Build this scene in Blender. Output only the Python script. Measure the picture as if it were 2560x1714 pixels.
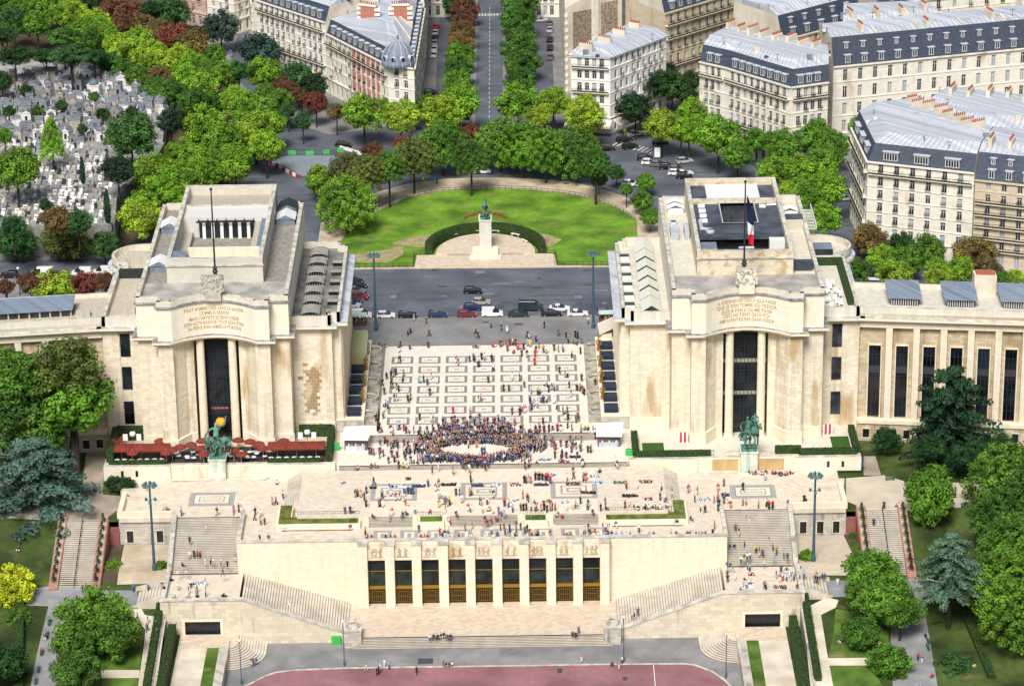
import bpy, math, random
from mathutils import Vector, Matrix, geometry
random.seed(7)
S = bpy.context.scene
for o in list(bpy.data.objects): bpy.data.objects.remove(o)
# ---------------------------------------------------------------- camera, sky, sun, exposure
FPX, PIT, ROL, CX, CY, CH = 7900., math.radians(21.7), math.radians(.8), 6., -600., 245.
cp, sp, cr, sr = math.cos(PIT), math.sin(PIT), math.cos(ROL), math.sin(ROL)
vw = Vector((0, cp, -sp)); r0 = Vector((1, 0, 0)); u0 = r0.cross(vw)
vr = cr*r0 - sr*u0; vu = sr*r0 + cr*u0
cam = bpy.data.objects.new('camera', bpy.data.cameras.new('camera')); S.collection.objects.link(cam)
cam.matrix_world = Matrix(((vr.x, vu.x, -vw.x, CX), (vr.y, vu.y, -vw.y, CY), (vr.z, vu.z, -vw.z, CH), (0, 0, 0, 1)))
cam.data.sensor_width = 36; cam.data.lens = FPX/2560*36; cam.data.clip_start = 5; cam.data.clip_end = 4000
S.camera = cam
W = bpy.data.worlds.new('World'); S.world = W; W.use_nodes = True
nt = W.node_tree; bg = nt.nodes['Background']; sk = nt.nodes.new('ShaderNodeTexSky'); sk.sky_type = 'NISHITA'
sk.sun_disc = False
SUN_EL, SUN_AZ = 50, -12       # azimuth of the sun seen from above, 0 = behind the camera, negative = to its left
sk.sun_elevation = math.radians(SUN_EL); sk.sun_rotation = math.radians(180 - SUN_AZ); sk.dust_density = 3.5; sk.air_density = 1.0
nt.links.new(sk.outputs[0], bg.inputs[0]); bg.inputs[1].default_value = 0.078
sd = bpy.data.lights.new('sun', 'SUN'); sd.energy = 3.5; sd.angle = math.radians(20); sd.color = (1, .975, .94)
so = bpy.data.objects.new('sun', sd); S.collection.objects.link(so)
d = Vector((math.sin(math.radians(SUN_AZ))*math.cos(math.radians(SUN_EL)), -math.cos(math.radians(SUN_AZ))*math.cos(math.radians(SUN_EL)), math.sin(math.radians(SUN_EL))))
so.rotation_euler = d.to_track_quat('Z', 'Y').to_euler(); so.location = (-100, -300, 200)
S.view_settings.view_transform = 'Standard'; S.view_settings.look = 'None'; S.view_settings.exposure = 0.30; S.view_settings.gamma = 1
S.render.engine = 'CYCLES'
# ---------------------------------------------------------------- picture -> place helper (survey of the photograph)
ORG = dict(A=(0, 0, 2.7233), B=(850, 0, 2.7233), C=(1700, 0, 2.7233), D=(0, 570, 2.7233), E=(850, 570, 2.7233), F=(1700, 570, 2.7233),
           G=(0, 1140, 2.7233), H=(850, 1140, 2.7233), I=(1700, 1140, 2.7233), J=(1520, 420, 3.734), K=(260, 420, 3.734), L=(1620, 780, 4.126))
def ray(c, x, y):
    o = ORG[c]; px = o[0]+x/o[2]; py = o[1]+y/o[2]
    return vw + vr*((px-1280)/FPX) - vu*((py-857)/FPX)
CAM = Vector((CX, CY, CH))
def at(c, x, y, z=0.):
    d = ray(c, x, y); t = (z-CH)/d.z; return CAM + d*t
def aty(c, x, y, Y):
    d = ray(c, x, y); t = (Y-CY)/d.y; return CAM + d*t
def xy(c, x, y, z=0.):
    p = at(c, x, y, z); return (p.x, p.y)
# ---------------------------------------------------------------- materials
MT = {}
def mat(name, col, rough=.8, kind=None, col2=None, scale=1., amt=.25, metal=0., stain=None, sc2=None, bump=0., spec=.3, mortar=None, bw=1.2, bh=.6, sthr=.56, streak=0.):
    if name in MT: return MT[name]
    m = bpy.data.materials.new(name); m.use_nodes = True; n = m.node_tree; b = n.nodes['Principled BSDF']; L = n.links
    b.inputs['Roughness'].default_value = rough; b.inputs['Metallic'].default_value = metal; b.inputs['Specular IOR Level'].default_value = spec
    c1 = (*col, 1); b.inputs['Base Color'].default_value = c1
    def nd(t, **k):
        q = n.nodes.new(t)
        for a, v in k.items(): setattr(q, a, v)
        return q
    def mix(fac, a, bb, blend='MIX'):
        q = nd('ShaderNodeMix', data_type='RGBA', blend_type=blend)
        for s, v in ((0, fac), (6, a), (7, bb)):
            if hasattr(v, 'links'): L.new(v, q.inputs[s])
            elif s == 0: q.inputs[0].default_value = v
            else: q.inputs[s].default_value = v
        return q.outputs[2]
    def noise(scale, vec=None, detail=4, ma=.35, mb=.65):
        q = nd('ShaderNodeTexNoise'); q.inputs['Scale'].default_value = scale; q.inputs['Detail'].default_value = detail
        L.new(vec or tc.outputs['Object'], q.inputs['Vector'])
        r = nd('ShaderNodeMapRange'); r.inputs[1].default_value = ma; r.inputs[2].default_value = mb
        L.new(q.outputs[0], r.inputs[0]); return r.outputs[0]
    if kind:
        tc = nd('ShaderNodeTexCoord'); out = None
        dark = tuple(v*(1-amt) for v in col)+(1,)
        lite = (*(col2 or tuple(min(1, v*(1+amt*.5)) for v in col)), 1)
        if kind == 'noise':
            out = mix(noise(scale), dark, lite)
            out = mix(noise(scale*7, detail=6), out, mix(.35, out, dark))
        if kind in ('wall', 'floor'):
            sx = nd('ShaderNodeSeparateXYZ'); L.new(tc.outputs['Object'], sx.inputs[0])
            cb = nd('ShaderNodeCombineXYZ')
            if kind == 'wall':
                ad = nd('ShaderNodeMath', operation='ADD'); L.new(sx.outputs[0], ad.inputs[0]); L.new(sx.outputs[1], ad.inputs[1])
                L.new(ad.outputs[0], cb.inputs[0]); L.new(sx.outputs[2], cb.inputs[1])
            else:
                L.new(sx.outputs[0], cb.inputs[0]); L.new(sx.outputs[1], cb.inputs[1])
            br = nd('ShaderNodeTexBrick'); L.new(cb.outputs[0], br.inputs['Vector'])
            br.inputs['Color1'].default_value = lite; br.inputs['Color2'].default_value = dark
            br.inputs['Mortar'].default_value = (*(mortar or tuple(v*(.84 if kind == 'wall' else .9) for v in col)), 1)
            br.inputs['Scale'].default_value = 1; br.inputs['Brick Width'].default_value = bw; br.inputs['Row Height'].default_value = bh
            br.inputs['Mortar Size'].default_value = .03; br.inputs['Mortar Smooth'].default_value = 0.3; br.inputs['Bias'].default_value = -.2
            out = mix(noise(.12 if kind == 'wall' else .2), br.outputs[0], mix(.5, br.outputs[0], c1))
            out = mix(noise(1.3, detail=7), out, mix(.12, out, (*[v*.5 for v in col], 1)))
            if kind == 'wall' and streak:
                mp = nd('ShaderNodeMapping'); mp.inputs['Scale'].default_value = (1.1, 1.1, .045); L.new(tc.outputs['Object'], mp.inputs[0])
                out = mix(noise(1., vec=mp.outputs[0], detail=6, ma=.48, mb=.72), out, mix(streak, out, (.30, .24, .16, 1)))
        if stain:
            mp = nd('ShaderNodeMapping'); mp.inputs['Scale'].default_value = sc2 or (.30, .30, .07); L.new(tc.outputs['Object'], mp.inputs[0])
            f = noise(1., vec=mp.outputs[0], detail=5, ma=sthr, mb=sthr+.12)
            out = mix(f, out, mix(.75, out, (*stain, 1)))
        L.new(out, b.inputs['Base Color'])
        if bump:
            q = nd('ShaderNodeTexNoise'); q.inputs['Scale'].default_value = scale*6; L.new(tc.outputs['Object'], q.inputs['Vector'])
            bn = nd('ShaderNodeBump'); bn.inputs['Strength'].default_value = bump; bn.inputs['Distance'].default_value = .1
            L.new(q.outputs[0], bn.inputs['Height']); L.new(bn.outputs[0], b.inputs['Normal'])
    MT[name] = m; return m
STONE = (.735, .655, .485)
stone = mat('limestone', STONE, .85, 'wall', col2=(.82, .76, .62), amt=.16, stain=(.42, .27, .11), sthr=.53, streak=.3)
stone_c = mat('limestone_clean', (.765, .69, .52), .85, 'wall', col2=(.825, .755, .59), amt=.06, stain=(.60, .45, .26), sthr=.64, streak=.14)
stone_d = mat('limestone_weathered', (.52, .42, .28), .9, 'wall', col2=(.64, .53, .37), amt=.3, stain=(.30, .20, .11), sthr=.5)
stone_g = mat('stone_grey', (.45, .42, .36), .9, 'wall', col2=(.58, .54, .46), amt=.2, stain=(.16, .15, .13), sthr=.55, sc2=(.6, .6, .1))
lead = mat('cornice_lead', (.22, .22, .22), .7, 'noise', col2=(.42, .42, .43), scale=.9, amt=.4)
cope = mat('coping_stone', (.50, .48, .42), .9, 'noise', col2=(.70, .66, .56), scale=.6, amt=.3)
roof_t = mat('roof_tiles_pale', (.46, .41, .32), .9, 'floor', col2=(.55, .50, .41), amt=.15, bw=.6, bh=.6)
roof_w = mat('roof_gravel_pale', (.60, .56, .46), .9, 'floor', col2=(.68, .64, .54), amt=.1, bw=1, bh=1)
roof_g = mat('roof_tiles_grey', (.26, .24, .20), .9, 'floor', col2=(.36, .33, .28), amt=.3, bw=.6, bh=.6)
roof_k = mat('roof_membrane_dark', (.055, .065, .085), .6, 'noise', col2=(.10, .115, .14), scale=.3, amt=.3)
white = mat('white_paint', (.80, .80, .78), .6)
whites = mat('skylight_white', (.74, .74, .72), .5, 'noise', scale=2, amt=.1)
glassk = mat('dark_glass', (.004, .006, .009), .12, 'noise', col2=(.022, .030, .040), scale=.22, amt=.5, spec=.5)
glassb = mat('dark_window', (.02, .024, .032), .2, 'noise', col2=(.07, .08, .10), scale=.35, amt=.5, spec=.5)
metal_k = mat('dark_metal', (.03, .03, .035), .5)
bronze_w = mat('gilded_bronze_frame', (.33, .20, .03), .45, metal=.4)
gold = mat('gilded_metal', (.40, .24, .05), .35, metal=.6)
patina = mat('green_patina', (.06, .20, .15), .7, 'noise', col2=(.18, .42, .31), scale=.8, amt=.8)
pale_p = mat('pedestal_stone', (.66, .66, .56), .85, 'wall', col2=(.74, .73, .62), stain=(.30, .50, .38), sthr=.5, sc2=(.9, .9, .12))
asphalt = mat('asphalt', (.10, .112, .138), .85, 'noise', col2=(.145, .157, .185), scale=.10, amt=.25, bump=.2, stain=(.06, .065, .075), sthr=.57, sc2=(.03, .5, 1))
asph_p = mat('asphalt_pavement', (.20, .20, .195), .9, 'noise', col2=(.27, .265, .255), scale=.15, amt=.15)
asph_q = mat('quay_asphalt', (.22, .22, .22), .9, 'noise', col2=(.29, .285, .275), scale=.2, amt=.2)
gravel_w = mat('pale_path', (.62, .54, .42), .95, 'noise', col2=(.74, .67, .53), scale=.2, amt=.18)
gravel_t = mat('tan_sand', (.48, .39, .27), .95, 'noise', col2=(.58, .49, .36), scale=.3, amt=.2)
gravel_g = mat('grey_path', (.24, .245, .25), .95, 'noise', col2=(.33, .33, .33), scale=.2, amt=.2)
path_t = mat('taupe_path', (.33, .28, .22), .95, 'noise', col2=(.43, .37, .30), scale=.2, amt=.2)
pave = mat('cream_paving', (.74, .67, .55), .6, 'floor', col2=(.81, .75, .64), amt=.06, bw=1.1, bh=1.1, spec=.5)
pave_t = mat('terrace_paving', (.63, .55, .43), .7, 'floor', col2=(.72, .64, .51), amt=.12, bw=1.0, bh=.8, spec=.4)
pave_l = mat('lower_paving', (.58, .47, .35), .8, 'floor', col2=(.68, .57, .44), amt=.16, bw=.9, bh=.7)
pave_g = mat('grey_marble', (.25, .25, .23), .6, 'noise', scale=1, amt=.2)
pave_b = mat('blue_marble', (.12, .19, .30), .6)
stepm = mat('step_stone', (.56, .50, .40), .85, 'noise', col2=(.68, .61, .50), scale=.4, amt=.15)
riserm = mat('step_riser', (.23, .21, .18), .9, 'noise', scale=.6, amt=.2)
basin_m = mat('worn_basin_stone', (.38, .34, .27), .9, 'noise', col2=(.52, .47, .38), scale=.5, amt=.4)
pink = mat('pink_track', (.27, .125, .135), .9, 'noise', col2=(.34, .165, .17), scale=.15, amt=.2)
brickr = mat('red_brick', (.42, .17, .12), .9, 'wall', col2=(.52, .24, .17), amt=.2, bw=.5, bh=.2)
redwall = mat('red_render', (.26, .10, .085), .9, 'noise', scale=.5, amt=.2)
lawnm = mat('lawn', (.085, .19, .014), .95, 'noise', col2=(.19, .36, .026), scale=.12, amt=.32, stain=(.24, .22, .06), sthr=.57, sc2=(.16, .22, .16))
grass_d = mat('park_grass', (.032, .060, .012), .95, 'noise', col2=(.075, .115, .024), scale=.12, amt=.5, stain=(.16, .14, .05), sthr=.6, sc2=(.2, .2, .2))
grass_m = mat('garden_grass', (.07, .14, .015), .95, 'noise', col2=(.12, .21, .03), scale=.25, amt=.35, stain=(.26, .20, .10), sthr=.60, sc2=(.2, .2, .2))
soil = mat('soil', (.10, .075, .045), .95, 'noise', scale=.4, amt=.3)
cemg = mat('cemetery_ground', (.30, .29, .27), .95, 'noise', col2=(.44, .42, .38), scale=.3, amt=.4)
slate = mat('slate_mansard', (.038, .052, .080), .6, 'wall', col2=(.06, .08, .115), amt=.3, bw=.5, bh=.35, spec=.4)
zinc = mat('zinc_roof', (.42, .45, .50), .5, 'wall', col2=(.58, .61, .66), amt=.3, bw=1.4, bh=30, mortar=(.16, .18, .21), stain=(.22, .24, .27), sthr=.62, sc2=(.4, .4, .4))
zincd = mat('zinc_dark', (.16, .20, .26), .5, 'wall', col2=(.24, .29, .35), amt=.2, bw=.8, bh=30, mortar=(.1, .12, .15))
housew = mat('house_stone', (.76, .71, .60), .85, 'wall', col2=(.84, .79, .68), amt=.12, stain=(.44, .35, .24), sthr=.60, sc2=(.25, .25, .12))
housec = mat('house_stone_white', (.78, .73, .63), .85, 'wall', col2=(.84, .80, .71), amt=.06)
houset = mat('house_stone_tan', (.58, .49, .34), .85, 'wall', col2=(.67, .58, .42), amt=.15, stain=(.33, .24, .14), sthr=.60)
party = mat('party_wall_render', (.68, .61, .47), .9, 'noise', col2=(.76, .69, .55), scale=.2, amt=.2)
terracotta = mat('terracotta_pot', (.36, .12, .07), .8)
iron = mat('wrought_iron', (.025, .028, .035), .6)
winw = mat('window_frame_white', (.62, .62, .60), .6)
curtain = mat('curtain_pale', (.36, .38, .38), .8)
bluepole = mat('blue_green_paint', (.045, .10, .145), .5)
hedgem = mat('hedge_leaf', (.020, .050, .012), .8, 'noise', col2=(.05, .10, .02), scale=2.5, amt=.5, bump=.6)
# foliage: object colour, with noise that varies the clumps and paints shade between them
fol = bpy.data.materials.new('foliage'); fol.use_nodes = True; n = fol.node_tree; b = n.nodes['Principled BSDF']
oi = n.nodes.new('ShaderNodeObjectInfo'); tc = n.nodes.new('ShaderNodeTexCoord'); no = n.nodes.new('ShaderNodeTexNoise'); no.inputs['Scale'].default_value = .9; no.inputs['Detail'].default_value = 3
mr = n.nodes.new('ShaderNodeMapRange'); mr.inputs[1].default_value = .3; mr.inputs[2].default_value = .7; mr.inputs[3].default_value = .36; mr.inputs[4].default_value = 1.55
hs = n.nodes.new('ShaderNodeHueSaturation'); n.links.new(tc.outputs['Object'], no.inputs['Vector']); n.links.new(no.outputs[0], mr.inputs[0])
n.links.new(mr.outputs[0], hs.inputs['Value']); n.links.new(oi.outputs['Color'], hs.inputs['Color']); n.links.new(hs.outputs[0], b.inputs['Base Color'])
b.inputs['Roughness'].default_value = .65; b.inputs['Specular IOR Level'].default_value = .25
tr = n.nodes.new('ShaderNodeBsdfTranslucent'); n.links.new(hs.outputs[0], tr.inputs[0]); ms = n.nodes.new('ShaderNodeMixShader'); ms.inputs[0].default_value = .12
n.links.new(b.outputs[0], ms.inputs[1]); n.links.new(tr.outputs[0], ms.inputs[2]); n.links.new(ms.outputs[0], n.nodes['Material Output'].inputs[0])
bark = mat('bark', (.05, .04, .03), .9, 'noise', scale=2, amt=.4)
# ---------------------------------------------------------------- mesh builder
class MB:
    def __init__(s): s.v = []; s.f = []; s.m = []
    def q(s, *p, m=0):
        i = len(s.v); s.v += [tuple(a) for a in p]; s.f.append(tuple(range(i, i+len(p)))); s.m.append(m); return s
    def prism(s, poly, z0, z1, m=0, mt=None, top=None, bottom=True):
        a = [(p[0], p[1], z0) for p in poly]; t = top or poly; b = [(p[0], p[1], z1) for p in t]; n = len(a)
        for i in range(n):
            j = (i+1) % n; s.q(a[i], a[j], b[j], b[i], m=m)
        s.q(*b, m=m if mt is None else mt)
        if bottom: s.q(*a[::-1], m=m)
        return s
    def box(s, x0, y0, z0, x1, y1, z1, m=0, mt=None):
        x0, x1 = sorted((x0, x1)); y0, y1 = sorted((y0, y1)); z0, z1 = sorted((z0, z1))
        return s.prism([(x0, y0), (x1, y0), (x1, y1), (x0, y1)], z0, z1, m, mt)
    def obox(s, p, q, w, z0, z1, m=0, mt=None, z0b=None, z1b=None):   # box along the ground line p-q, w wide; optional slope
        dx, dy = q[0]-p[0], q[1]-p[1]; l = math.hypot(dx, dy) or 1; nx, ny = -dy/l*w/2, dx/l*w/2
        z0b = z0 if z0b is None else z0b; z1b = z1 if z1b is None else z1b
        A = [(p[0]+nx, p[1]+ny), (p[0]-nx, p[1]-ny), (q[0]-nx, q[1]-ny), (q[0]+nx, q[1]+ny)]
        zb = [z0, z0, z0b, z0b]; zt = [z1, z1, z1b, z1b]
        b = [(A[i][0], A[i][1], zb[i]) for i in range(4)]; t = [(A[i][0], A[i][1], zt[i]) for i in range(4)]
        for i in range(4):
            j = (i+1) % 4; s.q(b[i], b[j], t[j], t[i], m=m)
        s.q(*t, m=m if mt is None else mt); s.q(*b[::-1], m=m); return s
    def tube(s, p, q, r, r2=None, n=8, m=0):
        p, q = Vector(p), Vector(q); d = (q-p); r2 = r if r2 is None else r2
        if d.length < 1e-6: return s
        k = d.normalized(); a = k.orthogonal().normalized(); b = k.cross(a)
        A = [p+(a*math.cos(2*math.pi*i/n)+b*math.sin(2*math.pi*i/n))*r for i in range(n)]
        B = [q+(a*math.cos(2*math.pi*i/n)+b*math.sin(2*math.pi*i/n))*r2 for i in range(n)]
        for i in range(n):
            j = (i+1) % n; s.q(A[i], A[j], B[j], B[i], m=m)
        s.q(*B, m=m); s.q(*A[::-1], m=m); return s
    def ball(s, c, rx, ry=None, rz=None, n=8, k=5, m=0, z0=-1.):
        ry = ry or rx; rz = rz or rx
        R = []
        for j in range(k+1):
            t = math.asin(z0) + (math.pi/2-math.asin(z0))*j/k
            R.append([(c[0]+rx*math.cos(t)*math.cos(2*math.pi*i/n), c[1]+ry*math.cos(t)*math.sin(2*math.pi*i/n), c[2]+rz*math.sin(t)) for i in range(n)])
        for j in range(k):
            for i in range(n): s.q(R[j][i], R[j][(i+1) % n], R[j+1][(i+1) % n], R[j+1][i], m=m)
        return s
    def lathe(s, c, prof, n=12, m=0):
        for (ra, za), (rb, zb) in zip(prof, prof[1:]):
            for i in range(n):
                a, b = 2*math.pi*i/n, 2*math.pi*(i+1)/n
                s.q((c[0]+ra*math.cos(a), c[1]+ra*math.sin(a), c[2]+za), (c[0]+ra*math.cos(b), c[1]+ra*math.sin(b), c[2]+za),
                    (c[0]+rb*math.cos(b), c[1]+rb*math.sin(b), c[2]+zb), (c[0]+rb*math.cos(a), c[1]+rb*math.sin(a), c[2]+zb), m=m)
        return s
    def stairs(s, x0, x1, ya, za, yb, zb, n, base, m=0, mr=1, axis='y'):   # from (ya,za) top to (yb,zb) bottom
        dz = (za-zb)/n; dy = (yb-ya)/n
        def P(a, b, z): return (a, b, z) if axis == 'y' else (b, a, z)
        for i in range(n):
            z = za-dz*(i+1); y0 = ya+dy*i; y1 = y0+dy
            s.q(P(x0, y0, z+dz), P(x1, y0, z+dz), P(x1, y0, z), P(x0, y0, z), m=mr)
            ym = y0+dy*(.8 if axis == 'x' else 1)
            if i < n-1:
                s.q(P(x0, y0, z), P(x1, y0, z), P(x1, ym, z), P(x0, ym, z), m=m)
                if axis == 'x': s.q(P(x0, ym, z), P(x1, ym, z), P(x1, y1, z), P(x0, y1, z), m=mr)
            for X in (x0, x1): s.q(P(X, y0, z), P(X, y1, z), P(X, y1, base), P(X, y0, base), m=m)
        return s
    def mesh(s, name, mats):
        me = bpy.data.meshes.new(name)
        # weld
        idx = {}; vv = []; ff = []
        for f in s.f:
            g = []
            for i in f:
                k = tuple(round(c, 4) for c in s.v[i])
                if k not in idx: idx[k] = len(vv); vv.append(s.v[i])
                g.append(idx[k])
            ff.append(g)
        keep = [(f, m) for f, m in zip(ff, s.m) if len(set(f)) == len(f)]
        me.from_pydata(vv, [], [f for f, _ in keep])
        for m in (mats if isinstance(mats, (list, tuple)) else [mats]): me.materials.append(m)
        me.polygons.foreach_set('material_index', [m for _, m in keep]); me.update(); return me
    def build(s, name, mats, parent=None, **k):
        return link(name, s.mesh(name, mats), parent, **k)
def link(name, me, parent=None, loc=None, rz=0., world=True):
    o = bpy.data.objects.new(name, me); S.collection.objects.link(o)
    if loc is not None: o.location = loc
    if rz: o.rotation_euler[2] = rz
    if parent is not None:
        o.parent = parent
        if world: o.matrix_parent_inverse = Matrix.Translation(parent.location).inverted()
    return o
def tag(o, label, cat, group=None):
    o['label'] = label; o['category'] = cat
    if group: o['group'] = group
    return o
def thing(name, label, cat, loc=(0, 0, 0), group=None, rz=0.):
    o = bpy.data.objects.new(name, None); S.collection.objects.link(o); o.location = loc; o.rotation_euler[2] = rz
    o.empty_display_size = .5; return tag(o, label, cat, group)
def one(mb, name, mats, label, cat, group=None): return tag(mb.build(name, mats), label, cat, group)
def dup(root, loc, rz=0., sc=None, label=None, group=None):
    r = root.copy(); S.collection.objects.link(r); r.location = loc; r.rotation_euler = (0, 0, rz)
    if sc: r.scale = (sc, sc, sc) if not isinstance(sc, tuple) else sc
    if label: r['label'] = label
    if group: r['group'] = group
    for ch in CH_[root.name]:
        c = ch.copy(); S.collection.objects.link(c); c.parent = r
        for g in CH_.get(ch.name, ()):
            e = g.copy(); S.collection.objects.link(e); e.parent = c
    return r
CH_ = {}
def reg(root, *ch): CH_[root.name] = list(ch); return root
def struct(mb, name, mats):
    o = mb.build(name, mats); o['kind'] = 'structure'; return o
def sheet(name, poly, z, m, dz=0):     # flat ground sheet
    mb = MB(); mb.q(*[(p[0], p[1], z+dz) for p in poly]); return struct(mb, name, m)
def px(c, pts, z): return [xy(c, x, y, z) for x, y in pts]
# ---------------------------------------------------------------- the ground, terraces and stairs
def zt(y, x=99):
    if 57.9 < abs(x) < 70.2 and -79 < y < -61.6: return -8.9 if y > -74 else -8.9-1.2*(-74-y)/5
    if y > -61: return -4.
    if y > -78: return -4 - 6*(-61-y)/17
    return -10 - 3*(-78-y)/32
def att(c, x, y):
    z = -8.
    for _ in range(12): p = at(c, x, y, z); z = zt(p.y, p.x)*.7+z*.3
    return at(c, x, y, zt(p.y, p.x))
def clip(poly, y0, y1):
    for lim, sg in ((y0, 1), (y1, -1)):
        out = []
        for i in range(len(poly)):
            a, b = poly[i], poly[(i+1) % len(poly)]
            ia, ib = (a[1]-lim)*sg >= -1e-9, (b[1]-lim)*sg >= -1e-9
            if ia: out.append(a)
            if ia != ib:
                t = (lim-a[1])/(b[1]-a[1]); out.append((a[0]+(b[0]-a[0])*t, lim))
        poly = out
        if len(poly) < 3: return []
    return poly
def drape(name, poly, m, dz=0.):
    mb = MB()
    for y0, y1 in ((-400, -78), (-78, -61), (-61, 50)):
        p = clip(poly, y0, y1)
        if len(p) > 2: mb.q(*[(x, y, zt(min(max(y, y0), y1))+dz) for x, y in p])
    return struct(mb, name, m)
def pt(c, pts): return [(lambda p: (p.x, p.y))(att(c, x, y)) for x, y in pts]
mb = MB(); mb.q((-1500, -900, -17.2), (1500, -900, -17.2), (1500, 40, -17.2), (-1500, 40, -17.2)); struct(mb, 'ground', soil)
mb = MB(); mb.prism([(-1500, -18), (1500, -18), (1500, 2500), (-1500, 2500)], -17.3, -.02); struct(mb, 'plateau', asph_p)
# Place du Trocadero: roads, island, lawn
sheet('place_road', [(-80, 31.2), (80, 31.2), (96, 62), (96, 100), (74, 122), (52, 148), (30, 166), (-24, 166), (-60, 150), (-84, 100), (-84, 60)], .004, asphalt)
sheet('avenue_road', [(-2.6, 160), (4.4, 160), (5.2, 420), (-2.2, 420)], .008, asphalt)
sheet('side_lane', [(-13.2, 160), (-8.5, 160), (-8.5, 420), (-13.2, 420)], .012, asphalt)
sheet('side_lane', [(12.8, 160), (18, 160), (18, 420), (12.8, 420)], .012, asphalt)
sheet('street', px('A', [(1830, 820), (1900, 1000), (2342, 1030), (2600, 1100), (2600, 960), (2342, 950), (2000, 840), (1840, 700), (1640, 470), (1700, 200), (1680, 0), (1620, 0), (1620, 230), (1560, 450), (1700, 640)], 0), .016, asphalt)
sheet('street', [(28, 150), (40, 146), (60, 175), (80, 205), (72, 212), (50, 185)], .016, asphalt)
sheet('street', [(80, 66), (90, 66), (92, 120), (80, 140), (70, 150), (70, 130)], .012, asphalt)
sheet('street', [(-170, 60), (-70, 60), (-70, 70), (-170, 72)], .012, asphalt)
sheet('street', [(70, 36), (170, 20), (170, 34), (72, 62)], .008, asphalt)
mb = MB(); mb.prism([(-30, 23), (30, 23), (30, 31.2), (-30, 31.2)], -.3, .10); mb.prism([(-28, 14.2), (28, 14.2), (28, 23), (-28, 23)], -.3, .10); struct(mb, 'pavement', asph_p)
mk = MB()
for k in range(26): mk.q((.9, 171+k*4.1, .016), (1.08, 171+k*4.1, .016), (1.08, 173.2+k*4.1, .016), (.9, 173.2+k*4.1, .016))
for k in range(8): mk.q((-2.2+k*.85, 266.3, .016), (-1.7+k*.85, 266.3, .016), (-1.7+k*.85, 268.6, .016), (-2.2+k*.85, 268.6, .016))
for k in range(11):
    a, b = at('B', 1850+k*25, 985+k*5, .02), at('B', 1905+k*25, 975+k*5, .02)
    p = at('B', 1850+k*28, 990+k*6, .024); mk.q((p.x, p.y, .024), (p.x+.5, p.y-.2, .024), (p.x+2.3, p.y+3.0, .024), (p.x+1.8, p.y+3.2, .024))
for (c, x, y, w) in (('E', 1730, 425, 90), ('E', 1040, 378, 120), ('E', 690, 465, 40), ('E', 900, 430, 60)):
    p = at(c, x, y, .014); q = at(c, x+w, y, .014); mk.q((p.x, p.y, .014), (q.x, q.y, .014), (q.x, q.y+.14, .014), (p.x, p.y+.14, .014))
mk.q((.55, 150, .02), (.75, 150, .02), (1.0, 165, .02), (.9, 165, .02)); mk.q((1.4, 150, .02), (1.6, 150, .02), (1.1, 165, .02), (1.0, 165, .02))
struct(mk, 'road_marking', mat('road_paint', (.60, .60, .57), .8, 'noise', scale=1, amt=.4))
isl = px('B', [(60, 1400), (140, 1340), (460, 1250), (740, 1215), (1040, 1208), (1300, 1215), (1560, 1235), (1800, 1290), (1960, 1345), (2080, 1430), (2190, 1552)], .12)[::-1]
isl = [(p[0], p[1]) for p in isl]
isl = [(-34, 61.3), (38, 60.3)] + [(42, 75), (41, 84)] + isl + [(-38, 92), (-38, 80)]
mb = MB(); mb.prism(isl, -.1, .12); struct(mb, 'island_path', gravel_t)
lw = px('B', [(170, 1480), (300, 1415), (460, 1345), (700, 1300), (1040, 1283), (1300, 1293), (1600, 1328), (1800, 1380), (1930, 1440), (2020, 1510)], .25)[::-1]
lawn_edge = list(lw)
lwp = [(-30, 62.3), (-15.6, 62.3), (-15.2, 69), (15.8, 68.6), (16.2, 61.9), (29.5, 61.3), (35.5, 72), (35.0, 80)] + lw + [(-31, 88), (-33, 78), (-31, 69)]
mb = MB(); mb.prism(lwp, 0, .25); struct(mb, 'lawn', lawnm)
mb = MB(); mb.prism([(-15.4, 61.2), (15.7, 60.8), (15.5, 69.2), (-15.2, 69.2)], 0, .29); struct(mb, 'memorial_paving', pave_l)
mb = MB(); mb.prism([(.3+11.2*math.cos(a), 69.2+11.5*math.sin(a)*1.1) for a in [math.pi*i/24 for i in range(25)]], 0, .75); struct(mb, 'memorial_terrace', pave_l)
mb = MB()
for s in (-1, 1):
    x0 = .3+s*3.6; x1 = .3+s*8.6; mb.stairs(min(x0, x1), max(x0, x1), 69.3, .75, 68.2, .29, 4, .2)
    one(mb, 'staircase', [stepm, riserm], 'small steps %s of the equestrian monument' % ('left' if s < 0 else 'right'), 'steps'); mb = MB()
mb = MB()
for cx_, a_ in ((-20, 0), (21, 0)): pass
for (c, pts) in (('E', [(350, 105), (450, 70), (640, 40), (640, 130), (520, 130)]), ('E', [(1340, 130), (1340, 30), (1440, 50), (1510, 80), (1440, 125)]), ('E', [(105, 230), (110, 175), (300, 150), (430, 120), (430, 180), (330, 235)])):
    p = px(c, pts, .256); mb.q(*[(a, b, .256) for a, b in p])
struct(mb, 'bare_earth', mat('dry_earth', (.36, .28, .17), .95, 'noise', col2=(.42, .36, .16), scale=.8, amt=.3))
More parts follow.
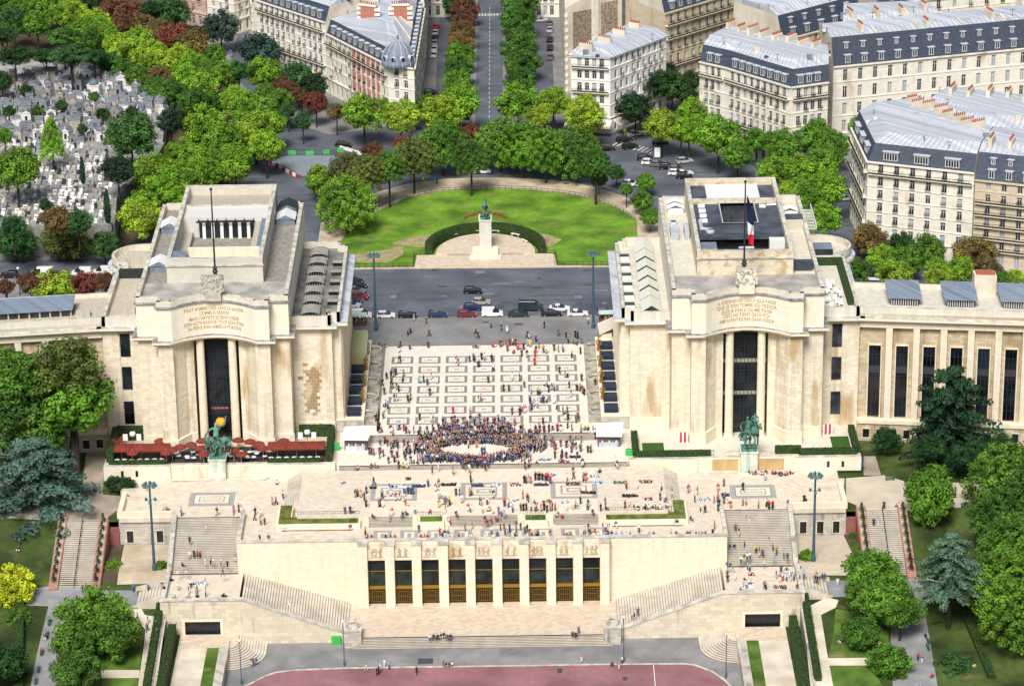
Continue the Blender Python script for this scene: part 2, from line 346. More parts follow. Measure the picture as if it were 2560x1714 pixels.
# parvis with inlaid marble tiles
mb = MB(); mb.prism([(-20.4, -32.4), (20.9, -32.4), (20.9, 14.3), (-20.4, 14.3)], -4, .12); struct(mb, 'parvis', pave)
mg, mw = MB(), MB()
def inlay(x0, y0, x1, y1, z, fr, lay=((0, 0), (.16, 1), (.30, 0), (.36, 1), (.47, 0))):
    w, h = x1-x0, y1-y0
    for k, (t, c) in enumerate(lay):
        t2 = t*min(w, h); (mg if c == 0 else mw).q((x0+t2, y0+t2, z+.004*(k+1)), (x1-t2, y0+t2, z+.004*(k+1)), (x1-t2, y1-t2, z+.004*(k+1)), (x0+t2, y1-t2, z+.004*(k+1)))
for i in range(7):
    for j in range(7):
        xc = -16.7+5.62*i; yc = 6.5-5.33*j; inlay(xc-2.25, yc-1.9, xc+2.25, yc+1.9, .12, 0, ((0, 0), (.155, 1), (.29, 0), (.305, 1), (.45, 0)))
struct(mg, 'marble_inlay_grey', pave_g); struct(mw, 'marble_inlay_cream', pave)
# plaza B, terrace C, balcony level D
mb = MB(); mb.prism([(-28, -44.4), (28, -44.4), (28, -28), (20.9, -28), (20.9, -33.6), (-20.4, -33.6), (-20.4, -28), (-28, -28)], -4, -1.); struct(mb, 'plaza', pave)
mb = MB(); mb.stairs(-22, 22.4, -32.4, .12, -33.8, -1., 6, -2); one(mb, 'staircase', [stepm, riserm], 'wide low steps from the tiled parvis down to the plaza with the crowd', 'steps')
mb = MB(); mb.stairs(-27.6, 27.9, -44.4, -1., -45.3, -1.7, 4, -2.5); one(mb, 'staircase', [stepm, riserm], 'wide low steps in front of the crowd down to the terrace of souvenir blankets', 'steps')
for s in (-1, 1):
    mb = MB(); mb.prism([(28*s, -43.6), (72.7*s, -43.6), (72.7*s, -25), (28*s, -25)][::s], -5, -1.); struct(mb, 'pavilion_forecourt', roof_w if s > 0 else pave_l)
mb = MB(); mb.prism([(-34.4, -66), (34.6, -66), (34.6, -45), (-34.4, -45)], -4, -1.7); struct(mb, 'terrace', pave_t)
mb = MB(); mb.q((-21, -66, -1.69), (-21, -45.3, -1.69), (21.5, -45.3, -1.69), (21.5, -66, -1.69)); struct(mb, 'terrace_centre_paving', mat('terrace_centre', (.72, .63, .48), .6, 'floor', col2=(.80, .71, .56), amt=.08, bw=1.2, bh=1., spec=.5))
mg, mw = MB(), MB(); mb_ = MB()
for xc in (-16.7, .3, 17.3):
    inlay(xc-4.4, -59.4, xc+4.4, -51.6, -1.68, 0, ((0, 0), (.12, 1), (.24, 0), (.29, 1), (.38, 0), (.44, 1)))
for s in (-1, 1):
    xc = 51.3*s
    inlay(xc-4.3, -57, xc+4.3, -50.8, -3.3, 0, ((0, 0), (.16, 1), (.30, 0), (.34, 1), (.42, 0), (.45, 1)))
    for a in (xc-3.4, xc+3.25): mb_.q((a, -56, -3.28), (a+.15, -56, -3.28), (a+.15, -51.8, -3.28), (a, -51.8, -3.28))
    for b in (-56, -51.95): mb_.q((xc-3.4, b, -3.278), (xc+3.4, b, -3.278), (xc+3.4, b+.15, -3.278), (xc-3.4, b+.15, -3.278))
for k in range(9): inlay(-20.1+k*4.95, -73.6, -16.7+k*4.95, -69.0, -3.3, 0, ((0, 0), (.22, 1), (.40, 0)))
struct(mg, 'terrace_inlay_grey', mat('terrace_inlay', (.36, .35, .32), .7, 'noise', scale=.8, amt=.15)); struct(mw, 'terrace_inlay_cream', mat('terrace_centre', ())); struct(mb_, 'terrace_inlay_blue', pave_b)
mb = MB(); mb.prism([(-45.0, -75.0), (45.0, -75.0), (45.0, -62), (68, -62), (68, -43.5), (-68, -43.5), (-68, -62), (-45.0, -62)], -4.2, -3.3); struct(mb, 'balcony_terrace', pave_t)
for s in (-1, 1):
    mb = MB(); mb.stairs(-66.2, -44.8, 0, 0, 0, 0, 1, 0) if 0 else None
    mb.stairs(-57.8, -45., 34.3*s, -1.7, 37.6*s, -3.3, 10, -3.6, axis='x')
    one(mb, 'staircase', [stepm, riserm], '%s side steps between terrace and statue forecourt, beside the grass planter' % ('left' if s < 0 else 'right'), 'steps')
for k, (a, b, t) in enumerate(((-21.1, -12.9, 'left of the stone planters'), (-6.2, 6.8, 'between the two stone planters'), (13.5, 21.5, 'right of the stone planters'))):
    mb = MB(); mb.stairs(a, b, -65.8, -1.7, -67.7, -3.3, 9, -3.4); one(mb, 'staircase', [stepm, riserm], 'flight of nine steps %s above the parapet walk' % t, 'steps')
# planters in the stairs
for a, b, t in ((-11.9, -7.0, 'left'), (7.6, 12.2, 'right')):
    p = thing('stone_planter', '%s square stone planter of dry grass between the flights of steps' % t, 'planter', ((a+b)/2, -67, -3.3))
    MB().box(a, -68.6, -3.3, b, -65.6, -1.9).build('box', stone_c, p)
    MB().box(a+.4, -68.3, -1.92, b-.4, -66.2, -1.8).build('grass', grass_m, p)
    m = MB()
    for k in range(9): m.box(a+.3+k*(b-a-.6)/8, -66.0, -1.9, a+.34+k*(b-a-.6)/8, -65.95, -1.0)
    m.box(a+.3, -66, -1.05, b-.3, -65.95, -1.0); m.build('railing', iron, p)
    MB().box(a-1.0, -67.7, -3.3, a-.05, -65.6, -1.7).box(b+.05, -67.7, -3.3, b+1., -65.6, -1.7).build('cheek_block', stone_c, p)
for s in (-1, 1):
    t = 'left' if s < 0 else 'right'
    p = thing('grass_planter', 'long L-shaped grass planter with stone bench on the %s of the middle steps' % t, 'planter', (30*s, -66, -3.3))
    MB().box(22.6*s, -68.3, -3.3, 38.2*s, -64.9, -2.2).box(35.4*s, -64.9, -3.3, 38.2*s, -59.6, -2.2).build('wall', stone_c, p)
    MB().box(23*s, -67.9, -2.21, 37.8*s, -65.2, -2.05).box(35.7*s, -65.2, -2.21, 37.8*s, -59.9, -2.05).build('grass', mat('planter_grass', (.10, .15, .02), .95, 'noise', col2=(.19, .22, .05), scale=.6, amt=.5), p)
    MB().box(24*s, -69.0, -2.95, 37.2*s, -68.35, -2.8).build('bench', stone_c, p)
    m = MB()
    for k in range(26): m.box(22.8*s+s*k*.5, -65.1, -2.2, 22.84*s+s*k*.5, -65.05, -1.0)
    m.box(22.8*s, -65.1, -1.05, 35.4*s, -65.05, -1.0); m.box(35.4*s, -65.1, -1.05, 35.45*s, -59.7, -1.0); m.build('railing', iron, p)
# retaining walls and parapets
for s in (-1, 1):
    t = 'left' if s < 0 else 'right'
    p = thing('retaining_wall', 'tall cream retaining wall with parapet %s of the theatre bays' % t, 'retaining wall', (34*s, -75.2, -15.1))
    m = MB(); m.box(22.4*s, -75.2, -16.6, 44.95*s, -74.2, -2.45).build('wall', stone_c, p)
    MB().box(22.9*s, -75.35, -2.45, 45.1*s, -74.4, -2.25).box(44.3*s, -74.4, -2.45, 45.1*s, -62, -2.25).build('coping', cope, p)
    MB().box(44.4*s, -74.2, -9, 44.95*s, -62, -2.45).build('stair_wall', stone_c, p)
    # outer stair wall
    m = MB(); m.obox((57.6*s, -62), (57.6*s, -75.8), .9, -9.5, -2.4, z0b=-9.5, z1b=-7.8)
    tag(m.build('stair_wall', stone_g), 'sloping stone wall on the outer edge of the %s grand staircase' % t, 'wall')
    m = MB(); m.stairs(44.96*s, 57.15*s, -62, -3.3, -75.5, -8.7, 34, -10); tag(m.build('staircase', [stepm, riserm]), '%s grand staircase down to the lower landing' % t, 'staircase')
    # annex with doors
    p = thing('annex_building', 'square stone annex with %s below the %s terrace corner' % ('two dark doors' if s < 0 else 'three dark doors', t), 'annex', (63*s, -61.5, -8.7))
    MB().box(58.05*s, -61.6, -10.5, 68.2*s, -43.5, -3.5).build('wall', stone_g, p)
    MB().box(57.9*s, -61.8, -3.5, 68.4*s, -60.9, -2.3).box(67.5*s, -60.9, -3.5, 68.4*s, -52, -2.3).build('parapet', stone_c, p)
    for k in ((60.6, 66.2) if s < 0 else (60.2, 63.4, 66.4)):
        d = MB().box(s*k-.62, -61.7, -8.4, s*k+.62, -61.62, -6.1, 0).box(s*k-.03, -61.75, -8.4, s*k+.03, -61.7, -6.1, 1).build('door', [glassk, metal_k], p)
        MB().box(s*k-.72, -61.72, -6.1, s*k+.72, -61.62, -5.95).box(s*k-.74, -61.72, -8.7, s*k-.62, -61.62, -6.1).box(s*k+.62, -61.72, -8.7, s*k+.74, -61.62, -6.1).build('frame', stone_c, d)
    # steps on the terrace corner down to the park path
    m = MB(); m.stairs(-53.6, -50.5, 64.0*s, -3.3, 68.2*s, -4.4, 10, -4.6, axis='x'); m.box(64*s, -50.4, -4.2, 69*s, -49.9, -2.6); m.box(64*s, -54.2, -4.2, 68*s, -53.7, -2.6); tag(m.build('staircase', [stepm, riserm]), 'narrow steps from the %s statue forecourt to the park path' % t, 'steps')
    # landing
    m = MB(); m.prism([(44*s, -87.4), (57.9*s, -87.4), (57.9*s, -75.4), (44*s, -75.4)][::s], -9.4, -8.7); struct(m, 'landing', pave_t)
    p = thing('landing_wall', 'weathered wall with garage door under the %s landing' % t, 'wall', (44*s, -88, -16.6))
    m = MB()
    def pf(x, z): return (x*s, -88.0, z)
    # front wall polygon with a door hole: columns
    gx0, gx1 = (47.4, 53.8)
    top = lambda x: -7.9 if x >= 43.4 else -7.9 - (43.4-x)*(7.4/19.6)
    for x0, x1, zb, holed in ((23.8, 38.8, -16.6, 0), (38.8, gx0, -16.6, 0), (gx0, gx1, -12.0, 1), (gx1, 58.1, -15.5, 0)):
        xs = [x0, x1]
        if x0 < 43.4 < x1: xs = [x0, 43.4, x1]
        for a, b in zip(xs, xs[1:]): m.q(pf(a, zb), pf(b, zb), pf(b, top(b)), pf(a, top(a)))
    for a, b in ((gx0, gx0), (gx1, gx1)): m.q((a*s, -88, -15), (a*s, -87.2, -15), (a*s, -87.2, -12), (a*s, -88, -12))
    m.q((gx0*s, -88, -12), (gx1*s, -88, -12), (gx1*s, -87.2, -12), (gx0*s, -87.2, -12))
    m.q((58.1*s, -88, -15.5), (58.1*s, -75.6, -15.5), (58.1*s, -75.6, -7.9), (58.1*s, -88, -7.9))
    xs = [23.8, 43.4, 58.1]
    for a, b in zip(xs, xs[1:]):
        m.q((a*s, -88, top(a)), (b*s, -88, top(b)), (b*s, -87.1, top(b)), (a*s, -87.1, top(a)))
        m.q((a*s, -87.1, top(a)-1.2), (b*s, -87.1, top(b)-1.2), (b*s, -87.1, top(b)), (a*s, -87.1, top(a)))
    m.build('wall', mat('landing_stone', (.60, .53, .40), .85, 'wall', col2=(.70, .63, .49), amt=.14, stain=(.22, .20, .16), sthr=.58, sc2=(.7, .7, .1), bw=1.4, bh=.8), p)
    m = MB(); m.obox((43.4*s, -87.55), (58.2*s, -87.55), 1.15, -7.9, -7.7); m.obox((23.7*s, -87.55), (43.4*s, -87.55), 1.15, -15.3, -15.1, z0b=-7.9, z1b=-7.7)
    m.obox((57.7*s, -76), (57.7*s, -87), .9, -9, -7.7); m.build('coping', cope, p)
    m = MB(); m.box(gx0*s, -87.3, -15, gx1*s, -87.22, -12, 0)
    for k in range(9): m.box((gx0+.75*k+.1)*s, -87.36, -15, (gx0+.75*k+.16)*s, -87.3, -12, 1)
    for z in (-13, -14): m.box(gx0*s, -87.35, z, gx1*s, -87.31, z+.06, 1)
    g = m.build('garage_door', [glassk, metal_k], p)
    MB().box((gx0-.5)*s, -88.12, -12, (gx1+.5)*s, -88.0, -11.6).box((gx0-.5)*s, -88.12, -14.8, gx0*s, -88., -12).box(gx1*s, -88.12, -14.8, (gx1+.5)*s, -88., -12).build('frame', stone_c, g)
    m = MB(); m.stairs(-87.1, -75.3, 43.6*s, -8.7, 24*s, -15.1, 40, -15.3, axis='x'); tag(m.build('staircase', [stepm, riserm]), '%s slanting staircase from landing down to the lower court' % t, 'staircase')
    # step flight from landing out to the park
    m = MB(); m.stairs(-84.6, -79.4, 58.*s, -8.7, 63.5*s, -10.2, 9, -11, axis='x'); m.obox((58*s, -79), (63.5*s, -78.6), .7, -11, -8, z0b=-11, z1b=-9.6); m.obox((58*s, -84.9), (62.5*s, -84.9), .6, -11, -8.2, z0b=-11, z1b=-9.8)
    tag(m.build('staircase', [stepm, riserm]), 'short flight from the %s landing to the park walk' % t, 'steps')
    # sphinx pedestal
    p = thing('pedestal', 'square stone pedestal at the foot of the %s slanting stair' % t, 'pedestal', (23.2*s, -88.6, -16.6))
    MB().box(21.9*s, -90.3, -16.6, 24.9*s, -87.2, -13.4).build('block', stone_g, p); MB().box(21.8*s, -90.4, -13.4, 25.*s, -87.1, -13.2).build('cap', cope, p)
mb = MB(); mb.prism([(-24.6, -89.1), (24.6, -89.1), (24.6, -74.5), (-24.6, -74.5)], -16.7, -15.1); struct(mb, 'lower_court', pave_l)
mb = MB()
for k in range(8):
    z = -15.1-.19*(k+1); y = -89.1-.27*(k+1); e = .27*(k+1)
    if k < 4: mb.q((-21.8-e*0, y+.27, z+.19), (21.8, y+.27, z+.19), (21.8, y+.27, z), (-21.8, y+.27, z), m=1); mb.q((-21.8, y+.27, z), (21.8, y+.27, z), (21.8, y, z), (-21.8, y, z))
    else:
        w = 22.4+(k-4)*.5; mb.q((-w, y+.27, z+.19), (w, y+.27, z+.19), (w, y+.27, z), (-w, y+.27, z), m=1); mb.q((-w, -89.3, z), (w, -89.3, z), (w, y, z), (-w, y, z))
        for sx in (-1, 1): mb.q((w*sx, -89.3, z), (w*sx, y, z), (w*sx, y, z-.19), (w*sx, -89.3, z-.19), m=1)
mb.q((-23.9, y, z), (23.9, y, z), (23.9, y, -16.7), (-23.9, y, -16.7), m=1)
one(mb, 'staircase', [stepm, riserm], 'long low flight of steps in front of the lower court', 'steps')
# quay, pink track, driveways
sheet('quay_road', [(-46, -88), (46, -88), (48, -140), (-48, -140)], -16.6, asph_q)
tk = px('G', [(1640, 1580), (1720, 1540), (1800, 1498), (1880, 1470), (2000, 1455), (2342, 1442)], -16.59) + px('H', [(700, 1432), (1300, 1424), (1850, 1415), (2342, 1412)], -16.59) + px('I', [(100, 1420), (220, 1465), (300, 1520), (370, 1590)], -16.59)
tk2 = tk + [(40, -140), (-40, -140)]
sheet('track', tk2, -16.59, pink)
mb = MB()
for a, b in zip(tk, tk[1:]): mb.obox(a, b, .35, -16.6, -16.48)
struct(mb, 'kerb', cope)
a, b = at('I', -180, 1420, -16.58), at('I', -165, 1600, -16.58)
mb = MB(); mb.obox((a.x, a.y), (b.x, b.y), .12, -16.6, -16.575)
mb.build('track_line', white)['kind'] = 'structure'
for s in (-1, 1):
    t = 'left' if s < 0 else 'right'
    mb = MB(); mb.prism([(45.6*s, -93.5), (56.2*s, -93.5), (56*s, -88.), (44*s, -88.), (44*s, -90)][::s], -16.7, -14.6); struct(mb, 'driveway', pave_l)
    mb = MB(); mb.prism([(47.8*s, -140), (57*s, -140), (56.2*s, -93.5), (47.8*s, -93.5)][::s], -16.7, -14.58); struct(mb, 'driveway', gravel_w)
    mb = MB(); mb.prism([(47.2*s, -140), (49.4*s, -140), (49.4*s, -93.7), (47.2*s, -93.7)][::s], -16.7, -14.4); struct(mb, 'grass_strip', grass_m)
    mb = MB(); mb.prism([(54.7*s, -140), (57.5*s, -140), (57.5*s, -88.2), (54.7*s, -88.2)][::s], -16.7, -14.5); struct(mb, 'verge', grass_d)
    m = MB(); m.box(45.6*s, -140, -16.6, 47.2*s, -93.6, -14.2)
    tag(m.build('low_wall', stone_g), 'low stone wall between quay and %s driveway' % t, 'wall')
    m = MB(); N = 11
    for k in range(N):
        r = 6.6-.5*k; z = -16.6+.18*(k+1); c = (45.6, -92.0); pts = [(c[0]*s, -88.02)]
        arc = [((c[0]-r*math.sin(i*math.pi/16)), c[1]-r*.98*math.cos(i*math.pi/16)) for i in range(9)]
        pl = [(c[0], -88.02)]+[(c[0], c[1]-r*.98)]+arc[1:]+[(c[0]-r, -88.02)]
        pl = [(x*s, y) for x, y in pl]; 
        for i in range(len(pl)): 
            j = (i+1) % len(pl); m.q((*pl[i], z-.18), (*pl[j], z-.18), (*pl[j], z), (*pl[i], z), m=1)
        m.q(*[(x, y, z) for x, y in pl], m=0)
    m.box(45.5*s, -98.9, -16.6, 46.1*s, -91., -14.15)
    tag(m.build('staircase', [stepm, riserm]), 'curved fan of steps beside the %s driveway' % t, 'steps')
# the two parks beside the terraces
for s in (-1, 1):
    P = [(58*s, -160), (240*s, -160), (240*s, -24), (72.7*s, -24), (72.7*s, -43.4), (68.3*s, -43.6), (68.3*s, -61.5), (70.3*s, -61.6), (70.3*s, -79), (58*s, -79)]
    mc_ = MB()
    for a, b in ((-61.4, -74), (-74, -79.05)): mc_.q((57.8*s, a, zt(min(-61.7, a), 60)), (70.4*s, a, zt(min(-61.7, a), 60)), (70.4*s, b, zt(max(b, -78.99), 60)), (57.8*s, b, zt(max(b, -78.99), 60)))
    struct(mc_, 'court_ground', grass_d)
    drape('park_ground', P, grass_d)
    mb = MB()
    for (x0, y0), (x1, y1) in zip([(57.9, -75.6), (57.9, -78), (57.6, -88), (57.6, -160)], [(57.9, -78), (57.6, -88), (57.6, -160), (57.6, -161)]):
        mb.obox((x0*s, y0), (x1*s, y1), .5, -17, zt(y0)+(.35 if y0 < -85 else 0), z0b=-17, z1b=zt(y1)+(.35 if y0 < -85 else 0))
    tag(mb.build('retaining_wall', stone_g), 'narrow retaining wall between %s driveway and park' % ('left' if s < 0 else 'right'), 'retaining wall')
drape('park_path', pt('G', [(590, -60), (720, -60), (700, 260), (850, 275), (850, 330), (700, 445), (450, 445), (0, 420), (-60, 300), (0, 290), (200, 300), (560, 230)]), path_t, .03)
drape('park_path', pt('G', [(200, 905), (330, 885), (700, 885), (935, 890), (935, 1040), (860, 1045), (620, 1060), (520, 1300), (380, 1600), (200, 1600), (250, 1350), (330, 1020), (0, 1010), (-50, 950)]), gravel_g, .04)
drape('white_path', pt('G', [(860, 1045), (965, 1040), (985, 1080), (1130, 1105), (1100, 1300), (1060, 1600), (935, 1600), (985, 1250), (990, 1180), (930, 1110)]), gravel_w, .06)
drape('white_path', pt('G', [(690, 1455), (950, 1455), (950, 1510), (690, 1510)]), gravel_w, .07)
drape('garden_lawn', pt('G', [(620, 1250), (975, 1200), (950, 1455), (700, 1455)]), grass_m, .05)
drape('garden_lawn', pt('G', [(700, 1512), (945, 1512), (930, 1600), (690, 1600)]), grass_m, .05)
def court(name, poly, m, dz):
    mb = MB()
    for y0, y1 in ((-78.9, -74), (-74, -61.8)):
        p = clip(poly, y0, y1)
        if len(p) > 2: mb.q(*[(x, y, zt(max(y, -78.99), 60)+dz) for x, y in p])
    return struct(mb, name, m)
court('garden_bed', [(-69.9, -61.8), (-67.6, -61.8), (-67.3, -76.5), (-69.8, -76.5)], soil, .05)
court('sand_court', [(-67.4, -61.8), (-58.2, -61.8), (-58.2, -77), (-67.1, -77.2)], gravel_t, .06)
drape('park_path', pt('I', [(1130, 150), (1390, 130), (1560, 180), (2100, 180), (2400, 200), (2400, 330), (1900, 350), (1500, 372), (1280, 372), (1130, 305)]), mat('pale_sand_path', (.56, .49, .38), .95, 'noise', scale=.3, amt=.15), .03)
drape('park_path', pt('I', [(850, 870), (1020, 835), (1640, 820), (1930, 890), (2342, 800), (2342, 840), (1930, 900), (2030, 1060), (1880, 920), (1650, 960), (1760, 1600), (1450, 1600), (1430, 1100), (1300, 950), (1000, 960)]), gravel_g, .04)
drape('park_path', pt('I', [(1250, 0), (1330, 0), (1370, 130), (1250, 130)]), path_t, .035)
drape('white_path', pt('I', [(1000, 960), (1080, 980), (1060, 1030), (960, 1080), (1000, 1330), (1050, 1600), (890, 1600), (840, 1040)]), gravel_w, .06)
drape('white_path', pt('I', [(1000, 1375), (1400, 1370), (1480, 1425), (1010, 1425)]), gravel_w, .07)
drape('garden_lawn', pt('I', [(1060, 1040), (1440, 1090), (1400, 1370), (1010, 1372), (1045, 1200)]), grass_m, .05)
drape('garden_lawn', pt('I', [(1020, 1430), (1300, 1425), (1400, 1600), (1050, 1600)]), grass_m, .05)
court('sand_court', [(58.2, -61.8), (67.8, -61.8), (68.6, -70), (67, -77.5), (58.2, -77.2)], mat('court_paving', (.50, .42, .31), .9, 'floor', col2=(.56, .48, .37), amt=.1), .06)
court('garden_bed', [(68, -61.8), (69.9, -61.8), (69.9, -73), (68.7, -70)], soil, .05)
# park staircases with a central rail, flanked by brick troughs of clipped cones
for s in (-1, 1):
    t = 'left' if s < 0 else 'right'
    mb = MB(); mb.obox((70.2*s, -61), (70.2*s, -79), .4, -11, -3.9, z0b=-11, z1b=-9.9); tag(mb.build('garden_wall', redwall), 'dark red wall beside the inner trough of the %s park stairs' % t, 'wall')
    p = thing('park_staircase', 'long straight park staircase with a central handrail on the %s' % t, 'staircase', (74.8*s, -70, -10))
    m = MB(); m.stairs(71.9*s, 77.8*s, -61.8, -3.88, -78, -9.9, 34, -10.5); m.build('steps', [stepm, riserm], p)
    m = MB()
    for k in range(10): y = -61.8-16.2*k/9; z = -4-6*k/9; m.tube((74.9*s, y, z), (74.9*s, y, z+.95), .04, n=5)
    m.tube((74.9*s, -61.5, -3.05), (74.9*s, -78, -9.05), .05, n=5); m.tube((74.9*s, -61.5, -3.45), (74.9*s, -78, -9.45), .03, n=5); m.build('handrail', metal_k, p)
    for x, u in ((71.0, 'inner'), (78.7, 'outer')):
        p = thing('planting_trough', 'red brick trough of clipped cones along the %s side of the %s park stairs' % (u, t), 'planter', (x*s, -70, -10))
        m = MB(); m.obox((x*s, -60.5), (x*s, -78.6), 1.7, -11, -3.4, z0b=-11, z1b=-9.6, m=0); m.build('wall', mat('pink_brick', (.40, .21, .16), .9, 'wall', bw=.4, bh=.15, amt=.2), p)
        m = MB(); m.obox((x*s, -60.8), (x*s, -78.3), 1.25, -11, -3.36, z0b=-11, z1b=-9.56); m.build('soil', gravel_t, p)
    m = MB(); m.box(68.2*s, -62.2, -9, 70.1*s, -61.2, -5.4); tag(m.build('garden_wall', redwall), 'dark red rendered wall between the %s annex and park stairs' % t, 'wall')
sheet('wood_floor', [(-180, 74), (-84, 74), (-58, 120), (-58, 150), (-66, 200), (-90, 290), (-220, 330)], .02, soil)
rr = random.Random(61); pa, pb = MB(), MB()
for k in range(46):
    x, y, w, h = rr.uniform(-28, 28), rr.uniform(24.5, 60), rr.uniform(.5, 3.2), rr.uniform(.5, 2.2)
    if k > 26: x, y = rr.uniform(-44, 44), rr.uniform(-116, -92)
    z = .104+k*.0002 if y > 0 and y < 30.6 else (.0085+k*.0002 if y > 0 else -16.575+k*.0004)
    if 29.5 < y < 32: continue
    (pa if k % 2 else pb).q((x, y, z), (x+w, y+.1, z), (x+w, y+h, z), (x, y+h, z))
struct(pa, 'road_patch', mat('patch_dark', (.07, .075, .085), .9, 'noise', scale=1, amt=.2)); struct(pb, 'road_patch', mat('patch_light', (.20, .20, .20), .9, 'noise', scale=1, amt=.2))
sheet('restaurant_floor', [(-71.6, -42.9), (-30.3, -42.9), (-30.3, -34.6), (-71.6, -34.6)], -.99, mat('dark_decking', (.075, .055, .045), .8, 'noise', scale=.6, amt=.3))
# cemetery terrace
CEM = [(-220, 74), (-84, 74), (-85.6, 92), (-84, 101), (-80, 112), (-78.5, 133), (-81, 169), (-106, 200), (-130, 215), (-220, 235)]
mb = MB(); mb.prism(CEM, -1, 6); struct(mb, 'cemetery_terrain', cemg)
mb = MB()
for a, b in zip(CEM[:5], CEM[1:6]): mb.obox(a, b, 1.3, -1, 7.1, m=0)
one(mb, 'cemetery_wall', mat('old_wall', (.22, .23, .21), .9, 'wall', col2=(.34, .34, .30), amt=.4, stain=(.08, .10, .07), sthr=.5), 'tall dark retaining wall curving round the cemetery', 'wall')
# ---------------------------------------------------------------- theatre front: nine bays between ten pillars
p = thing('theatre_front', 'theatre front of nine tall dark bays between cream pillars under the terrace', 'building', (0, -76, -15.1))
MB().box(-22.4, -75.4, -3.9, 22.9, -74.4, -2.35).build('wall', stone_c, p)
m = MB(); m.box(-23, -75.6, -2.35, 23.3, -74.6, -2.2); m.build('coping', cope, p)
PX = [-21.85+k*4.93 for k in range(10)]; PX = [-21.9+(22.45+21.9)*k/9 for k in range(10)]
glass_t = mat('theatre_glass', (.015, .022, .02), .25, 'noise', col2=(.035, .05, .045), scale=.5, amt=.5)
for k, x in enumerate(PX):
    m = MB(); m.box(x-.85, -77, -15.1, x+.85, -75.2, -2.6); c = m.build('pillar', stone_c, p)
    MB().box(x-.98, -77.15, -2.6, x+.98, -75.0, -2.1).build('cap', cope, c)
for k in range(9):
    a, b = PX[k]+.85, PX[k+1]-.85; xc = (a+b)/2
    f = MB().box(a, -76.2, -5.95, b, -75.35, -2.7).build('frieze_panel', stone, p)
    rr = random.Random(k); m = MB(); m.box(xc-1.15, -76.27, -5.35, xc+1.15, -76.22, -5.2)
    for sx in (-.55, .55) if k % 2 else (-.75, 0, .7):   # relief figures
        x = xc+sx; l = rr.uniform(-.25, .25)
        m.ball((x+l, -76.27, -3.6), .17, .12, .19, 6, 4); m.tube((x+l, -76.27, -3.75), (x, -76.27, -4.45), .2, .17, 6); m.tube((x, -76.27, -4.4), (x-.22+l, -76.27, -5.2), .12, .08, 5); m.tube((x, -76.27, -4.4), (x+.25+l, -76.27, -5.2), .12, .08, 5)
        m.tube((x+l, -76.27, -3.85), (x+.42, -76.27, -3.5-rr.random()*.6), .09, .06, 5); m.tube((x+l, -76.27, -3.9), (x-.4, -76.27, -4.1-rr.random()*.5), .09, .06, 5)
    m.build('relief', stone_d, f)
    w = MB().box(a, -75.5, -11.4, b, -75.42, -5.95).build('window', glassk, p)
    MB().box(a, -75.56, -11.4, b, -75.51, -8.4).build('pane', glass_t, w)
    m = MB()
    for z in (-8.4, -11.45): m.box(a, -75.66, z-.06, b, -75.56, z+.06)
    for x in (a+.04, b-.04): m.box(x-.05, -75.64, -14.6, x+.05, -75.56, -5.95)
    m.box(a, -75.95, -11.9, b, -75.6, -11.5); m.build('gilt_frame', bronze_w, w)
    d = MB().box(a, -75.5, -15.05, b, -75.44, -11.9).build('door', mat('door_dark', (.02, .013, .006), .4), p)
    m = MB()
    for i in range(6): m.box(xc-.9+i*.36-.025, -75.62, -14.8, xc-.9+i*.36+.025, -75.56, -12)
    for i in range(8):
        z = -12.2-i*.35
        m.box(a, -75.62, z, a+.6, -75.56, z+.07); m.box(b-.6, -75.62, z, b, -75.56, z+.07)
        if i % 3 == 1: m.box(xc-.9, -75.62, z, xc+.9, -75.56, z+.05)
    m.build('grille', bronze_w, d)
# ---------------------------------------------------------------- the two pavilions
def arc(front, mid, n=14, c=51.1, h=7.9):
    return [(c-h+2*h*i/n, mid+(front-mid)*abs(2*i/n-1)**2) for i in range(n+1)]
def font_text(body, size, spacing=1.05):
    cu = bpy.data.curves.new('t', 'FONT'); cu.body = body; cu.size = size; cu.align_x = 'CENTER'; cu.space_character = spacing; cu.space_line = .98; cu.extrude = .0; cu.offset = .012
    o = bpy.data.objects.new('t', cu); S.collection.objects.link(o); bpy.context.view_layer.update()
    me = bpy.data.meshes.new_from_object(o.evaluated_get(bpy.context.evaluated_depsgraph_get()))
    bpy.data.objects.remove(o); bpy.data.curves.remove(cu); return me
TXT = {-1: 'TOUT·HOMME·CRÉE·SANS·LE·SAVOIR\nCOMME·IL·RESPIRE\nMAIS·L\'ARTISTE·SE·SENT·CRÉER\nSON·ACTE·ENGAGE·TOUT·SON·ÊTRE\nSA·PEINE·BIEN-AIMÉE·LE·FORTIFIE',
       1: 'IL·DÉPEND·DE·CELUI·QUI·PASSE\nQUE·JE·SOIS·TOMBE·OU·TRÉSOR\nQUE·JE·PARLE·OU·ME·TAISE\nCECI·NE·TIENT·QU\'À·TOI\nAMI·N\'ENTRE·PAS·SANS·DÉSIR'}
def inner_curve(x, front, mid, c=51.1, h=7.9): return mid+(front-mid)*abs((x-c)/h)**2
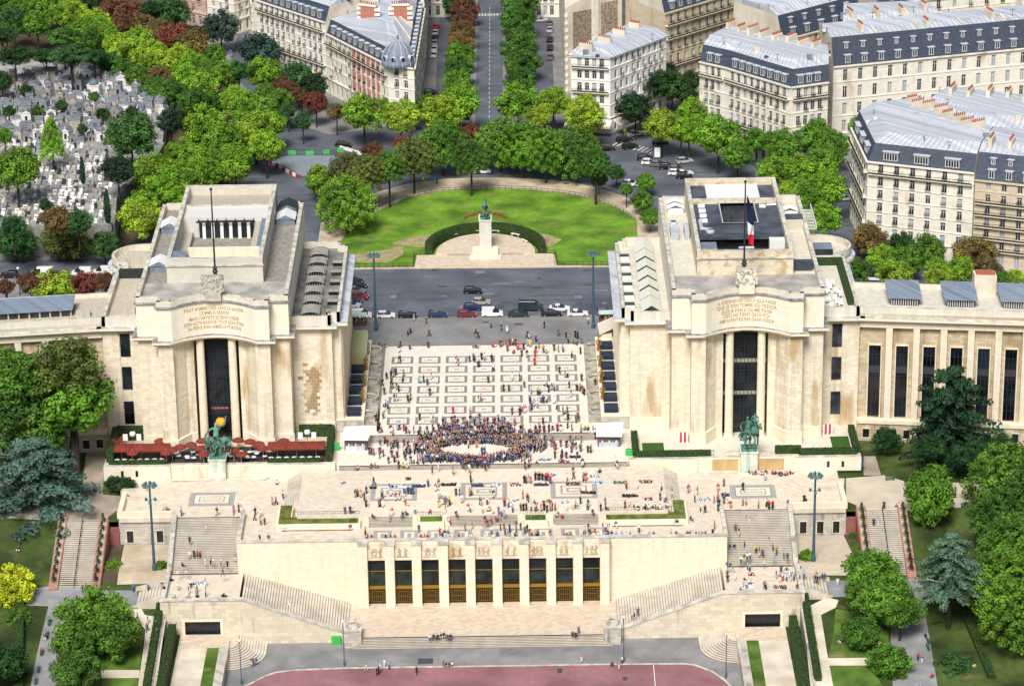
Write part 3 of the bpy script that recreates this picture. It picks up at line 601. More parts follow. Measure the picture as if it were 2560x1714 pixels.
for s in (-1, 1):
    t = 'left' if s < 0 else 'right'
    p = thing('museum_pavilion', 'left museum pavilion, grey tiled roofs with an open court, red parasols at its foot' if s < 0 else 'right museum pavilion, black flat roof with square light well and tricolour flag', 'building', (51.1*s, -20, -1))
    M = lambda pts: [(x*s, y) for x, y in pts]
    rt = roof_g if s < 0 else roof_w
    # main block, with the tall concave portico
    m = MB()
    lo = [(36.8, -34.3), (40.4, -34.3), (40.4, -37), (43.2, -37), (43.2, -36.4), (45.5, -33.4), (46.8, -33.0), (46.8, -30.6), (55.5, -30.6), (55.5, -33.), (56.9, -33.4), (59, -36.4), (59, -37), (61.8, -37), (61.8, -34.3), (66, -34.3), (66, 20.6), (36.8, 20.6)]
    m.prism(M(lo), -1, 21.9)
    m.build('wall', stone, p)
    # jamb ribs and base course
    m = MB()
    base = [(36.6, -34.5), (40.2, -34.5), (40.2, -37.2), (43.3, -37.2), (45.6, -33.7), (46.7, -33.3), (46.7, -33.05), (45.3, -33.45), (43.1, -36.5), (43.1, -36.95), (40.45, -36.95), (40.45, -34.25), (36.6, -34.25)]
    m.prism(M(base), -1, 1.6); m.build('base_course', stone_c, p); m = MB(); m.prism(M([(102.2-x, y) for x, y in base]), -1, 1.6); m.build('base_course', stone_c, p)
    # columns
    for x in (48.05, 54.2):
        c = MB().lathe((x*s, -33.2, 0), [(.0, -1), (.98, -1), (.98, -.6), (.82, -.5), (.76, 21.9)], 18).build('column', stone_c, p)
    w = MB().box(46.8*s, -30.75, -1, 55.5*s, -30.65, 21.9).build('window', glassk, p)
    m = MB()
    for i in range(7): x = 48.9+4.4*i/6; m.box((x-.05)*s, -30.9, -.8, (x+.05)*s, -30.8, 21.9)
    for z in (1.2, 4.5, 7.0, 9.6, 12.2, 14.8, 17.2, 19.6): m.box(46.9*s, -30.95, z-.07, 55.4*s, -30.85, z+.07)
    m.build('glazing_bars', iron, w)
    m = MB()
    if s > 0:
        for z in (6.9, 13.8): m.box(46.9*s, -30.8, z, 55.4*s, -30.77, z+.9)
        m.build('floor_edge', mat('lit_floor_edge', (.30, .31, .22), .7), w)
    else:
        m.box(49.5*s, -30.8, 5.5, 52.9*s, -30.77, 5.9); m.build('floor_edge', mat('red_floor_edge', (.35, .14, .12), .7), w)
    # cornice of lead-covered stone, following the plan
    ac = arc(-37.0, -33.4); acf = [(x, y-.95) for x, y in arc(-37.0, -33.4, h=8.3)]
    corn = [(35.8, -35.4), (39.3, -35.4), (39.3, -38.1), (42.6, -38.1)]+acf[1:-1]+[(59.6, -38.1), (62.9, -38.1), (62.9, -35.4), (67, -35.4), (67, -29), (35.8, -29)]
    m = MB(); m.prism(M(corn), 21.9, 22.35, 0, 1); m.build('cornice', [stone_c, lead], p)
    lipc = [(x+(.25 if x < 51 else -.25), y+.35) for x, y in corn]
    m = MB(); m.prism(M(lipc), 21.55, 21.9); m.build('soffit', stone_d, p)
    # attic carrying the inscription
    att_ = [(36.8, -34.5), (40.4, -34.5), (40.4, -37.05), (43.2, -37.05)]+ac[1:-1]+[(59, -37.05), (61.8, -37.05), (61.8, -34.5), (66, -34.5), (66, 20.6), (36.8, 20.6)]
    m = MB(); m.prism(M(att_), 22.35, 29.0, 0, 1); m.build('attic', [mat('attic_stone', (.79, .73, .58), .85, 'wall', col2=(.85, .79, .65), amt=.05, stain=(.62, .46, .26), sthr=.68), rt], p)
    led = [(36.5, -34.85), (40.0, -34.85), (40.0, -37.45), (43.1, -37.45)]+[(x, y-.4) for x, y in ac[1:-1]]+[(59.1, -37.45), (62.2, -37.45), (62.2, -34.85), (66.3, -34.85), (66.3, -33), (36.5, -33)]
    m = MB(); m.prism(M(led), 29.0, 29.3); m.build('ledge', lead, p)
    # parapet: strips that follow the plan
    outer = [(36.8, 20.6), (36.8, -34.4), (40.4, -34.4), (40.4, -37.0), (43.2, -37.0)]+ac[1:-1]+[(59, -37.0), (61.8, -37.0), (61.8, -34.4), (66, -34.4), (66, 20.6), (36.8, 20.6)]
    m = MB(); m.prism(M(att_[:-2]+[(66, -24), (36.8, -24)]), 29.3-.3, 29.32); m.build('front_roof', mat('roof_stone_grey', (.36, .34, .31), .9, 'noise', col2=(.46, .44, .40), scale=.3, amt=.3), p)
    m = MB()
    for (a, b), (c, d) in zip(outer, outer[1:]):
        dx, dy = c-a, d-b; l = math.hypot(dx, dy); nx, ny = -dy/l*.38, dx/l*.38
        m.obox(((a+nx)*s, b+ny), ((c+nx)*s, d+ny), .75, 28.9, 30.35, m=0, mt=1)
    m.build('parapet', [mat('parapet_stone', (.66, .61, .50), .85, 'wall', col2=(.73, .68, .57), amt=.1, bw=.9, bh=3), cope], p)
    # emblem block with carved relief
    c = MB().prism(M([(49.6, -34.4), (52.6, -34.4), (52.6, -32.6), (49.6, -32.6)]), 29.3, 31.2).prism(M([(49.1, -34.3), (53.1, -34.3), (53.1, -32.7), (49.1, -32.7)]), 31.2, 34.2).build('emblem_block', stone_g if s < 0 else stone_c, p)
    rr = random.Random(5); m = MB()
    for k in range(60):
        x = rr.uniform(49.0, 53.2); z = rr.uniform(31, 34.4); m.ball((x*s, -34.3, z), rr.uniform(.15, .38), .22, rr.uniform(.15, .4), 6, 4)
    for k in range(10): x = 49.2+k*.42; m.ball((x*s, -33.6, 34.2), .3, .7, .3, 6, 3)
    m.build('carving', mat('carved_stone', (.52, .50, .44), .9, 'noise', col2=(.70, .68, .60), scale=1.5, amt=.4), c)
    # inscription in gilded letters laid on the concave attic
    me = font_text(TXT[s], 1.02, 1.12)
    xs = [v.co.x for v in me.vertices]; k = 11.4/(max(xs)-min(xs)); zt_ = max(v.co.y for v in me.vertices); zb_ = min(v.co.y for v in me.vertices)
    for v in me.vertices:
        x = 51.1*s+v.co.x*k; z = 28.2 - (zt_-v.co.y)*(4.75/(zt_-zb_)); v.co = (x, inner_curve(abs(x), -37.05, -33.4)-.05, z)
    me.materials.append(mat('gilt_letters', (.40, .25, .07), .6)); link('inscription', me, p)
    # upper block
    m = MB(); Z0, Z1 = 28.4, 34.3
    up = [(42.2, -24), (60.9, -24), (60.9, 20.2), (42.2, 20.2)]
    wal = mat('upper_block_render', (.56, .53, .45), .85, 'wall', col2=(.63, .60, .52), amt=.08, bw=1.6, bh=1.2) if s < 0 else mat('upper_block_stone', (.66, .58, .43), .9, 'wall', col2=(.72, .65, .50), amt=.1, stain=(.42, .30, .14), sthr=.5, sc2=(.7, .7, .7))
    def wallring(m, x0, y0, x1, y1, z0, z1, w):
        m.box(x0*s, y0, z0, x1*s, y0+w, z1, 0, 1); m.box(x0*s, y1-w, z0, x1*s, y1, z1, 0, 1); m.box(x0*s, y0+w, z0, (x0+w)*s, y1-w, z1, 0, 1); m.box((x1-w)*s, y0+w, z0, x1*s, y1-w, z1, 0, 1)
    wallring(m, 42.2, -24, 60.9, 20.2, Z0, Z1, .8)
    if s > 0:
        m.box(43*s, 7.8, Z0, 60.1*s, 8.8, Z1-.5, 0, 1)
        m.build('upper_wall', [wal, cope], p)
        MB().box(43*s, 8.8, Z0, 60.1*s, 19.4, 32.9).build('rear_roof', roof_k, p)
        c = MB().box(46.2*s, 9.8, 32.9, 57*s, 18.4, 33.5).build('skylight', whites, p)
        cx0, cx1, cy0, cy1 = 48.6, 55.4, -4.2, 10.9-3.4
        m = MB(); zr = 32.9
        for x0, y0, x1, y1 in ((43, cy1, 60.1, 7.8), (43, -12.5, 60.1, cy0), (43, cy0, cx0, cy1), (cx1, cy0, 60.1, cy1)): m.box(x0*s, y0, zr-.4, x1*s, y1, zr)
        m.box(43*s, -23.2, 29, 60.1*s, -12.5, 30.6)
        m.build('roof', roof_k, p)
        m = MB(); wallring(m, cx0-.25, cy0-.25, cx1+.25, cy1+.25, 28.5, zr+.25, .25); c = m.build('light_well', [glassk, zinc], p)
        MB().box(cx0*s, cy1-.15, 28.5, cx1*s, cy1-.08, zr-.3).box(51*s, cy1-.4, 28.5, 52.6*s, cy1-.2, 32.2).build('well_window', glassb, c)
        for k in range(4): MB().box(44.1*s, 5.6-k*3.0, zr, 45.5*s, 6.7-k*3.0, zr+.45).build('roof_vent', white, p)
        m = MB(); m.box(46.4*s, -22.8, 30.6, 57*s, -20.5, 31.4); m.build('skylight', whites, p)
        MB().box(43.3*s, -18, 30.6, 46.5*s, -14, 32.6, 0, 1).build('plant_room', [wal, zincd], p)
        MB().box(57*s, -15, 30.6, 60*s, -13, 33.1).build('plant_room', whites, p)
        m = MB(); m.tube((44*s, -3, 33.2), (44*s, -8, 33.2), .4); m.tube((44*s, -8, 33.3), (46*s, -8.5, 33.2), .35); m.ball((45.6*s, -10.2, 33.4), .9, .9, .6); m.tube((51*s, -14, 31.3), (54*s, -14, 31.3), .3); m.build('duct', zinc, p)
        m = MB(); m.box(56.5*s, 5.2, 32.9, 57.8*s, 6.2, 33.3); m.tube((58*s, 6, 33.2), (60*s, 6.2, 33.2), .2); m.build('duct', white, p)
    else:
        m.box(43*s, 9.0, Z0, 60.1*s, 9.9, Z1-.7, 0, 1)
        m.build('upper_wall', [wal, cope], p)
        MB().box(43*s, 9.9, Z0, 60.1*s, 19.4, 32.3).build('rear_roof', mat('roof_tiles_tan', (.42, .37, .30), .9, 'floor', amt=.15, bw=.6, bh=.6), p)
        m = MB(); m.box(43*s, -23.2, 29, 60.1*s, -17, 31.9); m.box(43*s, -16.6, 26, 45.4*s, 3, 32.4); m.box(58.2*s, -16.6, 26, 60.1*s, 3, 30.2); m.build('roof', roof_t, p)
        m = MB(); m.box(43*s, 3.0, 26, 60.1*s, 9.0, 33.2, 0, 0); m.build('court_wall', mat('court_white', (.60, .59, .55), .85), p)
        m = MB(); m.box(45.9*s, 2.5, 26.4, 56.9*s, 2.95, 32.6); c = m.build('court_window', glassk, p)
        m = MB()
        for k in range(6): m.box((46.9+k*1.8-.32)*s, 2.0, 26.4, (46.9+k*1.8+.32)*s, 2.5, 32.4)
        m.build('court_pier', white, c)
        m = MB(); m.box(45.4*s, 1.2, 32.7, 57.4*s, 1.4, 32.95)
        for k in range(7): m.box((45.8+k*1.85)*s, 1.2, 32.6, (45.95+k*1.85)*s, 3, 32.95)
        m.build('crane_rail', metal_k, c)
        MB().box(45.4*s, -17, 26.1, 58.2*s, 2.5, 26.4).build('court_floor', roof_k, p)
        MB().box(43.2*s, -17.4, 31.9, 57.2*s, -16.6, 34.0).build('low_wall', stone_c, p)
        MB().box(48.5*s, -22.2, 31.9, 54.5*s, -20.2, 32.1).build('skylight', zincd, p)
        MB().box(57.4*s, -22.0, 31.9, 60.1*s, -18.4, 33.9, 0, 1).build('plant_room', [wal, zincd], p)
        m = MB(); m.box(43*s, -16, 32.6-.2, 44.2*s, 9, 32.9); m.box(44*s, 8.0, 32.6, 60*s, 8.9, 33); m.build('gutter', zincd, p)
    MB().box(42.*s, -24.25, 32.7, 61.1*s, -24.0, 33.0).build('string_course', cope, p)
    # side roofs of the main block
    m = MB(); m.box(37.5*s, -33, 28.9, 42.2*s, 20, 29.06); m.box(60.9*s, -33, 28.9, 65.3*s, 20, 29.06); m.build('side_roof', rt if s < 0 else roof_w, p)
    if s < 0:
        for x, y, mm in ((63.2, -15, whites), (63.2, 7.5, whites), (39.9, 11.5, whites), (39.9, 18, metal_k)):
            m = MB(); m.prism([((x-1.8)*s, y-2.2), ((x+1.8)*s, y-2.2), ((x+1.8)*s, y+2.2), ((x-1.8)*s, y+2.2)], 29, 30.3, 1)
            m.q(((x-2)*s, y-2.4, 30.3), (x*s, y-2.4, 31.3), (x*s, y+2.4, 31.3), ((x-2)*s, y+2.4, 30.3)); m.q(((x+2)*s, y-2.4, 30.3), (x*s, y-2.4, 31.3), (x*s, y+2.4, 31.3), ((x+2)*s, y+2.4, 30.3)); m.q(((x-2)*s, y-2.35, 30.3), ((x+2)*s, y-2.35, 30.3), (x*s, y-2.35, 31.25), m=1)
            m.build('roof_light', [mm, zincd], p)
    else:
        for x, y in ((40., 14), (40., 17), (63.2, 11.5)):
            m = MB(); m.prism([((x-1.6)*s, y-1), ((x+1.6)*s, y-1), ((x+1.6)*s, y+1), ((x-1.6)*s, y+1)], 29, 30.2, 1)
            m.q(((x-1.8)*s, y-1.2, 30.2), (x*s, y-1.2, 30.9), (x*s, y+1.2, 30.9), ((x-1.8)*s, y+1.2, 30.2)); m.q(((x+1.8)*s, y-1.2, 30.2), (x*s, y-1.2, 30.9), (x*s, y+1.2, 30.9), ((x+1.8)*s, y+1.2, 30.2)); m.build('roof_light', [white, whites], p)
        m = MB(); m.box(38.2*s, -3, 29, 39.8*s, 3, 30.6); m.box(41.*s, -3, 29, 41.9*s, 2.5, 30.8); m.ball((39*s, 3, 30.6), .9, 1.4, .5); m.build('duct', zinc, p)
        MB().box(61.6*s, 2, 29, 65.2*s, 5.5, 31.4, 0, 1).box(61.3*s, -21.5, 29, 65.*s, -19, 30.6, 1, 1).build('plant_room', [roof_w, roof_k], p)
        m = MB()
        for k in range(14): m.box(65.9*s, -1+k*.9, 30.3, 67.6*s, -.9+k*.9, 30.4)
        m.box(67.5*s, -1, 30.2, 67.6*s, 12, 31.3); m.build('walkway', white, p)
    # inner low block towards the parvis
    wl = thing('side_gallery', '%s flat-roofed gallery beside the parvis with a row of %s' % (t, 'grey barrel skylights' if s < 0 else 'white glass gable skylights'), 'building', (32*s, -10, -1))
    m = MB(); m.prism(M([(27.3, -27.2), (29, -27.2), (29, -28.8), (36.75, -28.8), (36.75, 13.6), (29, 13.6), (29, 11), (27.3, 11)]), -1, 21.6); m.build('wall', stone, wl)
    m = MB(); m.prism(M([(27.9, -25), (35.6, -25), (35.6, -28.95), (27.9, -28.95)][::1]), 1.8, 20.5)if 0 else None
    if s < 0:
        q_ = MB(); rs = random.Random(14)
        for r_ in range(19):
            for c_ in range(6):
                x_ = -35.9+c_*1.05+(.5 if r_ % 2 else 0); z_ = 2.2+r_*.7; d_ = math.hypot((x_+33.6)/2.2, (z_-8.2)/6.2)
                if rs.random() < 1.5-1.25*d_ and x_ < -29.6: q_.q((x_, -28.812, z_), (x_+1.02, -28.812, z_), (x_+1.02, -28.812, z_+.67), (x_, -28.812, z_+.67))
        q_.build('stained_blocks', mat('stained_stone', (.60, .48, .30), .85, 'wall', col2=(.68, .58, .40), amt=.3, stain=(.26, .16, .07), sthr=.44, sc2=(.35, .35, .22), bw=1.5, bh=1.0), wl)
    for k in range(13): m.box(27.3*s, -26+k*3.0, -1, 27.05*s, -24.9+k*3.0, 21.6)
    m.box(28.9*s, -29.0, -1, 36.7*s, -28.8, 1.7); m.build('pilaster', stone_c, wl)
    m = MB(); m.prism(M([(25.9, -28.4), (27.9, -28.4), (27.9, -30.1), (36.75, -30.1), (36.75, 12.8), (28, 12.8), (28, 10.5), (25.9, 10.5)]), 21.6, 22.1, 0, 1); m.build('cornice', [stone_c, zinc], wl)
    m = MB(); m.prism(M([(27.6, -27.5), (29.2, -27.5), (29.2, -29.2), (36.75, -29.2), (36.75, 13.4), (29.2, 13.4), (29.2, 11), (27.6, 11)]), 22.1, 22.6, 0, 1); m.build('roof', [stone, mat('roof_dirty_grey', (.17, .165, .15), .9, 'noise', col2=(.27, .26, .22), scale=.25, amt=.4) if s < 0 else roof_w], wl)
    m = MB(); ou = [(36.75, 13.5), (29.0, 13.5), (29.0, 11), (27.4, 11), (27.4, -27.6), (29.1, -27.6), (29.1, -29.4), (36.75, -29.4)]
    for (a, b), (c, d) in zip(ou, ou[1:]):
        dx, dy = c-a, d-b; l = math.hypot(dx, dy); nx, ny = -dy/l*.3, dx/l*.3
        m.obox(((a+nx)*s, b+ny), ((c+nx)*s, d+ny), .6, 22.1, 24.0, m=0, mt=1)
    m.build('parapet', [mat('parapet_stone', ()), cope], wl)
    for k in range(7):
        y = -24.4+k*5.5; xc = 33.2; hw = 1.9
        if s < 0:
            m = MB(); n = 8; L_ = 2.3 if k in (0, 6) else 1.75
            for i in range(n):
                a0, a1 = math.pi*i/n, math.pi*(i+1)/n
                P = lambda a: (xc*s-hw*math.cos(a)*1., 23.1+.75*math.sin(a))
                (xa, za), (xb, zb) = P(a0), P(a1); m.q((xa, y-L_, za), (xb, y-L_, zb), (xb, y+L_, zb), (xa, y+L_, za), m=0); m.q((xa, y-L_+.05, za), (xb, y-L_+.05, zb), (xb, y-L_+.05, 22.6), (xa, y-L_+.05, 22.6), m=1)
            m.box((xc-hw)*s, y-L_, 22.6, (xc+hw)*s, y+L_, 23.05, 0)
            for i in range(7): x = xc-1.5+i*.5; m.box((x-.05)*s, y-L_-.02, 22.6, (x+.05)*s, y-L_+.02, 23.5, 0)
            m.build('barrel_skylight', [mat('skylight_grey', (.33, .32, .28), .8, 'noise', scale=.8, amt=.3), glassk], wl)
            if k < 6: MB().box(28.2*s, y-.8, 22.6, 30.2*s, y+.9, 23.3, 0, 1).build('roof_hatch', [glassk, mat('skylight_grey', ())], wl)
        else:
            m = MB(); L_ = 2.8 if k in (0, 6) else 2.1
            m.box((xc-hw+.1)*s, y-L_, 22.6, (xc+hw-.1)*s, y+L_, 23.3, 1)
            for sg in (-1, 1):
                m.q(((xc+sg*hw)*s, y-L_-.2, 23.3), (xc*s, y-L_-.2, 24.5), (xc*s, y+L_+.1, 24.5), ((xc+sg*hw)*s, y+L_+.1, 23.3), m=0)
                for i in range(8):
                    yy = y-L_-.1+i*(2*L_)/7; m.q(((xc+sg*hw)*s, yy, 23.36), (xc*s, yy, 24.56), (xc*s, yy+.15, 24.56), ((xc+sg*hw)*s, yy+.15, 23.36), m=2)
            m.q(((xc-hw)*s, y-L_-.1, 23.3), ((xc+hw)*s, y-L_-.1, 23.3), (xc*s, y-L_-.1, 24.45), m=1)
            m.build('gable_skylight', [mat('glass_roof_cream', (.70, .69, .58), .5), glassb, white], wl)
            if k < 6: MB().box(28.2*s, y+.2, 22.6, 30.1*s, y+2.0, 23.4, 1, 0).build('roof_hatch', [roof_k, whites], wl)
    # outer side block, roof terrace and round tower
    wl = thing('corner_block', '%s corner block between pavilion and wing, three dark windows and round rear turret' % t, 'building', (70*s, -10, -1))
    m = MB(); n = 14
    rnd = [(68.8+6.8*math.cos(-math.pi/2+math.pi*i/n), 7.5+6.2*math.sin(-math.pi/2+math.pi*i/n)) for i in range(n+1)]
    foot = [(66.05, -28.4), (68.2, -28.4), (68.2, -28.15), (70.4, -28.15), (70.4, -28.4), (73.6, -28.4), (73.6, 1)]+rnd[2:]+[(66.05, 13.7)]
    m.prism(M(foot), -4.2, 21.6); m.build('wall', stone, wl)
    big = [(66.05, -29.6), (74.6, -29.6), (74.6, 1)]+[(68.8+(x-68.8)*1.13, 7.5+(y-7.5)*1.13) for x, y in rnd[2:]]+[(66.05, 14.2)]
    m = MB(); m.prism(M(big), 21.6, 22.1, 0, 1); m.build('cornice', [stone_c, zinc], wl)
    m = MB(); m.prism(M([(66.05, -28.3), (73.4, -28.3), (73.4, 1)]+rnd[2:]+[(66.05, 13.6)]), 22.1, 22.7, 0, 1); m.build('roof', [stone, roof_t if s < 0 else roof_w], wl)
    ou = [(66.05, -28.4), (73.5, -28.4), (73.5, 1.2)]+rnd[2:]+[(66.05, 13.6)]; m = MB()
    for (a, b), (c, d) in zip(ou, ou[1:]):
        dx, dy = c-a, d-b; l = math.hypot(dx, dy); nx, ny = -dy/l*.3, dx/l*.3
        m.obox(((a+nx)*s, b+ny), ((c+nx)*s, d+ny), .6, 22.1, 24.0, m=0, mt=1)
    m.build('parapet', [mat('parapet_stone', ()), cope], wl)
    for z in (1.6, 8.9, 15.8):
        w = MB().box(68.35*s, -28.32, z, 70.25*s, -28.25, z+4.7).build('window', glassb if s > 0 else glassk, wl)
        MB().box(68.3*s, -28.38, z+2.3, 70.3*s, -28.33, z+2.4).box(69.28*s, -28.38, z, 69.34*s, -28.33, z+4.7).build('frame', metal_k, w)
    if s < 0:
        for y in (-22, -9): MB().box(67.6*s, y-1.6, 22.7, 72*s, y+1.6, 23.9).build('roof_light', roof_t, wl)
        MB().box(67*s, -3.4, 22.7, 73*s, -1.6, 24.2).build('dark_vent', metal_k, wl); MB().box(67*s, -27.5, 22.7, 73*s, -25.6, 23.2).build('glass_strip', whites, wl)
        MB().box(67.4*s, 4.3, 22.7, 72.5*s, 9, 24.1, 0, 0).build('roof_light', roof_t, wl)
    else:
        MB().box(67*s, 4.5, 22.7, 71.6*s, 8.6, 24., 1, 0).build('roof_light', [zincd, glassb], wl)
        MB().box(67*s, -1.6, 22.7, 72.9*s, -.4, 24.1).box(71.7*s, -24, 22.7, 72.9*s, -1.6, 24.1).build('hedge', hedgem, wl)
        m = MB()
        for k in range(7): m.box((66.4+k*1.)*s, -27.6, 22.7, (67.3+k*1.)*s, -27.4, 23.7)
        m.build('glass_screen', mat('screen_glass', (.12, .18, .25), .2), wl)
        rr = random.Random(3)
        for k in range(22):
            x = rr.uniform(67.2, 70.8); y = rr.uniform(-26, -12); m = MB(); m.box((x-.35)*s, y-.35, 23.3, (x+.35)*s, y+.35, 23.4)
            for a in (-.3, .3):
                for b in (-.3, .3): m.box((x+a)*s, y+b, 22.7, (x+a)*s+.05, y+b+.05, 23.3)
            m.box((x-.3)*s, y+.3, 23.4, (x+.3)*s, y+.36, 24.0)
            tag(m.build('roof_chair', white), 'small white table or chair on the roof terrace behind the hedge', 'furniture', 'white furniture on the roof terrace')
    # curved wing
    wg = thing('museum_wing', '%s wing of the palace with tall dark windows between pale pillars' % t, 'building', (95*s, -24, -4))
    sl = -.125
    Y = lambda x, d=0: -28.6+sl*(x-74)+d
    def wbox(m, x0, x1, d0, d1, z0, z1, i=0, it=None):   # slab along the wing, d behind the front line
        m.prism(M([(x0, Y(x0, d0)), (x1, Y(x1, d0)), (x1, Y(x1, d1)), (x0, Y(x0, d1))]), z0, z1, i, it)
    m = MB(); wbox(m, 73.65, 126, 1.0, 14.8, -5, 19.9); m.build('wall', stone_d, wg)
    m = MB(); wbox(m, 73.65, 126, 0, 14.9, 19.9, 21.6); wbox(m, 73.65, 126, .3, 15, 21.6+.5, 23.9-1.2); m.build('entablature', stone_c, wg)
    m = MB(); wbox(m, 73.65, 126, -1.0, 15.6, 21.6, 22.1, 0, 1); m.build('cornice', [stone_c, cope], wg)
    m = MB(); wbox(m, 73.65, 126, 1.1, 14.5, 22.1, 22.8, 0, 0); m.build('roof', roof_t if s < 0 else roof_w, wg)
    m = MB(); wbox(m, 73.65, 126, .3, .9, 22.1, 24.0, 0, 1); wbox(m, 73.65, 126, 14.6, 15.2, 22.1, 23.6, 0, 1); m.build('parapet', [mat('parapet_stone', ()), cope], wg)
    m = MB(); wbox(m, 73.65, 126, -.5, 1.2, -.2, .55, 0, 1); m.build('string_course', [stone_c, stone_c], wg)
    m = MB(); wbox(m, 73.65, 126, -.2, 1.0, -5, -.2); m.build('basement_wall', stone_d if s > 0 else stone_g, wg)
    for k in range(10):
        xw = 76.75+5.22*k
        c = None
        w = MB(); wbox(w, xw-1.12, xw+1.12, .9, .97, .9, 15.9); w = w.build('window', glassk, wg)
        m = MB()
        for i in range(1, 3): wbox(m, xw-1.12+i*.75-.04, xw-1.12+i*.75+.04, .82, .9, .9, 15.9)
        for z in (3, 5.2, 7.4, 9.6, 11.8, 14): wbox(m, xw-1.12, xw+1.12, .82, .9, z-.04, z+.04)
        m.build('glazing_bars', iron, w)
        m = MB(); wbox(m, xw-1.12, xw+1.12, .8, .88, 10.2, 11.6); m.build('blind', mat('window_band', (.05, .045, .06), .5), w)
        m = MB(); wbox(m, xw-1.35, xw-1.15, .6, 1, .6, 16.1); wbox(m, xw+1.15, xw+1.35, .6, 1, .6, 16.1); wbox(m, xw-1.35, xw+1.35, .6, 1, 15.95, 16.2); m.build('frame', stone_c, w)
        xp = xw+2.61
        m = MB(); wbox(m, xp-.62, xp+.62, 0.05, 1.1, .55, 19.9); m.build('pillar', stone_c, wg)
    for k in range(18):
        xw = 75.4+2.62*k; m = MB(); wbox(m, xw-.6, xw+.6, -.27, -.2, -3.2, -1.4); w = m.build('basement_window', glassk, wg)
        m = MB(); wbox(m, xw-.75, xw+.75, -.3, -.2, -1.4, -1.2); wbox(m, xw-.75, xw+.75, -.3, -.2, -3.4, -3.2); m.build('frame', stone_c, w)
    if s > 0:
        for x0, x1 in ((79.4, 86), (90.2, 96.7), (101, 107.6), (112, 118)):
            m = MB(); wbox(m, x0+.6, x1-.6, 4.9, 10, 22.8, 24.3, 0); m.q(*[(x*s, Y(x, d), z) for x, d, z in ((x0, 4.3, 24.4), (x1, 4.3, 24.4), (x1, 11, 25.9), (x0, 11, 25.9))], m=1)
            m.q(*[(x*s, Y(x, d), z) for x, d, z in ((x0+.5, 10, 22.8), (x1-.5, 10, 22.8), (x1, 11, 25.8), (x0, 11, 25.8))], m=1)
            for i in range(12): x = x0+.8+i*(x1-x0-1.7)/11; wbox(m, x-.06, x+.06, 4.75, 4.9, 22.9, 24.2, 2)
            m.build('roof_monitor', [glassb, zincd, winw], wg)
        c = MB(); wbox(c, 96.9, 101.2, 11.6, 14.5, 22.8, 27.0, 0, 1); wbox(c, 97.3, 100.9, 12, 13.8, 27.0, 27.5, 2); c.build('chimney_block', [party, stone_c, terracotta], wg)
    else:
        m = MB(); wbox(m, 80, 110, 5.2, 10, 22.8, 24.3, 0); m.q(*[(x*s, Y(x, d), z) for x, d, z in ((79.6, 4.4, 24.3), (110, 4.4, 24.3), (110, 10, 25.4), (79.6, 10, 25.4))], m=1)
        for i in range(15): x = 80+i*2; wbox(m, x-.15, x+.15, 5.0, 5.2, 22.8, 24.3, 2)
        m.build('roof_monitor', [glassb, zincd, stone_d], wg)
        MB().box(76.2*s, -25, 22.8, 79*s, -23.4, 23.8).build('roof_light', roof_t, wg)
    # platform wall under the statue, with curved recess
    pw = thing('forecourt_wall', 'low stone wall of the %s statue forecourt with tan panels' % t, 'wall', (51.1*s, -44, -3.3))
    m = MB(); m.box(28.3*s, -44.5, -3.4, 41.4*s, -43.4, -.55, 0, 1); m.box(60*s, -44.5, -3.4, 72.8*s, -43.4, -.55, 0, 1); m.box(72*s, -43.4, -5, 72.8*s, -30, -.55, 0, 1)
    m.box(41.4*s, -43.9, -3.4, 60*s, -43.0, -.55, 0, 1); m.build('wall', [stone_c, cope], pw)
    m = MB()
    for a, b in ((44.2, 49.2), (53.0, 58)): m.box(a*s, -43.98, -3.2, b*s, -43.9, -.9)
    m.build('panel', mat('panel_tan', (.55, .38, .19), .85, 'noise', scale=.5, amt=.2) if s > 0 else stone, pw)
    m = MB(); m.box(42*s, -45.8, -3.3, 59.6*s, -45.5, -3.1); m.obox((42*s, -45.65), (41*s, -44.6), .3, -3.3, -3.1); m.obox((59.6*s, -45.65), (60.6*s, -44.6), .3, -3.3, -3.1); m.build('kerb', cope, pw)
    if 1:
        m = MB(); m.box(66.2*s, -44.58, -2.6, 66.7*s, -44.5, -1.4); m.box(69*s, -44.58, -2.6, 69.5*s, -44.5, -1.4); m.build('slot_window', glassk, pw)
    # cascade block with dark grilles, basins
    cb = thing('cascade_terrace', '%s stepped fountain block with dark water grilles beside the parvis' % t, 'fountain', (25*s, -8, 0))
    m = MB(); m.prism(M([(23.3, -28.2), (29.4, -28.2), (29.4, -27.2), (27.2, -27.2), (27.2, 14.5), (23.3, 14.5)]), -1, 1.6, 0, 1); m.build('wall', [stone_g, stone_c], cb)
    m = MB(); m.box(20.9*s, -28, -1, 23.3*s, 13.9, .3, 0, 1); m.build('basin_floor', [stone_c, basin_m], cb)
    for k in range(7):
        y = -24.6+5.55*k
        if s < 0 and k > 4: continue
        m = MB(); m.box(24.0*s, y-1.7, 1.6, 26.8*s, y+1.7, 2.3, 0)
        for i in range(5): m.box(24.1*s, y-1.4+i*.65, 2.3, 26.7*s, y-1.2+i*.65, 2.36, 1)
        m.build('water_grille', [mat('water_dark', (.012, .022, .04), .2), mat('grille_blue', (.04, .06, .09), .5)], cb)
    if s < 0:
        m = MB(); m.box(24.*s, -.5, 1.6, 27.*s, 11, 5.2, 0)
        for k in range(12): m.box((23.9)*s, -.3+k*.95, 1.7, 24.0*s, -.2+k*.95, 5.1, 1)
        tag(m.build('site_cabin', [mat('cabin_yellow', (.50, .50, .26), .7), winw]), 'pale yellow ribbed site cabin on the left fountain block', 'cabin')
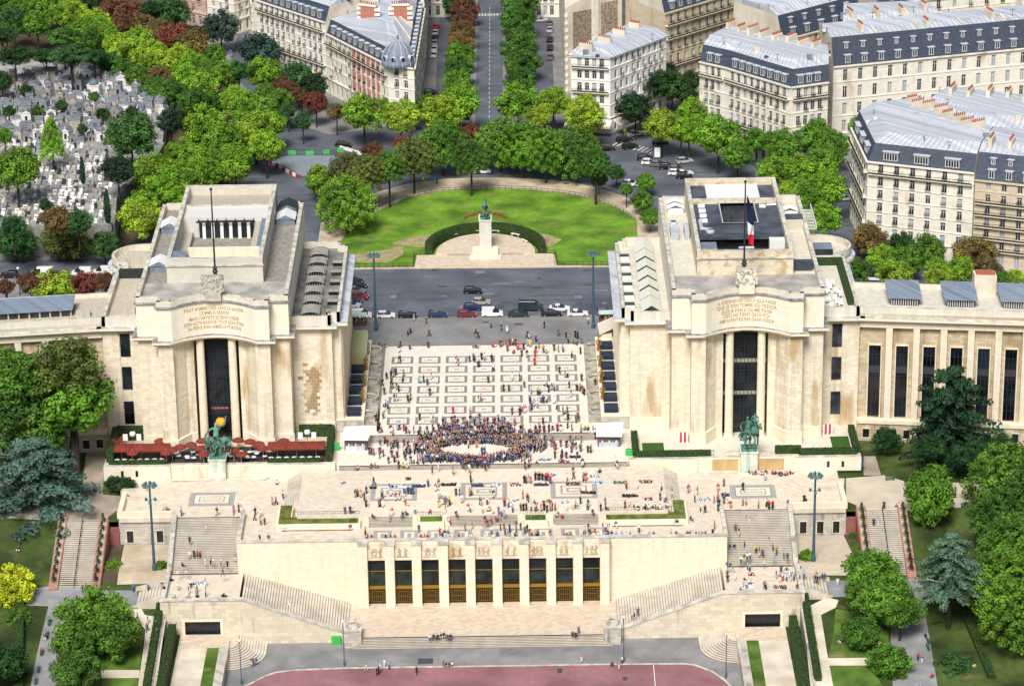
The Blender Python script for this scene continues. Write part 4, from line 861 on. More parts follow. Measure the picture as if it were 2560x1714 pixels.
    for k in range(5):
        y = -23.5+8.6*k
        m = MB(); m.lathe((22.9*s, y, .3), [(1.75, 0), (1.9, .9), (1.6, .95), (1.5, .5), (0, .45)], 16); m.build('basin', stone_g, cb)
    for k in range(4):
        y = -19.2+8.6*k
        g = thing('gilded_statue', 'gilded standing figure %s on the %s fountain block' % (('nearest the crowd', 'second from the crowd', 'third from the crowd', 'nearest the road')[k], t), 'statue', (23.9*s, y, 1.6))
        MB().box(23.5*s, y-.4, 1.6, 24.3*s, y+.4, 2.1).build('plinth', gold, g)
        GOLD = (g, 23.9*s, y)
        m = MB(); x = 23.9*s
        for sx in (-.16, .16): m.tube((x+sx, y, 2.1), (x+sx*.9, y, 3.2), .13, .2, 7)
        m.tube((x, y, 3.1), (x, y, 4.0), .22, .28, 8); m.ball((x, y, 4.0), .33, .22, .2, 8, 4); m.tube((x, y, 4.1), (x, y, 4.4), .12, .1, 6); m.ball((x, y-.02, 4.6), .2, .22, .26, 8, 5)
        for sx in (-1, 1): m.tube((x+sx*.4, y, 4.0), (x+sx*.52, y, 3.4), .12, .1, 6); m.tube((x+sx*.52, y, 3.4), (x+sx*.42, y-.2, 2.95), .1, .07, 6)
        m.build('figure', gold, g)
    # flag mast
    fm = thing('flag_mast', 'tall dark flag mast on the %s pavilion behind the carved block' % t, 'flagpole', (50.7*s, -32, 29.3))
    m = MB(); m.tube((50.7*s, -32, 29.3), (50.7*s, -32, 51), .22, .12, 8); m.build('mast', metal_k, fm)
    MB().lathe((50.7*s, -32, 34.6), [(.2, -1.5), (.5, -1.2), (.5, -.6), (.3, -.4), (.6, 0), (.3, .3), (.5, .7), (.2, 1)], 10).ball((50.7*s, -32, 51.2), .3).build('collar', metal_k, fm)
# tricolour hanging from the right mast
for nm, col, z0, z1, zz in ():
    pass
m = MB(); N = 12; rr = random.Random(2)
def fl(u, v):     # u along the fly (hanging down), v across the hoist
    x = 50.95+ (v*1.5)*(1-.35*u)*(.35+.65*math.sin(min(1, u*1.6+.05)*math.pi/2)) + .5*u; y = -32-.6*math.sin(u*9+v*5)*.6; z = 48.8-10.4*u-1.6*v*(1-u)
    return (x, y, z)
for i in range(18):
    for j in range(6):
        u0, u1, v0, v1 = i/18, (i+1)/18, j/6, (j+1)/6; ci = 0 if i < 11 and j < 5 and True else (1 if i < 14 else 2)
        if i < 10: ci = 0
        elif i < 14: ci = 1
        else: ci = 2
        m.q(fl(u0, v0), fl(u0, v1), fl(u1, v1), fl(u1, v0), m=ci)
tag(m.build('flag', [mat('flag_blue', (.008, .018, .07), .7), mat('flag_white', (.75, .75, .78), .7), mat('flag_red', (.60, .02, .05), .7)]), 'tricolour flag, blue, white and red, hanging limp from the right mast', 'flag')  # blue is darkened to paint in the flag's shadowed part
# ---------------------------------------------------------------- city houses
def facade(mb, a, b, z0, z1, rows, n, w, m=0, rec=.3, pad=1.2):
    L_ = math.hypot(b[0]-a[0], b[1]-a[1]); ux, uy = (b[0]-a[0])/L_, (b[1]-a[1])/L_; nx, ny = uy, -ux
    P = lambda t, z, d=0: (a[0]+ux*t-nx*d, a[1]+uy*t-ny*d, z)
    st = (L_-2*pad)/n; cs = [pad+st*(i+.5) for i in range(n)]; ts = [0]
    for c in cs: ts += [c-w/2, c+w/2]
    ts.append(L_); zs = [z0]
    for z, h in rows: zs += [z, z+h]
    zs.append(z1)
    for i in range(len(ts)-1):
        for j in range(len(zs)-1):
            t0, t1, y0, y1 = ts[i], ts[i+1], zs[j], zs[j+1]
            if i % 2 and j % 2:
                mb.q(P(t0, y0), P(t1, y0), P(t1, y0, rec), P(t0, y0, rec), m=m); mb.q(P(t0, y1), P(t1, y1), P(t1, y1, rec), P(t0, y1, rec), m=m)
                mb.q(P(t0, y0), P(t0, y1), P(t0, y1, rec), P(t0, y0, rec), m=m); mb.q(P(t1, y0), P(t1, y1), P(t1, y1, rec), P(t1, y0, rec), m=m)
            else: mb.q(P(t0, y0), P(t1, y0), P(t1, y1), P(t0, y1), m=m)
    ang = math.atan2(uy, ux)
    return [(P(c, z, rec-.02), ang, z, h) for z, h in rows for c in cs]
def offset(poly, d, edges=None):
    n = len(poly); out = []
    if edges is not None:
        for i in range(n):
            p0, p1, p2 = Vector(poly[i-1]), Vector(poly[i]), Vector(poly[(i+1) % n]); a, b = (p1-p0).normalized(), (p2-p1).normalized()
            da, db = (d if (i-1) % n in edges else .0), (d if i in edges else .0)
            q0, q1 = p1+Vector((-a.y, a.x))*da, p1+Vector((-b.y, b.x))*db; cr_ = a.x*b.y-a.y*b.x
            if abs(cr_) < .05: out.append(tuple(q1)); continue
            t = ((q1.x-q0.x)*b.y-(q1.y-q0.y)*b.x)/cr_; out.append(tuple(q0+a*t))
        return out
    for i in range(n):
        p0, p1, p2 = Vector(poly[i-1]), Vector(poly[i]), Vector(poly[(i+1) % n])
        a, b = (p1-p0).normalized(), (p2-p1).normalized(); na, nb = Vector((-a.y, a.x)), Vector((-b.y, b.x))
        k = (na+nb); k = k/max(.35, k.dot(k)/2)*1.0; out.append((p1.x+k.x*d, p1.y+k.y*d))
    return out
_wm = {}
def win_mesh(w, h, kind):
    k = (w, h, kind)
    if k in _wm: return _wm[k]
    m = MB(); g = 0
    m.box(-w/2, 0, 0, w/2, .05, h, {'d': 0, 'c': 3, 's': 4}[kind])
    for x in (-w/2+.04, 0, w/2-.04): m.box(x-.05, -.04, 0, x+.05, 0, h, 1)
    for z in (.04, h-.05, h*.72): m.box(-w/2, -.04, z-.04, w/2, 0, z+.04, 1)
    f = m.mesh('window', [glassb, winw, iron, curtain, mat('shutter_grey', (.30, .34, .38), .7)])
    m = MB(); m.box(-w/2-.1, -.62, .0, w/2+.1, -.34, .06, 1)
    for i in range(7): x = -w/2+w*i/6; m.box(x-.02, -.6, 0, x+.02, -.57, .9)
    m.box(-w/2-.05, -.62, .85, w/2+.05, -.55, .93); m.box(-w/2, -.6, .3, w/2, -.57, .45)
    r = m.mesh('balcony_rail', [iron, stone_c])
    _wm[k] = (f, r); return f, r
def dorm_mesh(kind):
    if kind in _wm: return _wm[kind]
    m = MB(); w, h = (1.5, 2.0) if kind == 'big' else (1.15, 1.5) if kind == 'small' else (3.4, 2.0)
    m.box(-w/2, -.1, 0, w/2, 2.2, h, 0); m.box(-w/2-.2, -.35, h, w/2+.2, 2.2, h+.16, 1)
    m.box(-w/2+.2, -.14, .15, w/2-.2, -.1, h-.15, 2)
    nb = 2 if w < 2 else 5
    for i in range(nb+1): x = -w/2+.2+(w-.4)*i/nb; m.box(x-.07, -.19, .15, x+.07, -.14, h-.15, 3)
    m.box(-w/2+.2, -.19, h-.25, w/2-.2, -.14, h-.13, 3); m.box(-w/2+.2, -.19, .12, w/2-.2, -.14, .24, 3)
    _wm[kind] = m.mesh('dormer', [zincd, zinc, glassb, winw]); return _wm[kind]
def house(name, label, poly, ze, nfl, edges, wall=housew, man=4.2, inset=1.7, slope=1.3, ground=4.2, dorm='big', drows=1, chim=3, rails=.7, seed=1, balc=(), shut=.25, roofm=None, top=None, z0=0., cat='house'):
    rr = random.Random(seed); cx_ = sum(q[0] for q in poly)/len(poly); cy_ = sum(q[1] for q in poly)/len(poly)
    p = thing(name, label, cat, (cx_, cy_, z0)); m = MB(); n = len(poly); wins = []
    fh = (ze-ground-z0)/nfl; rows = [(z0+ground+fh*i+.35, fh*.68) for i in range(nfl)]
    zs = {}
    for i in range(n):
        a, b = poly[i], poly[(i+1) % n]
        if i in edges: wins += [(w, i) for w in facade(m, a, b, z0, ze, [(z0+.6, ground-1.4)]+rows, edges[i], 1.15, m=0)]
        else: m.q((*a, z0), (*b, z0), (*b, ze), (*a, ze))
    m.q(*[(x, y, ze) for x, y in poly], m=0)
    if top:      # white top storey band
        pass
    wl = m.build('wall', [wall], p)
    mc = MB(); o2 = offset(poly, -.45)
    for i in range(n):
        if i in edges:
            a, b = poly[i], poly[(i+1) % n]
            for z, hh, wd in [(ze-.35, .35, .9), (z0+ground-.2, .25, .5)]+[(z0+ground+fh*k+.02, .16, .25) for k in range(1, nfl)]:
                mc.obox(a, b, wd, z, z+hh, m=0, mt=0)
    mc.build('cornice', wall, p)
    for (pos, ang, z, h), e in wins:
        kind = 's' if rr.random() < shut*.6 else 'c' if rr.random() < .22 else 'd'
        f, r = win_mesh(1.15, round(h, 2), kind)
        o = bpy.data.objects.new('window', f); S.collection.objects.link(o); o.parent = p; o.matrix_parent_inverse = Matrix.Translation(p.location).inverted(); o.location = pos; o.rotation_euler[2] = ang
        if z > z0+ground and rr.random() < rails:
            q = bpy.data.objects.new('balcony_rail', r); S.collection.objects.link(q); q.parent = o
    for e, k in balc:     # long balconies: edge, floor
        a, b = Vector(poly[e]), Vector(poly[(e+1) % n]); u = (b-a).normalized(); nn = Vector((u.y, -u.x)); a2, b2 = a+nn*.45+u*.3, b+nn*.45-u*.3; z = z0+ground+fh*k
        mm = MB(); mm.obox(a2, b2, .9, z+.02, z+.2, m=1); a3, b3 = a+nn*.86+u*.3, b+nn*.86-u*.3; mm.obox(a3, b3, .06, z+1.05, z+1.13); L_ = (b3-a3).length
        for i in range(int(L_/.35)): c = a3+u*(i*.35); mm.box(c.x-.03, c.y-.03, z+.2, c.x+.03, c.y+.03, z+1.05)
        mm.obox(a3, b3, .04, z+.3, z+.6); mm.build('balcony', [iron, stone_c], p)
    zt_ = ze
    if man:
        a = offset(poly, .15, edges); b = offset(poly, inset, edges); m = MB()
        for i in range(n):
            j = (i+1) % n; m.q((*a[i], ze), (*a[j], ze), (*b[j], ze+man), (*b[i], ze+man), m=0 if i in edges else 1)
        m.build('mansard', [slate if roofm is None else roofm, party], p)
        for i in edges:
            A, B = Vector(poly[i]), Vector(poly[(i+1) % n]); L_ = (B-A).length; u = (B-A)/L_; nn = Vector((u.y, -u.x)); ang = math.atan2(u.y, u.x)
            for row in range(drows):
                k = max(1, int(edges[i]*(.9 if dorm != 'wide' else .55)))
                for c in range(k):
                    t = 1.6+(L_-3.2)*(c+.5)/k; zz = ze+.35+row*(man/drows); dd = inset*(zz-ze)/man
                    q = A+u*t-nn*(dd+.25); o = bpy.data.objects.new('dormer', dorm_mesh(dorm if row == 0 else 'small')); S.collection.objects.link(o); o.parent = p
                    o.matrix_parent_inverse = Matrix.Translation(p.location).inverted(); o.location = (q.x, q.y, zz); o.rotation_euler[2] = ang
        zt_ = ze+man; base = b
    else: base = offset(poly, -.5)
    cc = Vector((sum(q[0] for q in base)/n, sum(q[1] for q in base)/n))
    tp = offset(base, 3.4 if man else 4.2, edges) if 'brick' not in name and 'slate' not in name else [tuple(Vector(q)*.42+cc*.58) for q in base]; m = MB()
    for i in range(n):
        j = (i+1) % n; m.q((*base[i], zt_), (*base[j], zt_), (*tp[j], zt_+slope), (*tp[i], zt_+slope))
    m.q(*[(x, y, zt_+slope) for x, y in tp]); r = m.build('roof', zinc, p)
    sm = MB()
    for i in range(n):
        j = (i+1) % n; L_ = math.hypot(base[j][0]-base[i][0], base[j][1]-base[i][1])
        for k in range(1, int(L_/1.25)):
            if i not in edges: break
            f = k*1.25/L_; a_, c_ = Vector(base[i]).lerp(Vector(base[j]), f), Vector(tp[i]).lerp(Vector(tp[j]), f); sm.obox(a_, c_, .16, zt_-.05, zt_+.07, z0b=zt_+slope-.05, z1b=zt_+slope+.07)
    if sm.f: sm.build('roof_seams', mat('zinc_seam', (.30, .33, .37), .6), r)
    if not man: m = MB(); m.prism(base, zt_-.15, zt_-.01); m.build('gutter', zincd, p)
    for k in range(chim*2):
        t = (k+.5)/chim/2; i = max(range(n), key=lambda i: (Vector(poly[i])-Vector(poly[(i+1) % n])).length); A, B = Vector(base[i]), Vector(base[(i+1) % n]); u = (B-A).normalized(); nn = Vector((u.y, -u.x))
        q = A+(B-A)*t - nn*rr.uniform(.8, 2); q2 = q-nn*rr.uniform(2.8, 4.2); h = rr.uniform(1.0, 1.7)+slope
        mm = MB(); mm.obox(q, q2, .9, zt_-.5, zt_+h, 0, 0); ch = mm.build('chimney', party, r); mm = MB()
        for w in range(6): c = q+(q2-q)*((w+.5)/6); mm.tube((c.x, c.y, zt_+h), (c.x, c.y, zt_+h+.65), .2, .15, 6)
        mm.build('chimney_pots', terracotta, r)
    for k in range(12):
        i = rr.randrange(n); f = rr.uniform(.15, .85); g = rr.uniform(.1, .75); A, B = Vector(base[i]), Vector(base[(i+1) % n]); C, D = Vector(tp[i]), Vector(tp[(i+1) % n])
        c = (A+(B-A)*f)*(1-g)+(C+(D-C)*f)*g; z = zt_+slope*g; t = rr.random(); mm = MB()
        if t < .45: mm.box(c.x-.5, c.y-.6, z-.2, c.x+.5, c.y+.6, z+.22); mm.build('skylight', glassb if t < .25 else whites, r)
        elif t < .6: mm.box(c.x-.7, c.y-.5, z-.3, c.x+.7, c.y+.5, z+1.1); mm.build('lift_housing', party if t < .52 else zincd, r)
        elif t < .8: mm.tube((c.x, c.y, z-.2), (c.x, c.y, z+1.9), .05, n=5); mm.box(c.x-.6, c.y-.03, z+1.6, c.x+.6, c.y+.03, z+1.66); mm.build('aerial', metal_k, r)
        else: mm.tube((c.x, c.y, z-.2), (c.x, c.y, z+1.1), .16, n=6); mm.build('flue', zincd, r)
    L1 = max(range(n), key=lambda i: (Vector(poly[i])-Vector(poly[(i+1) % n])).length); A, B = Vector(base[L1]), Vector(base[(L1+1) % n]); C, D = Vector(tp[L1]), Vector(tp[(L1+1) % n])
    for k in range(int((B-A).length/13)):     # party walls standing proud of the roof
        f = (k+1)/(int((B-A).length/13)+1); a_, c_ = A+(B-A)*f, C+(D-C)*f; mm = MB(); mm.obox(a_, c_, .4, zt_-1, zt_+.55, z0b=zt_-1, z1b=zt_+slope+.55); mm.build('party_wall', party, r)
    return p
house('white_corner_building', 'white-painted corner building with shallow zinc roof and cream cafe awnings at its foot', [(21.7, 159), (31.4, 156.6), (46.3, 174.8), (38, 183)], 20, 5, {0: 4, 1: 9}, wall=mat('white_render', (.80, .78, .73), .8, 'noise', scale=.3, amt=.08), man=0, slope=1.2, chim=2, seed=3, balc=((0, 4), (0, 2)), rails=.5)
b_ = MB()
for a, b in (((20.5, 157.4), (31.8, 154.6)), ((31.8, 154.6), (42, 167))):
    u = (Vector(b)-Vector(a)).normalized(); nn = Vector((u.y, -u.x)); a2, b2 = Vector(a)+nn*2.6, Vector(b)+nn*2.6
    b_.q((*Vector(a), 4.3), (*Vector(b), 4.3), (*b2, 3.3), (*a2, 3.3)); b_.q((*b2, 3.3), (*a2, 3.3), (*a2, 2.7), (*b2, 2.7))
tag(b_.build('cafe_awning', mat('awning_cream', (.66, .60, .48), .8)), 'long cream awning round the foot of the white corner building', 'awning')
p = thing('party_wall_building', 'tall tan building with blind party wall facing the square beside the avenue', 'house', (28, 240, 0))
m = MB(); w_ = facade(m, (20.9, 300), (20.9, 190.9), 0, 23, [(4+3.5*k, 2.3) for k in range(5)], 24, 1.1); m.q((20.9, 190.9, 0), (36, 201, 0), (36, 201, 24), (28, 195.6, 25.5), (20.9, 190.9, 23)); m.q((36, 201, 0), (36, 300, 0), (36, 300, 24), (36, 201, 24)); m.q((20.9, 190.9, 23), (28, 195.6, 25.5), (28, 300, 25.5), (20.9, 300, 23)); m.q((36, 201, 24), (28, 195.6, 25.5), (28, 300, 25.5), (36, 300, 24)); m.build('wall', party, p)
for k, (pos, ang, z, h) in enumerate(w_):
    o = bpy.data.objects.new('window', win_mesh(1.15, 2.3, 'd')[0]); S.collection.objects.link(o); o.parent = p; o.matrix_parent_inverse = Matrix.Translation(p.location).inverted(); o.location = pos; o.rotation_euler[2] = ang
m = MB(); m.obox((23.0, 192.2), (27.8, 195.4), .12, 6, 21.5); m.obox((30.4, 197.15), (34.8, 200.1), .12, 10, 22.5); m.build('wall_panel', mat('brown_panel', (.17, .13, .09), .9, 'wall', col2=(.45, .38, .28), amt=.3, bw=.7, bh=.5), p)
m = MB()
for k in range(11): m.box(20.75, 191, .6+2.0*k, 21.6, 191.4, 1.5+2.0*k)
m.obox((28.1, 195.4), (29.6, 196.5), .5, 0, 25.6); m.build('quoin', housew, p)
house('apartment_building', 'tan stone apartment house with dark balconies on the street behind the white corner building', [(46.5, 187), (70, 210), (62, 224), (37, 203)], 22.5, 5, {0: 11}, wall=houset, man=3.6, seed=5, balc=((0, 4), (0, 1), (0, 3)), chim=2, rails=.95)
house('apartment_building', 'modern apartment house with stacked grey balconies at the far end of the tan row', [(70.4, 210.4), (79, 219), (70, 232), (62, 224)], 29, 8, {0: 3}, wall=mat('grey_render', (.40, .37, .33), .8), man=0, seed=6, balc=tuple((0, k) for k in range(8)), chim=1, rails=0)
house('apartment_building', 'pale tan apartment house beyond the grey balconied one', [(79.4, 219.4), (98, 238), (88, 250), (70, 232)], 27, 7, {0: 7}, wall=houset, man=3, seed=7, chim=1)
house('corner_apartment_building', 'long cream corner block with slate mansard and white top storey above green plane trees', [(53.1, 147.1), (59.1, 141.8), (73.6, 124.7), (82.9, 128.4), (84, 141), (62, 161)], 21.5, 5, {0: 3, 1: 9, 2: 4}, man=3.8, seed=8, balc=((0, 4), (1, 4), (2, 4), (1, 1)), chim=4, slope=1.6)
house('institution_building', 'very long cream block with steep blue slate roof and two rows of dormers', [(85.4, 141), (152, 159.5), (148.5, 172), (83, 154)], 21.5, 4, {0: 17}, man=6.6, inset=2.6, drows=2, seed=9, chim=2, rails=0, slope=.5, shut=.3)
house('apartment_building', 'house with cream blind gable and slate dormers behind the long slate-roofed block', [(64, 184), (75.3, 168), (97, 186), (88, 204)], 20.5, 5, {1: 6}, wall=party, man=5.8, inset=2.2, drows=2, seed=10, chim=2)
house('apartment_building', 'cream block with wide mansard windows and a long iron balcony nearest the right wing', [(84.6, 91), (85.6, 66.7), (108.0, 57.6), (114, 73), (100, 96)], 22, 6, {0: 7, 1: 6}, man=3.8, seed=11, dorm='wide', balc=((1, 5), (0, 5), (0, 3), (0, 1)), chim=4, slope=1.6, rails=.9)
house('apartment_building', 'tan block with planted iron balconies at the right edge behind the wing', [(108.2, 57.5), (140, 45), (147, 64), (114.2, 73)], 20.5, 6, {0: 9}, wall=houset, man=5.6, inset=2.4, drows=2, seed=12, balc=tuple((0, k) for k in (0, 1, 2, 3, 4)), chim=4, rails=.6)
house('courtyard_building', 'zinc-roofed courtyard house with dark mansard and chimney stacks behind the long balcony block', [(101, 92), (112, 78), (150, 66), (156, 84), (108, 104)], 22, 5, {0: 3, 1: 8}, man=3.6, seed=13, chim=6, slope=1.8)
house('rear_building', 'dark slate house with roof dishes behind the long slate-roofed block', [(101, 184), (138, 196), (133, 222), (97, 214)], 25, 6, {0: 8}, wall=housew, man=4, seed=14, chim=3)
house('rear_building', 'white-fronted building at the top right corner', [(139, 190), (185, 202), (180, 226), (135, 214)], 31, 8, {0: 13}, wall=housec, man=0, seed=15, chim=2, rails=.1)
house('rear_building', 'low dark-roofed house between the blind gable and the long slate roof', [(90, 165), (116, 172), (113, 184), (92, 182)], 21.5, 5, {0: 6}, man=3, seed=16, chim=2)
# left of the avenue
bb = house('corner_brick_building', 'cream and red brick corner building with blue dome beside the avenue', [(-41.2, 194.6), (-24.3, 165.4), (-17.6, 162), (-16.2, 217), (-26, 222), (-30, 206)], 16.3, 4, {0: 12, 1: 2, 2: 16}, man=3.4, inset=1.6, seed=21, balc=((0, 3),), chim=0, slope=2.2)
m = MB(); m.obox((-33.5, 181.25), (-25.2, 166.9), .12, 4.3, 15.9); m.build('brick_panel', mat('brick_strips', (.55, .24, .17), .9, 'wall', col2=(.62, .30, .22), amt=.2, bw=.5, bh=.2), bb) if 0 else None
for t0, t1 in ((.42, .455), (.50, .535), (.58, .615), (.66, .695), (.74, .775), (.82, .855)):
    A, B = Vector((-41.2, 194.6)), Vector((-24.3, 165.4)); m = MB(); m.obox(A+(B-A)*t0, A+(B-A)*t1, .16, 4.4, 15.9); m.build('brick_panel', mat('brick_strips', (.55, .22, .15), .9, 'wall', col2=(.62, .28, .20), amt=.2, bw=.5, bh=.2), bb)
c = (-21.6, 165.9); m = MB(); m.lathe((*c, 16.4), [(4.3, 0), (4.4, .6), (4.1, 1.6), (3.7, 3.0), (2.8, 4.6), (1.5, 5.7), (.35, 6.2), (.3, 7.2), (0, 7.8)], 12); dm = m.build('dome', zincd, bb)
m = MB()
for k in range(12):
    a = 2*math.pi*(k+.5)/12; pr = [(4.45, 0), (4.15, 1.6), (3.75, 3.0), (2.85, 4.6), (1.55, 5.7), (.4, 6.25)]
    for (ra, za), (rb, zb) in zip(pr, pr[1:]): m.tube((c[0]+ra*math.cos(a), c[1]+ra*math.sin(a), 16.4+za), (c[0]+rb*math.cos(a), c[1]+rb*math.sin(a), 16.4+zb), .08, n=4)
m.build('dome_rib', zinc, dm)
for k in range(4):
    a = -math.pi/2-.9+k*.6; m = MB(); x, y = c[0]+3.8*math.cos(a), c[1]+3.8*math.sin(a); m.ball((x, y, 18.6), .75, .75, .8, 10, 6); m.ball((x+.35*math.cos(a), y+.35*math.sin(a), 18.6), .5, .5, .55, 8, 5, m=1); m.build('dome_window', [zinc, glassk], dm)
for (x0, y0), (x1, y1) in (((-32.2, 191.5), (-27.6, 189.5)), ((-24, 190.5), (-19.2, 190.5))):
    m = MB(); m.obox((x0, y0), (x1, y1), 1.2, 16, 24.6, 0); w = m.build('gable_stack', brickr, bb); m = MB()
    for q in ((x0, y0), (x1, y1)):
        for k in range(7): m.box(q[0]-.7, q[1]-.75, 16.0+k*1.25, q[0]+.7, q[1]+.75, 16.7+k*1.25)
    m.obox((x0, y0), (x1, y1), 1.6, 24.6, 25.0); m.build('quoin', housec, w); m = MB()
    for k in range(8): t = (k+.5)/8; m.tube((x0+(x1-x0)*t, y0+(y1-y0)*t, 25.0), (x0+(x1-x0)*t, y0+(y1-y0)*t, 25.7), .2, .15, 6)
    m.build('chimney_pots', terracotta, w)
house('apartment_building', 'cream apartment row with grey mansard left of the domed brick corner', [(-61, 217.8), (-41.4, 194.9), (-30.5, 206), (-50, 229)], 19.2, 5, {0: 12}, wall=housec, man=3.8, seed=22, balc=((0, 1), (0, 4)), chim=3)
house('avenue_building', 'stone house lining the left lane of the avenue behind the domed building', [(-34, 223), (-16.2, 218), (-16.2, 262), (-36, 262)], 20, 5, {1: 13}, man=3, seed=23, chim=3)
house('avenue_building', 'stone house closing the left lane of the avenue', [(-34, 265.5), (-8.6, 265.5), (-8.6, 300), (-34, 300)], 20, 5, {0: 9, 1: 9}, wall=housec, man=3, seed=24, chim=1)
house('avenue_building', 'stone house closing the right lane of the avenue', [(12.8, 264), (20.7, 264), (20.7, 300), (12.8, 300)], 20, 5, {0: 3, 3: 9}, wall=housec, man=3, seed=25, chim=1)
house('street_building', 'grey street house behind the cream apartment row at top left', [(-62.5, 222), (-50, 230), (-58, 300), (-70, 300)], 17, 5, {3: 18}, man=3, seed=26, chim=2)
house('brick_villa', 'villa with pink brick bands among the trees at top left', [(-90, 266), (-78.4, 257), (-69, 271), (-80, 280)], 15.5, 4, {0: 5, 1: 5}, wall=mat('brick_bands', (.50, .27, .22), .9, 'wall', col2=(.68, .60, .50), amt=.05, bw=40, bh=1.0, mortar=(.5, .3, .25)), man=0, seed=27, chim=1, rails=.3)
house('slate_villa', 'small stone villa with steep slate roof at the street corner top left', [(-78, 257.2), (-70, 250.4), (-61.5, 262), (-68, 271)], 11, 3, {0: 3, 1: 4}, wall=housec, man=4.5, inset=2.2, seed=28, chim=1, rails=.2)
# ---------------------------------------------------------------- trees
def leafq(m, c, r, n_, sz, rr, flat=1.):
    for _ in range(n_):
        v = Vector((rr.gauss(0, 1), rr.gauss(0, 1), rr.gauss(0, 1))).normalized()
        q = Vector(c)+Vector((v.x*r, v.y*r, v.z*r*flat))*(rr.random()**.35)
        nrm = (v+Vector((rr.uniform(-.7, .7), rr.uniform(-.7, .7), rr.uniform(-.3, .9)))).normalized(); a = nrm.orthogonal().normalized(); a = Matrix.Rotation(rr.random()*6.28, 3, nrm) @ a; b = nrm.cross(a); k = sz*rr.uniform(.6, 1.3)
        m.q(q+a*k, q+b*k*.6, q-a*k, q-b*k*.6)
def crown(kind, seed):
    rr = random.Random(seed); m = MB()
    if kind == 'round':
        nb = 46
        for i in range(nb):
            z = 1-2*(i+.5)/nb; ph = i*2.39996+rr.uniform(-.3, .3); rxy = math.sqrt(1-z*z)
            if z < -.75: continue
            R = rr.uniform(.60, .86); sh = 1. if z > -.2 else .9
            leafq(m, (rxy*math.cos(ph)*R*sh, rxy*math.sin(ph)*R*sh, z*R*.95), rr.uniform(.19, .31), 150, .052, rr, .85)
        leafq(m, (0, 0, 0), .6, 500, .09, rr)
    elif kind == 'dense':
        nb = 90
        for i in range(nb):
            z = 1-2*(i+.5)/nb; ph = i*2.39996; rxy = math.sqrt(1-z*z)
            if z < -.8: continue
            R = rr.uniform(.74, .92); leafq(m, (rxy*math.cos(ph)*R, rxy*math.sin(ph)*R, z*R), rr.uniform(.11, .18), 90, .036, rr)
        leafq(m, (0, 0, 0), .7, 600, .09, rr)
    elif kind == 'cone':
        for i in range(60):
            t = (i+.5)/60; z = -.9+1.9*t; R = .82*(1-t)**.62*rr.uniform(.75, 1.05); ph = i*2.39996; leafq(m, (R*math.cos(ph), R*math.sin(ph), z), .2*(1.15-.6*t), 110, .045, rr)
        leafq(m, (0, 0, -.3), .5, 300, .09, rr)
    elif kind == 'cypress':
        for i in range(26):
            t = (i+.5)/26; leafq(m, (rr.uniform(-.12, .12), rr.uniform(-.12, .12), -1+2*t), .75*math.sin(math.pi*min(.95, t*.8+.18))+.08, 70, .12, rr, .16)
    elif kind == 'pine':
        for i in range(34):
            ph = i*2.39996; R = math.sqrt((i+.5)/34)*.85; leafq(m, (R*math.cos(ph), R*math.sin(ph), .45*(1-R*R)+rr.uniform(-.15, .15)), .22, 130, .05, rr, .6)
        leafq(m, (0, 0, 0), .6, 300, .09, rr, .4)
    elif kind == 'cedar':
        L_ = 11
        for l in range(L_):
            t = l/(L_-1); Rm = (1-t)**.6*.92+.12
            for a in range(11-l//2):
                ph = a*2*math.pi/(11-l//2)+l*1.1+rr.uniform(-.35, .35); ln = Rm*rr.uniform(.55, 1.12); z = -.85+1.7*t+rr.uniform(-.07, .07); dr = rr.uniform(.02, .16)
                for k in range(6):
                    f = (k+1)/6; leafq(m, (math.cos(ph)*ln*f, math.sin(ph)*ln*f, z-dr*f*f+.05*f), .06+.10*f*(1.2-f*.4), 44, .034, rr, .38)
        leafq(m, (0, 0, .1), .25, 250, .06, rr, 2.5)
    me = m.mesh('crown', fol); return me
def trunk_mesh(seed):
    rr = random.Random(seed); m = MB(); m.tube((0, 0, 0), (.02, 0, .55), .05, .036, 7); m.tube((.02, 0, .55), (.0, .02, 1.0), .036, .02, 6)
    for k in range(6):
        a = k*1.05+rr.uniform(-.3, .3); h = rr.uniform(.5, .8); m.tube((.015, 0, h), (.22*math.cos(a), .22*math.sin(a), h+.28), .022, .008, 5)
    return m.mesh('trunk', bark)
KINDS = {k: [crown(k, 10*i+j) for j in range(n)] for i, (k, n) in enumerate((('round', 4), ('dense', 2), ('cone', 1), ('cypress', 1), ('pine', 2), ('cedar', 2)))}
TR = [trunk_mesh(k) for k in range(3)]
COL = dict(L=(.245, .39, .030), l=(.162, .32, .024), m=(.108, .235, .022), M=(.070, .160, .020), g=(.045, .125, .030), d=(.028, .075, .018), D=(.022, .058, .020),
           b=(.17, .125, .04), B=(.15, .070, .035), r=(.19, .055, .035), o=(.13, .16, .035), y=(.48, .54, .03), c=(.10, .185, .125), e=(.030, .080, .028), u=(.040, .085, .055))
CN = dict(L='lime-green', l='bright green', m='fresh green', M='mid-green', g='deep green', d='dark green', D='very dark green', b='olive-brown', B='russet-brown', r='red-brown', o='olive-green', y='golden yellow', c='blue-green', e='dark', u='bluish dark green')
KN = dict(round='leafy tree', dense='chestnut tree', cone='cone-shaped tree', cypress='cypress', pine='spreading pine', cedar='cedar')
TN = dict(round='plane_tree', dense='chestnut_tree', cone='lime_tree', cypress='cypress', pine='pine_tree', cedar='cedar')
_tc = [0]; trr = random.Random(99); USED = {}
